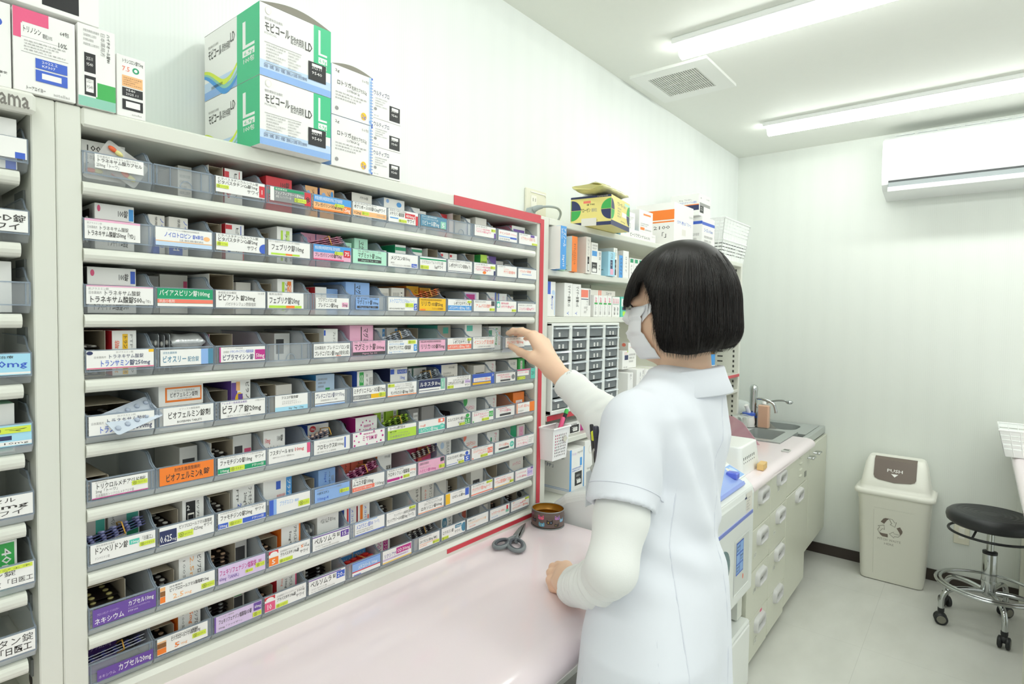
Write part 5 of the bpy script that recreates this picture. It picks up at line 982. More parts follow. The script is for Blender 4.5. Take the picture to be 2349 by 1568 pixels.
rt(1.822, 1.868, 1.268, 1.33, .90, .18, 'w', ['R 34 50 92 76 n', 'R 76 92 90 100 q', 'F 30 78 80 94 R 2', 'T 20 6 80 14 s 吸入薬'], 'small white carton with navy patch stacked on the inhaler cartons')
rt(1.885, 1.948, 1.268, 1.356, .91, .18, 'w', ['R 84 70 100 80 q', 'T 16 78 90 86 R レルベア', 'F 10 20 90 60 s 3'], 'taller white carton with lime side stacked on the inhaler cartons', sc='e', left=('R 76 0 100 50 q', 'S 76 10 96 34 k 5', 'C 80 84 92 98 R'))
# brown bottle and bits at the far right end
p = Vector((2.78, .95, 1.1765)); mb = MB(); am = M('#7a5a2a', .15, coat=.4)
mb.lathe([(.034, 0), (.036, .006), (.036, .10), (.03, .118), (.014, .13), (.014, .142)], p, am, 24); g = mb.build('amber_bottle', loc=p); tag(g, 'brown bottle with blue and white label behind the collar', 'bottle')
mb = MB(); mb.lathe([(.0365, .02), (.0365, .05)], p, K('w'), 24); mb.lathe([(.0365, .05), (.0365, .10)], p, K('a'), 24); mb.build('label', g)
mb = MB(); mb.lathe([(.016, .138), (.016, .158), (.014, .16)], p, K('w'), 20); mb.build('cap', g)
bar(2.60, 2.66, zc, 1.26, .90, .2, 'w', ['R 0 60 100 100 b', 'F 10 10 90 50 s 3'], 'white carton with blue top right of the bottle end of the shelf', )
# shelf d: flat carton under a dark red tray; shelf e: boxes on the base board
bar(1.43, 1.535, 1.0992, 1.136, .89, .12, 'w', ['D 44 10 92 70 N', 'R 60 20 84 50 w', 'T 6 60 80 84 k デスパコーワ口腔用', 'C 16 14 24 34 s'], 'flat white carton with black panel on the low shelf behind the pen basket', sc='w')
bar(1.34, 1.425, 1.0992, 1.124, .90, .12, 'e', ['F 10 10 90 90 s 2'], 'flat ivory carton behind the pen basket')
bar(1.545, 1.60, 1.0992, 1.13, .90, .14, 'm', [], 'magenta ended carton beside the flat white carton')
ze = .9325
bar(1.432, 1.513, ze, 1.064, .862, .20, 'w', ['R 0 0 12 100 a', 'R 94 0 100 100 a', 'D 36 18 84 48 N', 'R 50 22 78 30 w', 'R 70 60 84 78 a', 'T 16 86 44 92 P 外用', 'T 50 88 88 94 s 100g×10本', 'F 16 50 80 60 b 2'], 'large blue edged white cream carton on the base shelf', sc='w', left=('T 22 56 74 66 n -0.3%「PP」', 'S 22 72 34 80 n ゲ', 'R 0 10 100 11 l', 'R 0 13 100 14 l', 'T 66 78 90 84 k ×10本'))
bar(1.53, 1.60, ze, 1.074, .87, .18, 'w', ['C 30 70 70 90 e', 'C 36 73 64 87 w', 'F 20 30 80 44 s 2'], 'white carton right of the blue edged one, half hidden by the sleeve')
bar(1.325, 1.35, ze, 1.0, .90, .06, 'w', ['R 0 40 100 100 l'], 'small torn white and blue carton in the base corner')
# cartons on top of the shelf unit
GT2 = 'cartons on top of the shelf unit'; zs_ = 1.709
AR = ['R 0 0 100 17 n', 'R 0 97 100 100 n', 'C 70 18 130 86 n', 'R 70 50 130 52 y']
g = box3('yellow and navy laxative carton with green quartered disc, set askew', 1.513, 1.694, .812, .934, zs_, 1.795, ['R 0 0 100 17 n', 'S 30 74 62 86 k アローゼン', 'T 64 74 78 82 s 顆粒', 'R 56 42 88 58 w', 'F 32 34 52 70 s 4', 'R 70 84 100 94 C', 'T 50 22 74 28 k 500g'],
          ['R 0 0 100 12 n', 'R 0 93 100 100 n', 'S 24 46 50 60 k アローゼン', 'T 52 46 66 58 s 顆粒', 'T 40 68 60 74 k 緩下剤', 'T 66 95 92 99 y 500g(0.5g×1000包)', 'R 32 76 50 84 R', 'T 56 14 68 20 k 株式会社'], fc='y', sc='y', tc='n', group=GT2)
yl = M('#efe08a', .42)
for m_ in range(len(g.data.materials)):
    if g.data.materials[m_] == K('y'): g.data.materials[m_] = yl
g.rotation_euler.z = .17
def quarter(cx, cz, r, face, side):
    mb = MB(); x0, y0 = 1.513, .812
    for q in range(4):
        P = [(0, 0)]+[(math.cos(a), math.sin(a)) for a in [PI/2*(q+i/8) for i in range(9)]]
        f = 1.0; V = []
        for u, v in P:
            du = {0: .02, 1: -.02, 2: -.02, 3: .02}[q]; dv = .02 if q < 2 else -.02
            U = cx+u*r+du*r; Vv = cz+v*r+dv*r
            if side == 'left': V.append((x0-.0004, y0+max(.0, min(.1219, -U)), zs_+Vv))
            else: V.append((x0+max(0, min(.1809, U)), y0-.0004, zs_+Vv))
        mb.add(V, [tuple(range(len(V)))], K('v') if q in (1, 3) else K('n'))
    return mb.build('disc_print', g)
quarter(.0, .046, .029, 1, 'front'); quarter(.0, .046, .029, 1, 'left'); quarter(-.120, .046, .029, 1, 'left'); quarter(.178, .046, .029, 1, 'front')
mb = MB(); mb.box(1.511, 1.5128, .855, .90, zs_, zs_+.022, K('e')); mb.build('torn_label', g)
# yellow wrapped packet on it
rings = []; rnd = random.Random(5)
for i in range(13):
    t = i/12; s_ = .55 if i in (0, 12) else 1
    rings.append([(1.48+.20*t+.01*math.sin(5*j), .85+.045*math.cos(a)*(1+.1*rnd.random())+.02*t, 1.7975+.016*(1+.9*s_*math.sin(a))+.002*rnd.random()) for j, a in enumerate([2*PI*q/18 for q in range(18)])])
mb = MB(); mb.loft(rings, M('#d6cf8c', .2, coat=.5, bump=.4, nscale=40)); o = mb.build('wrapped_packet', loc=(1.58, .86, 1.797)); tag(o, 'crinkled yellow film wrapped packet lying on the yellow carton', 'packet', None)
box3('long flat white gel carton, bold black print, on the shelf unit top', 1.747, 2.03, .885, 1.0, zs_, 1.739, ['R 0 0 4 100 t', 'R 4 60 18 96 b', 'R 4 40 18 62 A', 'S 28 22 58 66 k ビーソフテン', 'T 59 22 84 60 k ゲル0.3%', 'T 88 64 98 78 s 25g×10'], sc='t', group=GT2)
box3('white carton with square mark standing on the flat gel carton', 1.79, 1.872, .89, .98, 1.7396, 1.796, ['F 14 50 90 76 s 3', 'R 32 6 60 34 s', 'R 34 8 58 32 w', 'S 14 80 40 90 b 吸入'], group=GT2)
box3('upper of two small white cartons with green line, behind', 1.80, 1.86, .985, 1.035, 1.8555, 1.884, ['R 4 20 90 26 v', 'F 10 40 90 90 s 2'], group=GT2)
box3('lower of two small white cartons with green line, behind', 1.80, 1.86, .985, 1.035, 1.7396, 1.855, ['R 4 84 90 86 v', 'R 96 0 100 100 b', 'F 10 88 90 98 s 2'], group=GT2)
box3('white carton with two orange bars standing on the flat gel carton', 1.90, 2.01, .888, .98, 1.7396, 1.815, ['R 30 78 84 86 o', 'R 10 10 40 22 o', 'F 10 26 70 44 s 2', 'F 44 8 90 20 s 1'], group=GT2)
box3('tall white carton with blue edge behind the orange barred one', 1.89, 1.97, .985, 1.04, 1.7396, 1.875, ['R 6 84 30 94 o', 'R 0 0 3 100 b', 'F 36 70 90 96 s 2'], group=GT2)
box3('big white ointment carton with orange bands at its side', 2.154, 2.345, .868, 1.02, zs_, 1.876, ['S 14 54 92 62 b ビオチン散0.2%「フソー」', 'D 36 6 52 18 s', 'D 56 6 72 18 s', 'T 76 74 96 80 s 0.5g×2100', 'R 40 30 60 44 e'], left_els=['R 0 62 100 84 o', 'R 0 56 100 59 o', 'T 14 40 90 50 k 5g×2100', 'S 60 22 90 34 k 「」'], group=GT2)
box3('white powder carton with blue violet band under the navy banded one', 2.48, 2.63, .88, 1.0, zs_, 1.868, ['R 0 78 100 86 b', 'S 14 60 84 70 b コーズレン0.5mm', 'F 16 10 84 54 s 4'], left_els=['R 0 80 100 88 b', 'F 40 10 90 60 s 4'], group=GT2)
box3('white carton with navy band on its side, topmost by the wall corner', 2.45, 2.585, .885, 1.005, 1.8686, 1.958, ['D 8 14 40 46 N', 'R 6 46 96 60 s', 'T 60 80 90 88 s 100包', 'R 14 78 20 84 s'], left_els=['R 0 24 100 48 n', 'R 0 48 100 52 o', 'T 10 56 92 66 b モンテルカストナトリウム細粒', 'T 30 70 80 78 s 4mg「DSEP」'], group=GT2)
# white slatted baskets nested at the far end
g = thing('storage_basket', 'white slatted plastic baskets nested on the far end of the shelf unit', 'basket', (2.93, .95, zs_))
wb = M('#f3f5f3', .4)
def basket(g, x0, x1, y0, y1, z0, z1, nm, slots=True, fl=.012):
    mb = MB(); t = .003
    lo = [(x0+fl, y0+fl), (x1-fl, y0+fl), (x1-fl, y1-fl), (x0+fl, y1-fl)]; hi = [(x0, y0), (x1, y0), (x1, y1), (x0, y1)]
    n = 6
    for k in range(4):
        a, b, c, d = lo[k], lo[(k+1) % 4], hi[(k+1) % 4], hi[k]
        for i in range(n):          # horizontal slats with gaps
            t0, t1 = i/n, (i+.72)/n if (slots and 0 < i < n-1) else (i+1)/n
            q = lambda p, r, t_: (p[0]+(r[0]-p[0])*t_, p[1]+(r[1]-p[1])*t_, z0+(z1-z0)*t_)
            mb.add([q(a, d, t0), q(b, c, t0), q(b, c, t1), q(a, d, t1)], [(0, 1, 2, 3)], wb)
        m = 9
        for i in range(m+1):
            s_ = i/m; p0 = (a[0]+(b[0]-a[0])*s_, a[1]+(b[1]-a[1])*s_, z0); p1 = (d[0]+(c[0]-d[0])*s_, d[1]+(c[1]-d[1])*s_, z1); mb.tube([p0, p1], .0018, wb, 5)
    mb.tube([(x, y, z1) for x, y in hi], .004, wb, 6, closed=True, smooth=False); mb.add([(x, y, z0+.001) for x, y in lo], [(0, 1, 2, 3)], wb)
    return mb.build(nm, g)
basket(g, 2.74, 3.10, .88, 1.04, zs_+.002, 1.80, 'basket'); basket(g, 2.73, 3.11, .87, 1.043, 1.802, 1.895, 'basket')
# pen basket on the post
g = thing('pen_basket', 'white pierced plastic pen basket hung on the red taped post', 'basket', (1.328, .845, 1.062))
wb2 = M('#f6f6f6', .35); mb = MB(); a0, a1, b0, b1, c0, c1 = 1.288, 1.368, .826, .8700, 1.064, 1.150
def wall(mb, P, holes, mat, nx, nz):
    A, B_, C_, D_ = [Vector(p) for p in P]
    f = lambda u, v: (A*(1-u)+B_*u)*(1-v)+(D_*(1-u)+C_*u)*v
    for i in range(nx):
        for j in range(nz):
            u0, u1, v0, v1 = i/nx, (i+1)/nx, j/nz, (j+1)/nz
            if holes and 0 < i < nx-1 and 0 < j < nz-2:
                h = .3; us = (u0, u0+(u1-u0)*h, u1-(u1-u0)*h, u1); vs = (v0, v0+(v1-v0)*.2, v1-(v1-v0)*.2, v1)
                for p in range(3):
                    for q in range(3):
                        if (p, q) != (1, 1): mb.add([f(us[p], vs[q]), f(us[p+1], vs[q]), f(us[p+1], vs[q+1]), f(us[p], vs[q+1])], [(0, 1, 2, 3)], mat)
            else: mb.add([f(u0, v0), f(u1, v0), f(u1, v1), f(u0, v1)], [(0, 1, 2, 3)], mat)
k = .006
wall(mb, [(a0+k, b0+k, c0), (a1-k, b0+k, c0), (a1, b0, c1), (a0, b0, c1)], True, wb2, 9, 11)
wall(mb, [(a0+k, b1, c0), (a0+k, b0+k, c0), (a0, b0, c1), (a0, b1, c1)], False, wb2, 4, 4)
wall(mb, [(a1-k, b0+k, c0), (a1-k, b1, c0), (a1, b1, c1), (a1, b0, c1)], False, wb2, 4, 4)
wall(mb, [(a1-k, b1, c0), (a0+k, b1, c0), (a0, b1, c1), (a1, b1, c1)], False, wb2, 4, 4)
mb.add([(a0+k, b0+k, c0), (a1-k, b0+k, c0), (a1-k, b1, c0), (a0+k, b1, c0)], [(0, 1, 2, 3)], wb2)
mb.build('body', g)
mb = MB(); mb.tube([(a0-.002, b0-.002, c1), (a1+.002, b0-.002, c1), (a1+.002, b1, c1), (a0-.002, b1, c1)], .0028, wb2, 6, closed=True, smooth=False); mb.build('rim', g)
mb = MB(); mb.prism([(1.345, b0-.0006, 1.128), (1.356, b0-.0006, 1.118), (1.345+.0, b0-.0006, 1.108), (1.334, b0-.0006, 1.118)], (0, -.0008, 0), M('#d9d6c8', .4)); mb.build('diamond_badge', g)
def pen(name, label, p0, p1, r, body, cap, capn='cap', cf=.78, grp=None):
    p0, p1 = Vector(p0), Vector(p1); d = p1-p0
    g = thing(name, label, 'pen', p0, grp)
    mb = MB(); mb.tube([p0, p0+d*.04, p0+d*cf], [r*.5, r, r], body, 12); mb.build('barrel', g)
    mb = MB(); mb.tube([p0+d*cf, p0+d*(cf+.02), p1-d*.02, p1], [r*1.02, r*1.06, r*1.0, r*.7], cap, 12); mb.build(capn, g)
    return g
pen('marker_pen', 'black pen with a green end cap in the white pen basket', (1.332, .858, 1.068), (1.390, .848, 1.190), .0055, M('#23282b', .35), M('#45c25a', .4), cf=.90)
pen('marker_pen', 'pink highlighter in the white pen basket', (1.318, .850, 1.068), (1.362, .842, 1.172), .0058, M('#e8447e', .35), M('#ea5a8c', .35), cf=.7)
# ================================================================== far counter, sink, machine, bin, stool
UN[:] = [1.0, 0.0]
FZ = .80
def far_counter():
    c = Vector((2.9, .9, FZ-.04)); mb = MB(); yf, r = .640, .026; th = .04
    prof = [(.748, FZ-th), (.748, FZ)]+[(yf+r*1.6-r*1.6*math.sin(a), FZ-r+r*math.cos(a)) for a in [PI*i/12 for i in range(0, 7)]]+[(yf, FZ-th+.004), (yf+.02, FZ-th)]
    mb.loft([[(x, a, b) for a, b in prof] for x in (2.445, 3.575)], PK, smooth=True)
    mb.box(2.445, 3.30, .748, WY-.003, FZ-th, FZ, PK)
    o = mb.build('worktop', loc=c); es = o.modifiers.new('split', 'EDGE_SPLIT'); es.split_angle = .6
    tag(o, 'pink worktop with rounded edge running up to the sink', 'counter')
far_counter()
Yf = .66
fa = []
for i, (a, b) in enumerate(((.583, .752), (.41, .583), (.21, .41), (.035, .21))):
    fa.append((2.462, 2.777, a, b, 'drawer', 2.645, (.707, .535, .36, .163)[i]))
fbz = []
for i, (a, b) in enumerate(((.586, .752), (.404, .586), (.205, .404), (.04, .205))):
    fbz.append((2.777, 3.067, a, b, 'drawer', 2.94, (.72, .546, .372, .18)[i]))
ga = base_cabinet('drawer_cabinet', 'cream cabinet of four drawers nearest the packing machine', 2.462, 2.777, Yf, WY-.01, .03, .758, fa, hw=.135)
gb = base_cabinet('drawer_cabinet', 'cream cabinet of four drawers left of the tall cream door', 2.777, 3.067, Yf, WY-.01, .03, .758, fbz, hw=.135)
gc = base_cabinet('cupboard', 'cream cupboard with vented upper panel and tall door below', 3.067, 3.50, Yf, WY-.01, .03, .665, [(3.067, 3.50, .594, .755, 'panel', None, None), (3.067, 3.50, .06, .592, 'door', 3.313, .553)], hw=.135)
pan = gc.children[1]
mb = MB()
for k in range(4): mb.ball((3.345, Yf-.001, .74-.032*k), .03, .006, .006, CAB, 12, 6)
mb.build('vent_slot', pan)
mb = MB(); mb.box(3.44, 3.475, Yf-.003, Yf+.001, .618, .645, M('#8d8f88', .4)); mb.build('lock_plate', pan)
for gg, lst in ((ga, ((2.60, .675, 'ラベル'), (2.56, .475, 'ハルナ'), (2.60, .10, '江'), (2.57, .325, '月'))), (gb, ((2.91, .672, '日'), (2.86, .485, 'ト一'), (2.87, .32, '小児')))):
    for k, (x, z, t) in enumerate(lst):
        ds = [c for c in gg.children if c.name.startswith('drawer')]; zc = [d for d in ds]
        d = min(ds, key=lambda d_: abs(np.mean([v.co.z for v in d_.data.vertices])+0-z)); mb = MB()
        mb.box(x-.02, x+.02, Yf-.0012, Yf-.0002, z-.012, z+.012, M('#d9dad0', .5)); mb.text(t, (x-.015, Yf-.0014, z-.008), (1, 0, 0), (0, 0, 1), .03, .016, M('#77767a')); mb.build('name_tag', d)
mb = MB(); mb.box(2.665, 2.69, Yf-.0012, Yf-.0002, .185, .205, K('i')); mb.build('pink_tag', [c for c in ga.children if c.name.startswith('drawer')][-1])
# sink cabinet with two chrome knobs, raised on a dark plinth recess
g = thing('sink_cabinet', 'narrow cream sink cabinet with chrome handles in the back corner', 'cabinet', (3.81, .95, 0))
mb = MB(); mb.box(3.503, WX-.001, .694, WY-.01, .17, .67, CABD); mb.box(3.51, WX-.01, .78, WY-.01, 0, .17, M('#6d665e', .6)); mb.build('body', g)
for a, b, hx in ((3.505, 3.64, 3.585), (3.64, WX-.003, 3.74)):
    mb = MB(); mb.box(a+.001, b-.001, .676, .694, .17, .742, CAB, .002); d = mb.build('door', g); ch = M('#d5d8d8', .12, metal=1.)
    mb = MB(); mb.tube([(hx, .676, .69), (hx, .652, .69), (hx+.055, .648, .69), (hx+.055, .676, .69)], .0055, ch, 10); mb.ball((hx, .650, .69), .008, .008, .008, ch); mb.build('handle', d)
# stainless sink top with a basin in front and one behind
ST = M('#c3c8c6', .34, metal=.55, noise=.03, nscale=20); STD = M('#b3b6b0', .4, metal=.5)
g = thing('sink', 'stainless steel sink top with basin under the tall faucet', 'sink', (3.72, .97, .748))
mb = MB(); z1 = .79
def basin(mb, x0, x1, y0, y1, ztop, depth, r, rim, n=6):
    def rr(a0, a1, b0, b1, rad, z):
        P = []
        for cx_, cy_, s0 in ((a1-rad, b1-rad, 0), (a0+rad, b1-rad, 90), (a0+rad, b0+rad, 180), (a1-rad, b0+rad, 270)):
            for i in range(n+1): a = math.radians(s0+90*i/n); P.append((cx_+rad*math.cos(a), cy_+rad*math.sin(a), z))
        return P
    R0 = rr(x0-rim, x1+rim, y0-rim, y1+rim, .004, ztop); R1 = rr(x0, x1, y0, y1, r, ztop); R2 = rr(x0+.006, x1-.006, y0+.006, y1-.006, r, ztop-depth)
    Rb = rr(x0-rim, x1+rim, y0-rim, y1+rim, .004, ztop-.022)
    mb.loft([Rb, R0, R1, R2], ST, cap=False, smooth=False); mb.add(R2, [tuple(range(len(R2)))], STD)
basin(mb, 3.36, 3.66, .80, .965, FZ+.004, .13, .02, .05)
mb.build('front_basin', g)
mb = MB(); basin(mb, 3.80, 4.03, .79, 1.12, z1, .11, .07, .075); mb.build('rear_basin', g)
mb = MB(); mb.box(3.58, WX-.003, .688, .7135, .748, z1, ST, .002); mb.build('front_rim', g)
mb = MB(); mb.box(3.725, WX-.002, 1.197, 1.222, z1-.02, z1+.05, ST); mb.build('backsplash', g)
mb = MB(); mb.prism([(3.715, .86, .802), (3.715, .98, .802), (3.715, .98, .90)], (.003, 0, 0), STD); mb.build('splash_plate', g)
# faucet
g = thing('faucet', 'tall chrome pillar faucet with side spout and long lever by the sink', 'faucet', (3.713, .99, .805)); ch = M('#c9cdcd', .1, metal=1.)
fx, fy = 3.713, .99
mb = MB(); mb.lathe([(.036, 0), (.036, .004), (.03, .007), (.023, .009), (.021, .02), (.021, .20), (.023, .212), (.023, .222), (.02, .236), (.012, .244), (.001, .246)], (fx, fy, .805), ch, 24); mb.build('pillar', g)
mb = MB(); mb.tube(catmull([(fx, fy-.015, .972), (fx, fy-.06, .968), (fx, fy-.105, .95), (fx, fy-.12, .915), (fx, fy-.122, .895)]), .0085, ch, 10); mb.build('spout', g)
mb = MB(); mb.tube(catmull([(fx, fy+.12, .84), (fx, fy+.02, .895), (fx, fy-.08, .955), (fx, fy-.15, .972), (fx, fy-.19, .966)]), [.006]*24+[.008], ch, 8); mb.ball((fx, fy-.19, .966), .016, .02, .012, ch); mb.build('lever', g)
mb = MB(); mb.lathe([(.0215, .05), (.0215, .062)], (fx, fy, .805), K('b'), 20); mb.build('blue_band', g)
# soap bottle
p = Vector((3.686, .925, .8045))
g = thing('soap_bottle', 'clear square bottle of peach liquid soap in front of the faucet', 'bottle', p)
mb = MB(); mb.box(p.x-.02, p.x+.02, p.y-.03, p.y+.03, p.z, p.z+.135, M('#f0c3a6', .25, coat=.5), .006); mb.build('liquid', g)
mb = MB(); mb.box(p.x-.022, p.x+.022, p.y-.032, p.y+.032, p.z-.001, p.z+.14, clear('clear_shell', '#eeeeea', .06), .007); mb.build('shell', g)
mb = MB(); mb.lathe([(.012, .14), (.012, .152), (.006, .155)], p, K('w'), 16); mb.build('cap', g)
# measuring glasses upside down
def goblet(p, s, label):
    mb = MB(); gm = clear('clear_glass', '#eef3f1', .12, .03)
    mb.lathe([(.012*s, 0), (.015*s, .05*s), (.013*s, .085*s), (.02*s, .092*s), (.034*s, .098*s), (.034*s, .102*s), (.02*s, .106*s), (.01*s, .11*s)], p, gm, 18)
    o = mb.build('measuring_glass', loc=p); tag(o, label, 'glass', 'upturned measuring glasses')
goblet((3.345, .935, .8045), 1.1, 'upturned flared measuring glass nearest the person, left of the faucet'); goblet((3.43, .99, .8045), .95, 'upturned measuring glass between the faucet and another glass')
# white tub and blue scrubber behind the faucet
p = Vector((3.87, 1.12, z1+.0015)); mb = MB(); mb.lathe([(.07, 0), (.085, .01), (.09, .07), (.085, .10), (.055, .13), (.02, .138)], p, clear('milky_plastic', '#e9efee', .75, .25), 24); g = mb.build('plastic_tub', loc=p); tag(g, 'milky domed plastic tub behind the faucet against the wall', 'tub')
p = Vector((3.66, 1.0, .8045)); mb = MB()
mb.lathe([(.03, .002), (.034, .03), (.03, .07)], p, K('w'), 18); g = mb.build('dish_brush', loc=p); tag(g, 'white dish brush with blue band beside the faucet pillar, toward the shelf unit', 'brush')
mb = MB(); mb.lathe([(.035, .07), (.035, .084)], p, K('b'), 18); mb.tube([(p.x, p.y, p.z+.085), (p.x-.02, p.y+.01, p.z+.13)], .012, K('w'), 10); mb.build('handle', g)
# pink acrylic sheet
mb = MB(); mb.prism([(3.19, .985, .802), (3.19, .815, .802), (3.19, .90, .905), (3.19, .945, .93), (3.19, .985, .935)], (.004, 0, 0), clear('pink_acrylic', '#d9a9b6', .42, .1)); tag(mb.build('splash_guard', loc=(3.19, .9, .802)), 'translucent pink acrylic splash guard between counter and sink', 'splash guard')
# white upturned basket and wooden block
g = thing('plastic_basket', 'upturned white plastic basket on the pink worktop beside the packing machine', 'basket', (2.66, .82, FZ))
bx = M('#f2f4f2', .35)
mb = MB(); z0, zt_ = FZ+.001, FZ+.118
def frust(mb, x0, x1, y0, y1, z0, z1, tp, mat, r=.02):
    def rr(a0, a1, b0, b1, rad, z):
        P = []
        for cx_, cy_, s0 in ((a1-rad, b1-rad, 0), (a0+rad, b1-rad, 90), (a0+rad, b0+rad, 180), (a1-rad, b0+rad, 270)):
            for i in range(6): a = math.radians(s0+18*i); P.append((cx_+rad*math.cos(a), cy_+rad*math.sin(a), z))
        return P
    rings = [rr(x0, x1, y0, y1, r, z0), rr(x0+tp*.92, x1-tp*.92, y0+tp*.92, y1-tp*.92, r, z1-.008), rr(x0+tp, x1-tp, y0+tp, y1-tp, r, z1-.002), rr(x0+tp+.006, x1-tp-.006, y0+tp+.006, y1-tp-.006, r, z1)]
    mb.loft(rings, mat, cap=True, smooth=True)
frust(mb, 2.50, 2.755, .70, .96, z0, zt_, .012, bx); o = mb.build('shell', g)
mb = MB(); dk = M('#7d807c', .6)
for i in range(7):
    for j in range(3): mb.box(2.53+i*.024, 2.538+i*.024, .7035+.0011*j, .7045+.0011*j, FZ+.02+.02*j, FZ+.032+.02*j, dk)
mb.build('slot', g)
mb = MB(); mb.box(2.665, 2.735, .665, .692, FZ+.0006, FZ+.028, M('#dcb878', .5, noise=.06, nscale=40), .002); o = mb.build('wooden_block', loc=(2.70, .68, FZ)); o.rotation_euler.z = .05; tag(o, 'small wooden block in front of the upturned white basket', 'block')
mb = MB(); mb.box(3.115, 3.165, .668, .70, FZ+.0004, FZ+.006, M('#c6c8c4', .3)); mb.box(3.135, 3.163, .672, .696, FZ+.006, FZ+.0065, M('#6b6c68', .4)); tag(mb.build('memo_clip', loc=(3.14, .68, FZ)), 'small grey and silver plate on the worktop edge before the sink', 'clip')
# ------------------------------------------------------------------ packing machine
g = mach = thing('packing_machine', 'white medicine packing machine with blue clear lid behind the person', 'machine', (1.99, .82, .27))
MW = M('#edf0ee', .3, coat=.2); BL = clear('blue_lid', '#9db4ee', .45, .08); BLs = M('#7c8ad0', .4)
mx0, mx1, my = 1.556, 2.425, .632
sec = [(1.005, .36), (1.005, .85), (.965, .885), (.915, .905), (.87, .918), (.80, .893), (.72, .855), (.665, .828), (my+.006, .80), (my, .775), (my, .712), (my, .70), (my, .40), (my+.03, .37)]
mb = MB(); rings = []
for x, d in ((mx0, .02), (mx0+.006, .006), (mx0+.02, 0), (mx1-.006, 0), (mx1, .006)):
    rings.append([(x, y+(d if y < .85 else -d), z-(d if z > .5 else -d)) for y, z in sec])
mb.loft(rings, MW, smooth=False); o = mb.build('body', g); bv = o.modifiers.new('bevel', 'BEVEL'); bv.width = .008; bv.segments = 2; bv.limit_method = 'ANGLE'
mb = MB(); mb.box(1.60, 2.40, my-.0025, my+.001, .699, .711, BLs); mb.build('blue_stripe', g)
mb = MB(); mb.loft([[(x, .652, .822), (x, .648, .83), (x, .862, .935), (x, .865, .926)] for x in (1.66, 2.33)], BL, smooth=False); mb.build('clear_lid', g)
mb = MB(); mb.loft([[(x, .646, .814), (x, .642, .822), (x, .648, .832), (x, .656, .826)] for x in (1.66, 2.335)], M('#8fa2e6', .3), smooth=False); mb.build('lid_edge', g)
mb = MB(); q = [(2.335, .665, .834), (2.42, .665, .834), (2.42, .868, .932), (2.335, .868, .932)]
mb.prism(q, (0, .004, -.008), M('#eef1f2', .3)); nrm = Vector((0, -.43, .9)).normalized(); ux = Vector((1, 0, 0)); uy = (Vector(q[3])-Vector(q[0])).normalized(); hh = (Vector(q[3])-Vector(q[0])).length
print_on(mb, ['R 4 2 96 30 l', 'C 40 8 80 26 L', 'C 10 14 44 28 e', 'R 6 34 94 60 e', 'R 10 38 34 56 w', 'R 38 38 62 56 w', 'R 66 38 90 56 w', 'T 16 42 28 52 k A', 'T 44 42 56 52 r ◆', 'T 72 42 84 52 k B', 'C 10 64 30 76 c', 'C 38 64 58 76 c', 'C 66 64 86 76 c', 'R 4 82 96 98 l'], q[0], ux, uy, .085, hh, nrm); mb.build('control_panel', g)
mb = MB(); mb.box(2.29, 2.325, .66, .70, .84, .865, M('#6a7ae0', .3), .004); mb.build('lid_latch', g)
mb = MB(); print_on(mb, ['R 0 0 100 100 e', 'F 10 10 70 80 s 5', 'R -20 74 10 84 n'], (2.315, my-.0002, .714), (1, 0, 0), (0, 0, 1), .075, .075, (0, -1, 0)); mb.build('notice_sticker', g)
mb = MB()
mb.loft([[(a, y, b) for a, b in ((2.19+d, .435+d), (2.375-d, .435+d), (2.375-d, .645-d), (2.19+d, .645-d))] for y, d in ((my-.001, 0), (my-.0015, .006), (my+.03, .012))], MW, cap=False, smooth=False)
mb.quad((2.20, my-.0008, .445), (2.365, my-.0008, .445), (2.365, my-.0008, .635), (2.20, my-.0008, .635), M('#d5d8d4', .4)); mb.build('recess', g)
mb = MB(); print_on(mb, ['R 0 0 100 100 b', 'R 4 4 48 30 l', 'R 52 4 96 30 l', 'R 4 34 48 62 l', 'R 52 34 96 62 l', 'R 4 66 48 96 l', 'R 52 66 96 96 l', 'F 8 8 46 28 n 2', 'F 56 38 92 58 n 2', 'F 8 70 46 92 n 2'], (2.21, my-.0012, .51), (1, 0, 0), (0, 0, 1), .085, .12, (0, -1, 0)); print_on(mb, ['C 0 0 100 100 R'], (2.29, my-.0012, .475), (1, 0, 0), (0, 0, 1), .012, .02, (0, -1, 0)); mb.build('picture_guide', g)
mb = MB(); out = [(2.06+.07*math.cos(a)*(1 if math.cos(a) > 0 else .6), my-.0008, .58+.065*math.sin(a)) for a in [2*PI*i/24 for i in range(24)]]; mb.prism(out, (0, -.003, 0), M('#5f7f86', .15, coat=.5)); mb.build('display_window', g)
mb = MB(); mb.box(1.62, 2.40, .72, .98, .2625, .372, M('#3a3b3a', .6)); mb.build('shaded_gap', g)  # dark block standing in for the shade in the gap below
mb = MB(); mb.loft([[(2.37, .668, z), (2.43, .668, z), (2.43, .75, z), (2.37, .75, z)] for z in (.27, .375)], M('#e3e5dd', .35), smooth=False); mb.build('support_post', g)
g = thing('under_cabinet', 'low white cabinet under the packing machine', 'cabinet', (2.0, .82, 0))
mb = MB(); mb.box(1.57, 2.44, .64, 1.0, 0, .262, M('#e6e9e6', .35), .006); mb.build('body', g)
mb = MB(); mb.box(1.59, 2.42, .634, .641, .02, .25, M('#eceeec', .3), .003); mb.build('front_panel', g)
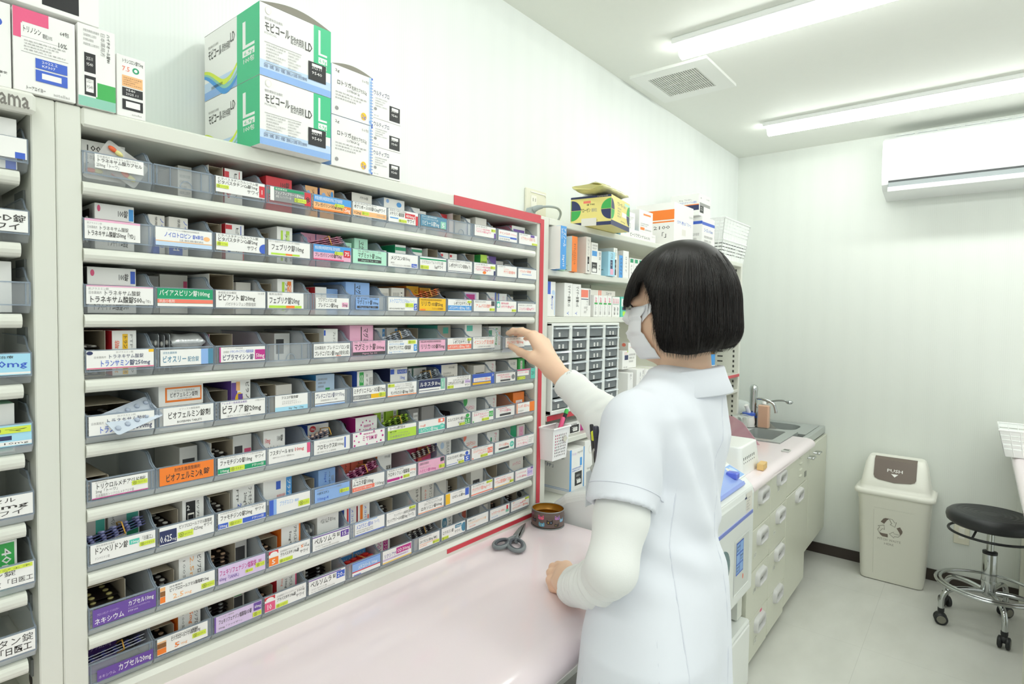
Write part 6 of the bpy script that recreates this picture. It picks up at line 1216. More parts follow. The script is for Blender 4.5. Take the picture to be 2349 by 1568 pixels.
# ------------------------------------------------------------------ waste bin
def waste_bin():
    g = thing('waste_bin', 'ivory push lid waste bin with recycling mark against the back wall', 'waste bin', (3.995, .318, 0))
    iv = M('#e6e5da', .38); ivl = M('#eeede4', .35); br = M('#6f6259', .4)
    def rr(cx, cy, hx, hy, rad, z, n=5):
        P = []
        for sx, sy, s0 in ((1, 1, 0), (-1, 1, 90), (-1, -1, 180), (1, -1, 270)):
            for i in range(n+1): a = math.radians(s0+90*i/n); P.append((cx+sx*(hx-rad)+rad*math.cos(a), cy+sy*(hy-rad)+rad*math.sin(a), z))
        return P
    cx, cy = 3.995, .318
    mb = MB(); mb.loft([rr(cx, cy, .092, .139, .03, .004), rr(cx, cy, .096, .143, .032, .02), rr(cx, cy, .108, .161, .034, .445), rr(cx, cy, .110, .163, .034, .45), rr(cx, cy, .111, .164, .034, .485)], iv); mb.build('body', g)
    mb = MB(); mb.loft([rr(cx, cy, .117, .173, .034, .478), rr(cx, cy, .122, .180, .036, .482), rr(cx, cy, .122, .180, .036, .50), rr(cx, cy, .114, .166, .034, .508), rr(cx, cy, .108, .158, .034, .505), rr(cx, cy, .106, .156, .034, .53), rr(cx, cy, .10, .15, .034, .555), rr(cx+.012, cy, .075, .138, .03, .64), rr(cx+.02, cy, .058, .128, .028, .672), rr(cx+.022, cy, .05, .12, .025, .678)], ivl); mb.build('lid', g)
    # push flap on the sloping front
    p0 = Vector((cx-.103, 0, .548)); p1 = Vector((cx-.0665, 0, .638)); uy = (p1-p0).normalized(); nrm = Vector((-uy.z, 0, uy.x)); ux = Vector((0, -1, 0)); L_ = .118
    o = Vector((p0.x, cy+.094, p0.z))+uy*.012+nrm*.0035; mb = MB(); out = []
    for u, v in ((.0, 1.0), (0, .24), (.03, .12), (.12, .05), (.5, -.02), (.88, .05), (.97, .12), (1, .24), (1, 1.0)): out.append(o+ux*(.188*u)+uy*(L_*v))
    out.append(o+ux*.188+uy*(L_*1.0)+Vector((.035, 0, .012))); out.append(o+uy*(L_*1.0)+Vector((.035, 0, .012)))
    mb.add(out[:9], [tuple(range(9))], br); mb.add([out[0], out[8], out[9], out[10]], [(0, 1, 2, 3)], br)
    mb.prism([q_-nrm*.0036 for q_ in out[:9]], nrm*.0034, br)
    f = nrm*.0004; mb.text('PUSH', o+ux*.058+uy*.052+f, ux, uy, .072, .022, K('w'), True)
    a = o+ux*.094+f; mb.add([a+uy*.028, a+ux*.016+uy*.045, a-ux*.016+uy*.045], [(0, 1, 2)], K('w')); mb.build('push_flap', g)
    # recycling mark
    mb = MB(); xf = lambda z: cx-.096-.012*(z-.02)/.425-.0016
    z0 = .305; yc = cy+.012
    def P3(u, v): z = z0+v; return (xf(z), yc-u, z)
    for k in range(3):
        R = Matrix.Rotation(-k*2*PI/3, 2)
        loc = lambda u, v: P3(*(R @ Vector((u, v))))
        mb.add([loc(*q) for q in ((-.012, .044), (-.024, .022), (-.040, .030), (-.028, .050), (-.018, .055), (-.002, .055))], [tuple(range(6))], br)
        ring = [loc(*q) for q in ((-.002, .055), (.012, .053), (.022, .038), (.030, .042), (.024, .014), (.002, .024), (.010, .030), (.003, .042))]
        mb.tube(ring, .0009, br, 4, closed=True, smooth=False)
    mb.text('PITCH WASTE', P3(-.052, -.072), (0, -1, 0), (0, 0, 1), .104, .016, M('#a5a197')); mb.text('HERE', P3(-.022, -.094), (0, -1, 0), (0, 0, 1), .044, .015, M('#a5a197')); mb.build('recycling_mark', g)
    mb = MB(); pw = M('#dddcd1', .4)
    for y in (cy+.085, ): mb.tube([(xf(z)+.0012, y-.012*(.45-z), z) for z in (.04, .2, .40)], .0012, pw, 4)
    mb.tube([(xf(.41)+.001, cy+.085-u, .41) for u in (0, .09, .18)], .0012, pw, 4); mb.build('panel_ridge', g)
waste_bin()
# ------------------------------------------------------------------ stool
def stool():
    c = Vector((3.665, -.075, 0)); ch = M('#c3c6c6', .12, metal=1.); bk = M('#26282a', .42, bump=.1, nscale=300); bp = M('#1f2123', .45)
    g = thing('stool', 'round black stool on a chrome base with casters by the back wall', 'stool', c)
    zt_ = .545; R_ = .168
    prof = [(.03, zt_-.066), (R_-.02, zt_-.064), (R_-.004, zt_-.052), (R_, zt_-.034), (R_-.003, zt_-.016), (R_-.016, zt_-.004), (R_-.03, zt_-.001)]
    for i in range(5): r0 = .125-.02*i; prof += [(r0+.004, zt_-.002-.001*i), (r0, zt_-.0045-.001*i), (r0-.004, zt_-.002-.001*i)]
    prof += [(.02, zt_-.008), (.001, zt_-.008)]
    mb = MB(); mb.lathe(prof, c, bk, 48); mb.build('seat', g)
    mb = MB(); mb.tube([(c.x+.155*math.cos(a), c.y+.155*math.sin(a), .445) for a in [2*PI*i/40 for i in range(40)]], .006, bp, 8, closed=True)
    for a in (.6, 2.7, 4.8): mb.tube([(c.x+.155*math.cos(a), c.y+.155*math.sin(a), .445), (c.x+.12*math.cos(a), c.y+.12*math.sin(a), .48)], .005, bp, 6)
    mb.build('lift_ring', g)
    mb = MB(); mb.lathe([(.014, .33), (.014, .485)], c, ch, 20); mb.lathe([(.03, .468), (.03, .482)], c, bp, 20); mb.build('gas_lift', g)
    mb = MB(); mb.lathe([(.02, .15), (.028, .16), (.027, .35), (.024, .356)], c, ch, 24); mb.lathe([(.0275, .35), (.0275, .362), (.015, .364)], c, bp, 20); mb.lathe([(.03, .215), (.03, .225)], c, ch, 20); mb.build('column', g)
    zr = .19; mb = MB()
    for rr, rz in ((.195, zr), (.178, zr+.004)): mb.tube([(c.x+rr*math.cos(a), c.y+rr*math.sin(a), rz) for a in [2*PI*i/48 for i in range(48)]], .007, ch, 8, closed=True)
    mb.build('foot_ring', g)
    for k in range(5):
        a = 2.165+k*2*PI/5; d = Vector((math.cos(a), math.sin(a), 0)); n = Vector((-d.y, d.x, 0))
        mb = MB(); mb.tube(catmull([c+d*.02+Vector((0, 0, .17)), c+d*.10+Vector((0, 0, .175)), c+d*.165+Vector((0, 0, .165)), c+d*.196+Vector((0, 0, .13)), c+d*.20+Vector((0, 0, .07))]), .0115, ch, 10); lg = mb.build('leg', g)
        mb = MB(); w = c+d*.20+Vector((0, 0, .027)); cs_ = n*.9+d*.4; cs_.normalize()
        for s_ in (-1, 1): mb.lathe([(.020, -.008), (.0265, -.005), (.0265, .005), (.020, .008)], w+cs_*(s_*.014), bp, 20, ax=cs_); mb.lathe([(.015, -.0085), (.018, -.0082), (.018, .0082), (.015, .0085)], w+cs_*(s_*.0145), M('#77766a', .5), 20, ax=cs_)
        mb.ball(w+Vector((0, 0, .014)), .020, .020, .018, bp, 12, 8); mb.lathe([(.008, .02), (.013, .035), (.013, .05)], (w.x, w.y, .027), bp, 12); mb.build('caster', lg)
stool()
# ------------------------------------------------------------------ counter at the right frame edge
counter_top('worktop', 'pink worktop cut by the right frame edge, above the black stool', 2.5, WX-.003, -.80, -.138, FZ, .036, .02)
ro = [o for o in COL.objects if o.name.startswith('worktop')][-1]
me = ro.data
for v in me.vertices: v.co.y = -v.co.y     # the rounded edge faces the room
me.flip_normals(); me.update()
g = thing('base_cabinet', 'cream cabinet under the pink worktop at the right frame edge', 'cabinet', (2.76, -.48, 0))
mb = MB(); mb.box(2.5, 3.035, -.80, -.168, .0, FZ-.037, CAB, .003); mb.build('body', g)
mb = MB(); mb.box(3.07-.034, 3.038, -.79, -.18, .05, .7, CABD); mb.build('end_panel', g)
mb = MB(); mb.box(WX-.05, WX-.004, -.78, -.2, 0, FZ-.037, CAB); mb.build('support_panel', g)
g = thing('storage_basket', 'white plastic basket on the pink worktop at the right frame edge', 'basket', (3.90, -.25, FZ))
basket(g, 3.74, 4.02, -.42, -.088, FZ+.0015, FZ+.128, 'body', True, .026)
# ================================================================== the person
def V3(*a): return np.array(a, float)
def sm_union(a, b, k):
    h = np.clip(.5+.5*(b-a)/k, 0, 1); return b*(1-h)+a*h-k*h*(1-h)
class Cone:            # tapering limb segment
    def __init__(s, a, b, ra, rb): s.a, s.b, s.ra, s.rb = V3(*a), V3(*b), ra, rb; s.c = (s.a+s.b)/2; s.R = np.linalg.norm(s.b-s.a)/2+max(ra, rb)
    def __call__(s, P):
        d = s.b-s.a; t = np.clip(((P-s.a) @ d)/(d @ d+1e-12), 0, 1)
        return np.linalg.norm(P-s.a-t[:, None]*d, axis=1)-(s.ra+(s.rb-s.ra)*t)
class Ell:             # ellipsoid with axes given by the rows of B
    def __init__(s, c, r, B=None): s.c, s.r, s.B = V3(*c), V3(*r), np.eye(3) if B is None else np.array(B); s.R = max(r)
    def __call__(s, P):
        q = (P-s.c) @ s.B.T; k0 = np.linalg.norm(q/s.r, axis=1); k1 = np.linalg.norm(q/s.r**2, axis=1)+1e-9
        return k0*(k0-1)/k1
class Stack:           # trunk: ellipses stacked by height, rows (z, cx, cy, a, b)
    def __init__(s, rows): s.T = np.array(rows); s.z0, s.z1 = s.T[0, 0], s.T[-1, 0]; s.c = V3(s.T[:, 1].mean(), s.T[:, 2].mean(), (s.z0+s.z1)/2); s.R = (s.z1-s.z0)/2+s.T[:, 3].max()
    def __call__(s, P):
        z = np.clip(P[:, 2], s.z0, s.z1); g = [np.interp(z, s.T[:, 0], s.T[:, i]) for i in (1, 2, 3, 4)]
        qx, qy = P[:, 0]-g[0], P[:, 1]-g[1]; k0 = np.sqrt((qx/g[2])**2+(qy/g[3])**2); k1 = np.sqrt((qx/g[2]**2)**2+(qy/g[3]**2)**2)+1e-9
        d = k0*(k0-1)/k1; dz = np.maximum(s.z0-P[:, 2], P[:, 2]-s.z1); return np.maximum(d, dz)
class Field:
    """smooth union of parts [(part, blend)], then cuts, then a surface ripple"""
    def __init__(s, parts, cuts=(), ripple=None, amp=.0): s.parts, s.cuts, s.ripple, s.amp = parts, cuts, ripple, amp
    def __call__(s, P, rad=1e9, ctr=None):
        d = None
        for p, k in s.parts:
            if ctr is not None and np.linalg.norm(ctr-p.c)-p.R > rad+k+.03: continue
            e = p(P); d = e if d is None else sm_union(d, e, k)
        if d is None: return np.full(len(P), 1.)
        for c in s.cuts: d = np.maximum(d, -c(P))
        if s.ripple is not None: d = d-s.ripple(P)
        return d
def polygonise(F, lo, hi, h, nb=16):
    """surface nets over the blocks that hold the surface"""
    lo = np.array(lo, float); n = np.ceil((np.array(hi)-lo)/h/nb).astype(int); rad = h*nb*.87
    S = (n*nb+2); key = lambda i: (i[:, 0]*S[1]+i[:, 1])*S[2]+i[:, 2]
    g = np.stack(np.meshgrid(*[np.arange(nb+1)]*3, indexing='ij'), -1).reshape(-1, 3)
    ids, vs, qs = [], [], []
    for bx in range(n[0]):
        for by in range(n[1]):
            for bz in range(n[2]):
                b = np.array((bx, by, bz))*nb; c = lo+(b+nb/2)*h
                dc = F(c[None], rad, c)[0]
                if abs(dc) > rad*1.25+.012: continue
                D = F(lo+(b+g)*h, rad, c).reshape(nb+1, nb+1, nb+1); s_ = D < 0
                if s_.all() or not s_.any(): continue
                C = np.zeros((nb, nb, nb), int)
                for o in np.ndindex(2, 2, 2): C += s_[o[0]:o[0]+nb, o[1]:o[1]+nb, o[2]:o[2]+nb]
                ac = np.argwhere((C > 0) & (C < 8))
                if not len(ac): continue
                num = np.zeros((len(ac), 3)); cnt = np.zeros(len(ac))
                for a in range(3):
                    for o in np.ndindex(2, 2):
                        o0 = np.insert(np.array(o), a, 0); o1 = np.insert(np.array(o), a, 1); p = ac+o0; q = ac+o1
                        d0 = D[p[:, 0], p[:, 1], p[:, 2]]; d1 = D[q[:, 0], q[:, 1], q[:, 2]]; m = (d0 < 0) != (d1 < 0)
                        t = np.where(m, d0/(d0-d1+1e-20), 0); w = p+(q-p)*t[:, None]; num[m] += w[m]; cnt[m] += 1
                ids.append(key(ac+b)); vs.append(lo+(b+num/cnt[:, None])*h)
                for a in range(3):
                    sl0 = [slice(0, nb)]*3; sl1 = list(sl0); sl1[a] = slice(1, nb+1)
                    A, B_ = s_[tuple(sl0)], s_[tuple(sl1)]; e = np.argwhere(A != B_)
                    if len(e):
                        u, v = (a+1) % 3, (a+2) % 3; du = np.eye(3, dtype=int)[u]; dv = np.eye(3, dtype=int)[v]; e2 = e+b
                        q = np.stack([key(e2-du-dv), key(e2-dv), key(e2), key(e2-du)], 1); f = A[e[:, 0], e[:, 1], e[:, 2]]
                        q[~f] = q[~f][:, ::-1]; qs.append(q)
    I = np.concatenate(ids); P = np.concatenate(vs); Q = np.concatenate(qs); o = np.argsort(I); I = I[o]; P = P[o]
    pos = np.searchsorted(I, Q); pos = np.minimum(pos, len(I)-1); ok = (I[pos] == Q).all(1); return P, pos[ok]
def relax(P, Q, n=2, lam=.5):
    e = np.concatenate([Q[:, [0, 1]], Q[:, [1, 2]], Q[:, [2, 3]], Q[:, [3, 0]]]); e = np.concatenate([e, e[:, ::-1]])
    c = np.bincount(e[:, 0], minlength=len(P))[:, None]+1e-9
    for _ in range(n):
        for l_ in (lam, -lam*.96):
            s_ = np.stack([np.bincount(e[:, 0], weights=P[e[:, 1], a], minlength=len(P)) for a in range(3)], 1); P = P+l_*(s_/c-P)
    return P
def mesh_from(name, F, lo, hi, h, mat, parent, smooth=2):
    P, Q = polygonise(F, lo, hi, h); P = relax(P, Q, smooth)
    mb = MB(); mb.v = [tuple(p) for p in P]; mb.f = [tuple(map(int, q)) for q in Q]; mb.mats = [mat]; mb.mi = [0]*len(mb.f); mb.sm = [True]*len(mb.f)
    return mb.build(name, parent)
def chain(pts, rr): return [Cone(pts[i], pts[i+1], rr[i], rr[i+1]) for i in range(len(pts)-1)]
SKIN = M('#eec8ab', .48, sss=.10, noise=.04, nscale=35); COATM = M('#e5e8f0', .75, noise=.01, nscale=50); KNIT = M('#f1f2ef', .85, bump=.12, nscale=420)
person = thing('person', 'person with dark bob hair and white coat reaching for a drawer, fist on worktop', 'person', (1.08, .43, 0))
PHI = math.radians(95); fh = V3(math.cos(PHI), math.sin(PHI), 0); lf = V3(-math.sin(PHI), math.cos(PHI), 0)   # facing and left directions
lf = V3(-fh[1], fh[0], 0); HC = V3(1.197, .462, 1.475); tilt = .10
fz = V3(fh[0]*math.cos(tilt), fh[1]*math.cos(tilt), -math.sin(tilt)); uz = np.cross(lf, -fz); uz = uz if uz[2] > 0 else -uz
HB = np.stack([fz, lf, uz])
def hp(f, l, u): return HC+fz*f+lf*l+uz*u
RS, RE_, RW_ = (1.35, .512, 1.255), (1.255, .605, 1.16), (1.284, .828, 1.310)
LS, LE_, LW_ = (1.03, .487, 1.245), (.914, .463, 1.012), (1.077, .620, .867)
body = [(Stack([(.80, 1.04, .422, .13, .088), (.88, 1.06, .435, .135, .092), (1.02, 1.115, .46, .11, .08), (1.16, 1.165, .48, .135, .09), (1.25, 1.19, .478, .13, .075), (1.30, 1.198, .462, .06, .055)]), .02),
        (Cone(LS, RS, .042, .042), .05), (Cone((1.202, .448, 1.27), (1.197, .455, 1.40), .052, .049), .03),
        (Ell(hp(-.008, 0, .030), (.086, .076, .086), HB), .02), (Ell(hp(.045, 0, -.035), (.055, .056, .078), HB), .03), (Ell(hp(.072, 0, -.085), (.022, .026, .022), HB), .03),
        (Cone(hp(.096, 0, .012), hp(.108, 0, -.022), .007, .009), .012), (Ell(hp(.098, .0, -.058), (.010, .022, .010), HB), .012), (Ell(hp(.080, .030, .012), (.016, .017, .012), HB), .01), (Ell(hp(.080, -.030, .012), (.016, .017, .012), HB), .01),
        (Ell(hp(-.005, .078, -.005), (.02, .009, .030), HB), .008), (Ell(hp(-.005, -.078, -.005), (.02, .009, .030), HB), .008)]
for a, b, c in ((RS, RE_, RW_), (LS, LE_, LW_)): body += [(q, .02) for q in chain([a, b, tuple(np.array(b)*.45+np.array(c)*.55), c], [.043, .036, .034, .0235])]
# legs down to the shoes
for hx, kx, ax in ((.985, .965, .95), (1.115, 1.10, 1.09)): body += [(q, .03) for q in chain([(hx, .42, .84), (kx, .42, .47), (ax, .405, .085)], [.075, .05, .034])]+[(Cone((ax, .395, .055), (ax, .50, .04), .034, .026), .02)]
HK = .006
# right hand: palm, four fingers bent over the drawer front, thumb against it
rm = [(1.300, .910, 1.392), (1.320, .914, 1.394), (1.339, .908, 1.386), (1.354, .898, 1.374)]
body += [(Cone(RW_, m, .0225, .0125 if i else .012), .012) for i, m in enumerate(rm)]
rf = [[rm[0], (1.309, .952, 1.404), (1.316, .983, 1.404), (1.322, 1.006, 1.396)], [rm[1], (1.331, .962, 1.404), (1.338, .993, 1.401), (1.342, 1.012, 1.392)],
      [rm[2], (1.350, .955, 1.396), (1.357, .985, 1.394), (1.361, 1.006, 1.388)], [rm[3], (1.366, .938, 1.383), (1.372, .963, 1.383), (1.376, .984, 1.380)]]
for i, f_ in enumerate(rf): body += [(q, HK) for q in chain(f_, [(.0105, .0088, .0078, .0066), (.0105, .009, .008, .0068), (.010, .0086, .0076, .0064), (.009, .0076, .0068, .0058)][i])]
body += [(q, .009) for q in chain([(1.278, .842, 1.318), (1.276, .888, 1.336), (1.297, .942, 1.346), (1.319, .992, 1.360)], [.019, .0145, .0105, .0085])]
# left hand: a loose fist resting on the worktop
lm = [(1.126, .699, .844), (1.146, .711, .851), (1.168, .719, .854), (1.188, .718, .852)]
body += [(Cone(LW_, m, .0235, .0135), .012) for m in lm]+[(Ell((1.125, .665, .846), (.035, .045, .024)), .02)]
for i, m in enumerate(lm):
    m = V3(*m); p1 = m+V3(.004, .026, -.008); p2 = m+V3(.004, .020, -.0255+.000*i); p3 = m+V3(.002, -.006, -.027)
    p2[2] = max(p2[2], .8205); p3[2] = max(p3[2], .8205)
    body += [(q, .005) for q in chain([m, p1, p2, p3], [.0118, .0108, .0098, .0088])]
body += [(q, .009) for q in chain([(1.10, .632, .852), (1.155, .655, .838), (1.183, .69, .832), (1.192, .716, .829)], [.019, .014, .0105, .009])]
mesh_from('body', Field(body), (.86, .28, 0.005), (1.46, 1.06, 1.62), .0032, SKIN, person, 2)
# ------------------------------------------------------------------ coat
def ripple(P):
    x, y, z = P[:, 0], P[:, 1], P[:, 2]; lx = np.interp(z, [.5, 1.04, 1.3], [1.02, 1.126, 1.2]); ly = np.interp(z, [.5, .86, 1.04, 1.3], [.405, .422, .468, .46])
    th = np.arctan2(y-ly, x-lx); low = np.clip((1.05-z)/.35, 0, 1); up = np.clip((z-1.0)/.1, 0, 1)*np.clip((1.33-z)/.1, 0, 1)
    r = low*.010*np.sin(5*th+1.1+1.5*z)+low*.005*np.sin(9*th+2*z)
    q = np.exp(-((x-1.10)**2+(y-.405)**2)/.012)*np.exp(-((z-1.17)/.10)**2)
    r += .007*q*np.sin(95*(x-1.05)+25*(z-1.15))+up*.003*np.sin(30*(z*.6+x-.6*y))
    r += .0045*np.exp(-((z-1.015)/.05)**2)*np.sin(70*(z+.35*(x-1.1)-.4*(y-.4)))
    r += .0035*np.clip(1-np.abs(z-1.04)/.09, 0, 1)*np.sin(60*z+6*th)
    r += np.clip((z-1.08)/.05, 0, 1)*np.clip((1.075-x)/.03, 0, 1)*.0035*np.sin(60*(x-1.0)+40*y+14*z)
    return r
LH = (.962, .469, 1.106)
coat = [(Stack([(.50, .990, .412, .180, .128), (.744, 1.004, .426, .172, .120), (.86, 1.038, .436, .166, .119), (.95, 1.092, .448, .150, .115), (1.04, 1.126, .468, .138, .108), (1.13, 1.158, .482, .150, .114), (1.21, 1.185, .484, .165, .117), (1.26, 1.196, .474, .155, .098), (1.30, 1.202, .462, .10, .078), (1.33, 1.203, .452, .072, .066)]), .03),
        (Cone((1.06, .486, 1.262), (1.20, .455, 1.298), .048, .05), .05), (Cone((1.345, .505, 1.262), (1.20, .455, 1.298), .048, .05), .05),
        (Cone((1.35, .512, 1.245), (1.315, .548, 1.19), .06, .062), .03)]
ax = V3(*LH)-V3(1.035, .487, 1.24); ax /= np.linalg.norm(ax)
class Plane:
    def __init__(s, c, n, lim, r): s.p, s.n, s.q, s.rr = V3(*c), V3(*n), V3(*lim), r; s.c = s.p; s.R = .2
    def __call__(s, P): return np.maximum(-((P-s.p) @ s.n), np.linalg.norm(P-s.q, axis=1)-s.rr)      # inside the removed half ball
slv = Cone((1.035, .487, 1.24), tuple(V3(*LH)+ax*.03), .060, .0615); hollow = Cone(tuple(V3(*LH)-ax*.022), tuple(V3(*LH)+ax*.08),   .050, .0535)
class CoatField(Field):
    def __call__(s, P, rad=1e9, ctr=None):
        d = Field.__call__(s, P, rad, ctr); r_ = s.rip(P); d = d-r_
        e = np.maximum(np.maximum(slv(P)-.6*r_, (P-V3(*LH)) @ ax), -hollow(P))
        return sm_union(d, e, .022)
cF = CoatField(coat, [Stack([(.40, .99, .412, .165, .113), (.60, 1.0, .414, .165, .112)])]); cF.rip = ripple
coat_o = mesh_from('lab_coat', cF, (.80, .24, .49), (1.46, .68, 1.37), .0048, COATM, person, 3)
SEAM = M('#d9dce6', .8)
def on_field(F, o, d, t0=.0, t1=.5):
    o = V3(*o); d = V3(*d); d /= np.linalg.norm(d); t = np.linspace(t0, t1, 260); v = F(o+t[:, None]*d); k = np.argmax(v < 0)
    return Vector(o+d*t[k]) if v[k] < 0 else None
def seam(pts, r=.0017, mat=None, name='seam'):
    pts = [p for p in pts if p is not None]; mb = MB(); mb.tube(pts, r, mat or SEAM, 6); return mb.build(name, coat_o)
ctrz = lambda z: (np.interp(z, [.5, 1.04, 1.3], [1.02, 1.126, 1.2]), np.interp(z, [.5, .86, 1.04, 1.3], [.405, .422, .468, .46]))
def around(deg, z): c = ctrz(z); a = math.radians(deg); return on_field(cF, (c[0]+.4*math.cos(a), c[1]+.4*math.sin(a), z), (-math.cos(a), -math.sin(a), 0))
seam([around(-92, z) for z in np.linspace(.52, 1.29, 60)]); seam([around(-150, z) for z in np.linspace(.52, 1.14, 50)])
pk = [(158, .905), (158, .79), (172, .765), (196, .79), (196, .915)]
pp_ = []
for i in range(len(pk)-1):
    for t in np.linspace(0, 1, 12): pp_.append(around(pk[i][0]+(pk[i+1][0]-pk[i][0])*t, pk[i][1]+(pk[i+1][1]-pk[i][1])*t))
seam(pp_, .0008)
# stitched hem ring of the short sleeve
hb1 = np.cross(ax, V3(0, 1, 0)); hb1 /= np.linalg.norm(hb1); hb2 = np.cross(ax, hb1)
ring = []
for a in np.linspace(0, 2*math.pi, 41)[:-1]:
    d = hb1*math.cos(a)+hb2*math.sin(a); o = V3(*LH)-ax*.030; p = on_field(cF, o+d*.09, -d, 0, .09)
    if p is not None and p.x < 1.04: ring.append(p)
mb = MB(); mb.tube(ring, .0011, SEAM, 6, closed=True); mb.build('seam', coat_o)
# collar: a folded band round the neck, open at the throat
mb = MB(); NC = V3(1.203, .452, 0); rings = []
for i in range(41):
    a = math.radians(-160+320*i/40)               # 0 = back of the neck
    bk = math.cos(a); dv = V3(-fh[0]*math.cos(a)+lf[0]*math.sin(a), -fh[1]*math.cos(a)+lf[1]*math.sin(a), 0)
    front = max(0, -bk); zt = 1.352-.012*(1-bk)-.05*front**2; r0 = .067+.012*(1-bk)*.5+.01*front; drop = .050+.020*front; out = .024+.018*front
    P = [NC+dv*(r0-.002)+V3(0, 0, zt-.035), NC+dv*r0+V3(0, 0, zt-.004), NC+dv*(r0+.003)+V3(0, 0, zt), NC+dv*(r0+.006)+V3(0, 0, zt-.003), NC+dv*(r0+out*.55)+V3(0, 0, zt-drop*.5), NC+dv*(r0+out)+V3(0, 0, zt-drop), NC+dv*(r0+out-.001)+V3(0, 0, zt-drop-.0025), NC+dv*(r0+out-.006)+V3(0, 0, zt-drop+.001), NC+dv*(r0+.006)+V3(0, 0, zt-.012)]
    rings.append([tuple(p) for p in P])
mb.loft(rings, COATM, cap=True, smooth=True); mb.build('collar', coat_o)
# ------------------------------------------------------------------ knit sleeves
def krip(P):
    s_ = (P-V3(*LE_)) @ (V3(*LW_)-V3(*LE_))/np.linalg.norm(V3(*LW_)-V3(*LE_)); t = (P-V3(*RE_)) @ (V3(*RW_)-V3(*RE_))/np.linalg.norm(V3(*RW_)-V3(*RE_))
    L_ = P[:, 0] < 1.21; w = np.where(L_, s_, t); z = P[:, 2]
    a = np.where(L_, np.clip((1.05-z)/.06, 0, 1)*.0050*np.clip((s_-.02)/.05, .12, 1), .0026*np.clip((.16-t)/.1, 0, 1)+.0008)
    return a*np.sin(2*np.pi*w/.034+9*(P[:, 0]+P[:, 1])+14*z)*np.sin(23*P[:, 0]+31*z+1.)+.0012*np.sin(70*w+30*z)
lc = tuple(V3(*LW_)*.25+V3(1.096, .644, .862)*.75)
kn = [(q, .016) for q in chain([(1.0, .477, 1.17), (.956, .467, 1.09), LE_, (.985, .530, .938), lc], [.042, .046, .0425, .043, .038])]
ldir = V3(1.126, .70, .842)-V3(*lc); ldir /= np.linalg.norm(ldir)
cutw = Plane(tuple(V3(*lc)+ldir*.012), tuple(ldir), tuple(V3(*lc)+ldir*.06), .062)
hol = Cone(tuple(V3(*lc)-ldir*.02), tuple(V3(*lc)+ldir*.06), .031, .034)
class Above:
    c = V3(1.1, .65, .8); R = .3
    def __call__(s, P): return P[:, 2]-.8118
mesh_from('left_sleeve', Field(kn, [cutw, hol, Above()], krip), (.84, .36, .80), (1.20, .74, 1.21), .0034, KNIT, person, 2)
rc = (1.2665, .770, 1.278); kr = [(q, .03) for q in chain([(1.345, .515, 1.245), RE_, (1.258, .66, 1.20), rc], [.05, .052, .050, .0385])]
rd = V3(*RW_)-V3(*RE_); rd /= np.linalg.norm(rd)
cutr = Plane(tuple(V3(*rc)+rd*.012), tuple(rd), tuple(V3(*rc)+rd*.06), .062); holr = Cone(tuple(V3(*rc)-rd*.02), tuple(V3(*rc)+rd*.06), .031, .033)
mesh_from('right_sleeve', Field(kr, [cutr, holr], krip), (1.18, .44, 1.08), (1.42, .84, 1.34), .0034, KNIT, person, 2)
# trousers and shoes (below the frame)
tr = []
for hx, kx, ax_ in ((.985, .965, .95), (1.115, 1.10, 1.09)): tr += [(q, .03) for q in chain([(hx, .42, .84), (kx, .42, .47), (ax_, .405, .11)], [.09, .066, .056])]
mesh_from('trousers', Field(tr), (.86, .30, .04), (1.26, .54, .95), .008, M('#f0f0f2', .8), person, 2)
sh = []
for ax_ in (.95, 1.09): sh += [(Cone((ax_, .385, .05), (ax_, .515, .036), .046, .036), .03)]
mesh_from('shoes', Field(sh, [type('Fl', (), {'__call__': lambda s, P: P[:, 2]-.002})()]), (.90, .32, -.01), (1.19, .57, .11), .005, M('#f2f2f2', .5), person, 2)
# ------------------------------------------------------------------ mask
headF = Field(body[2:12]); MK = M('#f1f1f4', .8, noise=.01)
def ray_in(d, u, off):
    o = hp(.02, 0, u)+np.array(d)*.2; p = on_field(headF, o, -np.array(d), 0, .2); return np.array(p)+np.array(d)*off if p is not None else None
mb = MB(); rows = []; nu, na = 22, 29
for i in range(nu):
    t = i/(nu-1); u = .001-.110*t; row = []; hw = float(np.interp(t, [0, .1, .2, .5, .75, 1], [62, 60, 52, 51, 60, 66]))
    for j in range(na):
        a = math.radians(-hw+2*hw*j/(na-1)); d = fz*math.cos(a)+lf*math.sin(a); pl = .0050*((t*3.6+.2) % 1.)+.004+.005*math.cos(a)**2*math.sin(PI*min(1, t*1.05+.1))
        p = ray_in(d, max(u, -.098)*1., pl)
        if p is None: p = hp(.05*math.cos(a), .05*math.sin(a), u)
        if u < -.098: p = p-uz*(-.098-u)*.9-d*(-.098-u)*.8
        row.append(tuple(p))
    rows.append(row)
mb.loft(rows, MK, cap=False, ring_closed=False); mk = mb.build('face_mask', person); so = mk.modifiers.new('thick', 'SOLIDIFY'); so.thickness = .0012
for sgn in (1, -1):
    mb = MB(); A, B_ = [], []
    for k in range(9):
        t = k/8; a = math.radians(sgn*(50+36*t)); d = fz*math.cos(a)+lf*math.sin(a)
        p = ray_in(d, .001+.008*t, .0045); q = ray_in(d, -.013+.006*t-.02*(1-t)**2, .0045)
        if p is not None and q is not None: A.append(tuple(p)); B_.append(tuple(q))
    mb.loft([A, B_], MK, cap=False, ring_closed=False); mb.build('ear_loop', mk)
# eyes: lowered lids with lashes
for sgn in (1, -1):
    mb = MB(); pts = []
    for k in range(7):
        l = sgn*(.018+.026*k/6); d = fz*math.cos(l/.085)+lf*math.sin(l/.085); p = ray_in(d, .006-.003*math.sin(PI*k/6), .0012); pts.append(tuple(p))
    mb.tube(pts, .0013, M('#1b1514', .5), 6); mb.build('eyelashes', person)
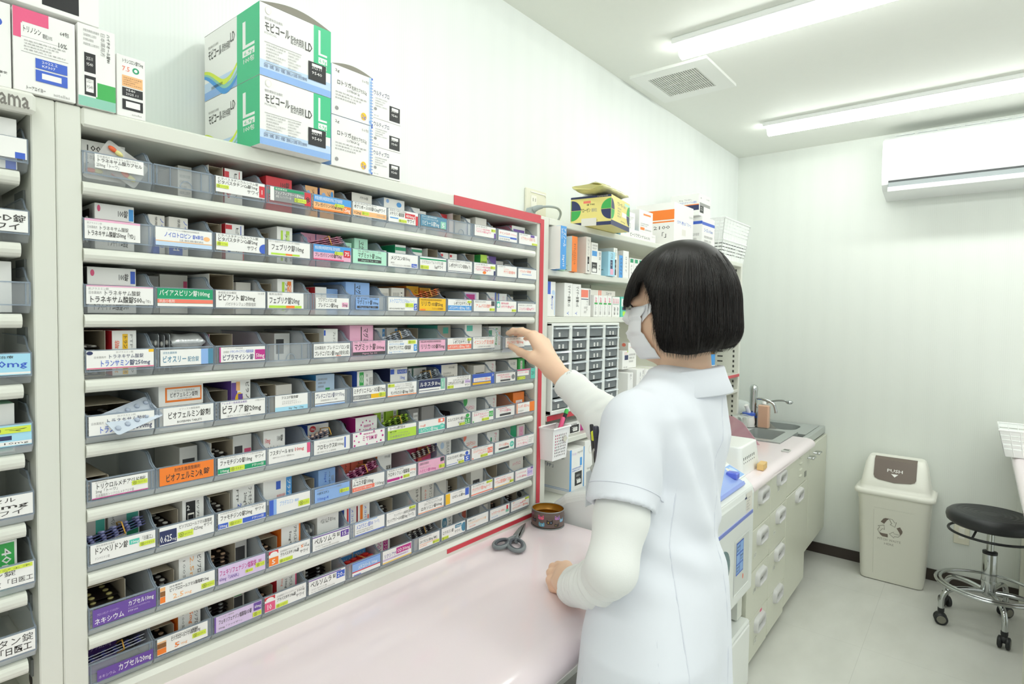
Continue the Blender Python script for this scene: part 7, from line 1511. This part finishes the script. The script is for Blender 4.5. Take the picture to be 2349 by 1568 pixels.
# ------------------------------------------------------------------ hair
def hair_pt(al, s_, lift=0., zend=None):
    """al: azimuth from the face (degrees, + left), s_: 0 crown .. 1 tip"""
    a = abs(((al+180) % 360)-180); c, sn = math.cos(math.radians(al)), math.sin(math.radians(al))
    rf_ = .124 if c > 0 else .108; A = 1/math.sqrt((c/rf_)**2+(sn/.101)**2); H = .134
    ze = hair_end(a) if zend is None else zend
    L1 = (A+H)*.785; L2 = max(0, -ze) if ze < 0 else 0.
    if ze >= 0: L1 = L1*(1-math.asin(min(1, ze/H))/(PI/2)); Lt = L1
    else: Lt = L1+L2
    q = s_*Lt
    if q <= L1 or ze >= 0:
        th = q/((A+H)*.785)*PI/2; r, z = A*math.sin(th)**.92, H*math.cos(th)
    else:
        z = -(q-L1); w = z/-.105; bulge = 1+.035*math.sin(min(1, w)*PI*.62); r = A*bulge
        if w > .35: r -= A*.62*(w-.35)**2*(1.5 if a > 120 else .6)
    r += lift
    return HC+V3(0, 0, -.006)+fh*(r*c-.006)+lf*(r*sn)+V3(0, 0, z)
def hair_end(a):
    """height of the tips relative to the head centre"""
    K_ = [(0, .004), (30, -.002), (36, .014), (42, .050), (52, .052), (62, .030), (69, .0), (73, -.03), (78, -.078), (84, -.088), (110, -.092), (150, -.080), (180, -.068)]
    return float(np.interp(a, [k[0] for k in K_], [k[1] for k in K_]))
HAIR = M('#120d0b', .45, spec=.3); HAIRS = [M(h, .36, spec=.45) for h in ('#0d0a09', '#130e0c', '#1d1511')]
mb = MB(); N_, S_ = 150, 34; rings = []
for i in range(S_+1): rings.append([tuple(hair_pt(360*j/N_, max(.012, i/S_), -.0045)) for j in range(N_)])
mb.loft(rings, HAIR, cap=False); mb.add(rings[0], [tuple(range(N_))], HAIR, True)
hair = mb.build('hair', person); so = hair.modifiers.new('thick', 'SOLIDIFY'); so.thickness = .004; so.offset = -1
rnd = np.random.RandomState(11)
for g_ in range(3):
    mb = MB(); vs, fs = [], []
    for k in range(2600):
        al = rnd.uniform(0, 360); da = rnd.normal(0, 3.0); s0 = rnd.uniform(0.01, .35) if rnd.rand() < .8 else rnd.uniform(.3, .6); s1 = 1+rnd.uniform(-.05, .045); lift = rnd.uniform(-.0035, .0008)+.0008*math.sin(al*.21+2)*math.sin(al*.083); fl = rnd.uniform(-.004, .006)
        npt = 13; w = rnd.uniform(.0003, .0007); base = len(vs); pts = []
        ze = hair_end(abs(((al+180) % 360)-180))
        for i in range(npt):
            t = i/(npt-1); pts.append(hair_pt(al+da*t*t+.6*math.sin(5*t+k), s0+(s1-s0)*t, lift+fl*max(0, t-.75)**2*8, zend=ze))
        for i, p in enumerate(pts):
            n = (p-HC)*V3(1, 1, .3); n /= np.linalg.norm(n)+1e-9; tg = pts[min(i+1, npt-1)]-pts[max(i-1, 0)]; sd = np.cross(tg, n); sd /= np.linalg.norm(sd)+1e-9
            ww = w*(1 if i < npt-3 else (npt-1-i)/3+.08)
            vs += [tuple(p+sd*ww), tuple(p+n*ww), tuple(p-sd*ww)]
        for i in range(npt-1):
            for j in range(3): fs.append((base+3*i+j, base+3*i+(j+1) % 3, base+3*i+3+(j+1) % 3, base+3*i+3+j))
    mb.add(vs, fs, HAIRS[g_], True); mb.build('strands', hair)
# ------------------------------------------------------------------ pocket things
def pocket_pen(label, x, dy, z, L_, r, col, cap):
    p0 = (x, dy, z); p1 = (x-.004, dy+.006, z+L_); return pen('marker_pen', label, p0, p1, r, M(col, .35), M(cap, .35), cf=.72)
pocket_pen('yellow highlighter with black barrel in the chest pocket of the white coat', 1.056, .572, 1.150, .066, .0066, '#20221f', '#e6ea3c')
pocket_pen('slim black pen leftmost in the chest pocket of the white coat', 1.070, .586, 1.150, .076, .004, '#1e1e22', '#2a2a2e')
pocket_pen('dark grey capped pen behind the yellow highlighter in the coat pocket', 1.040, .560, 1.156, .074, .006, '#34343f', '#3d3d4a')
g = thing('badge_reel', 'clear badge case on a metal clip hanging from the coat chest pocket', 'badge', (1.045, .556, 1.16))
mb = MB(); cm_ = M('#c9cbc4', .3, metal=.7); mb.tube(catmull([(1.046, .562, 1.185), (1.050, .576, 1.178), (1.052, .578, 1.16), (1.051, .576, 1.145)]), .003, cm_, 8); mb.ball((1.051, .578, 1.140), .008, .005, .008, cm_); mb.build('clip', g)
mb = MB(); mb.box(1.026, 1.070, .5785, .580, 1.066, 1.137, clear('badge_film', '#eef2f4', .25, .1), .0006); mb.build('case', g)
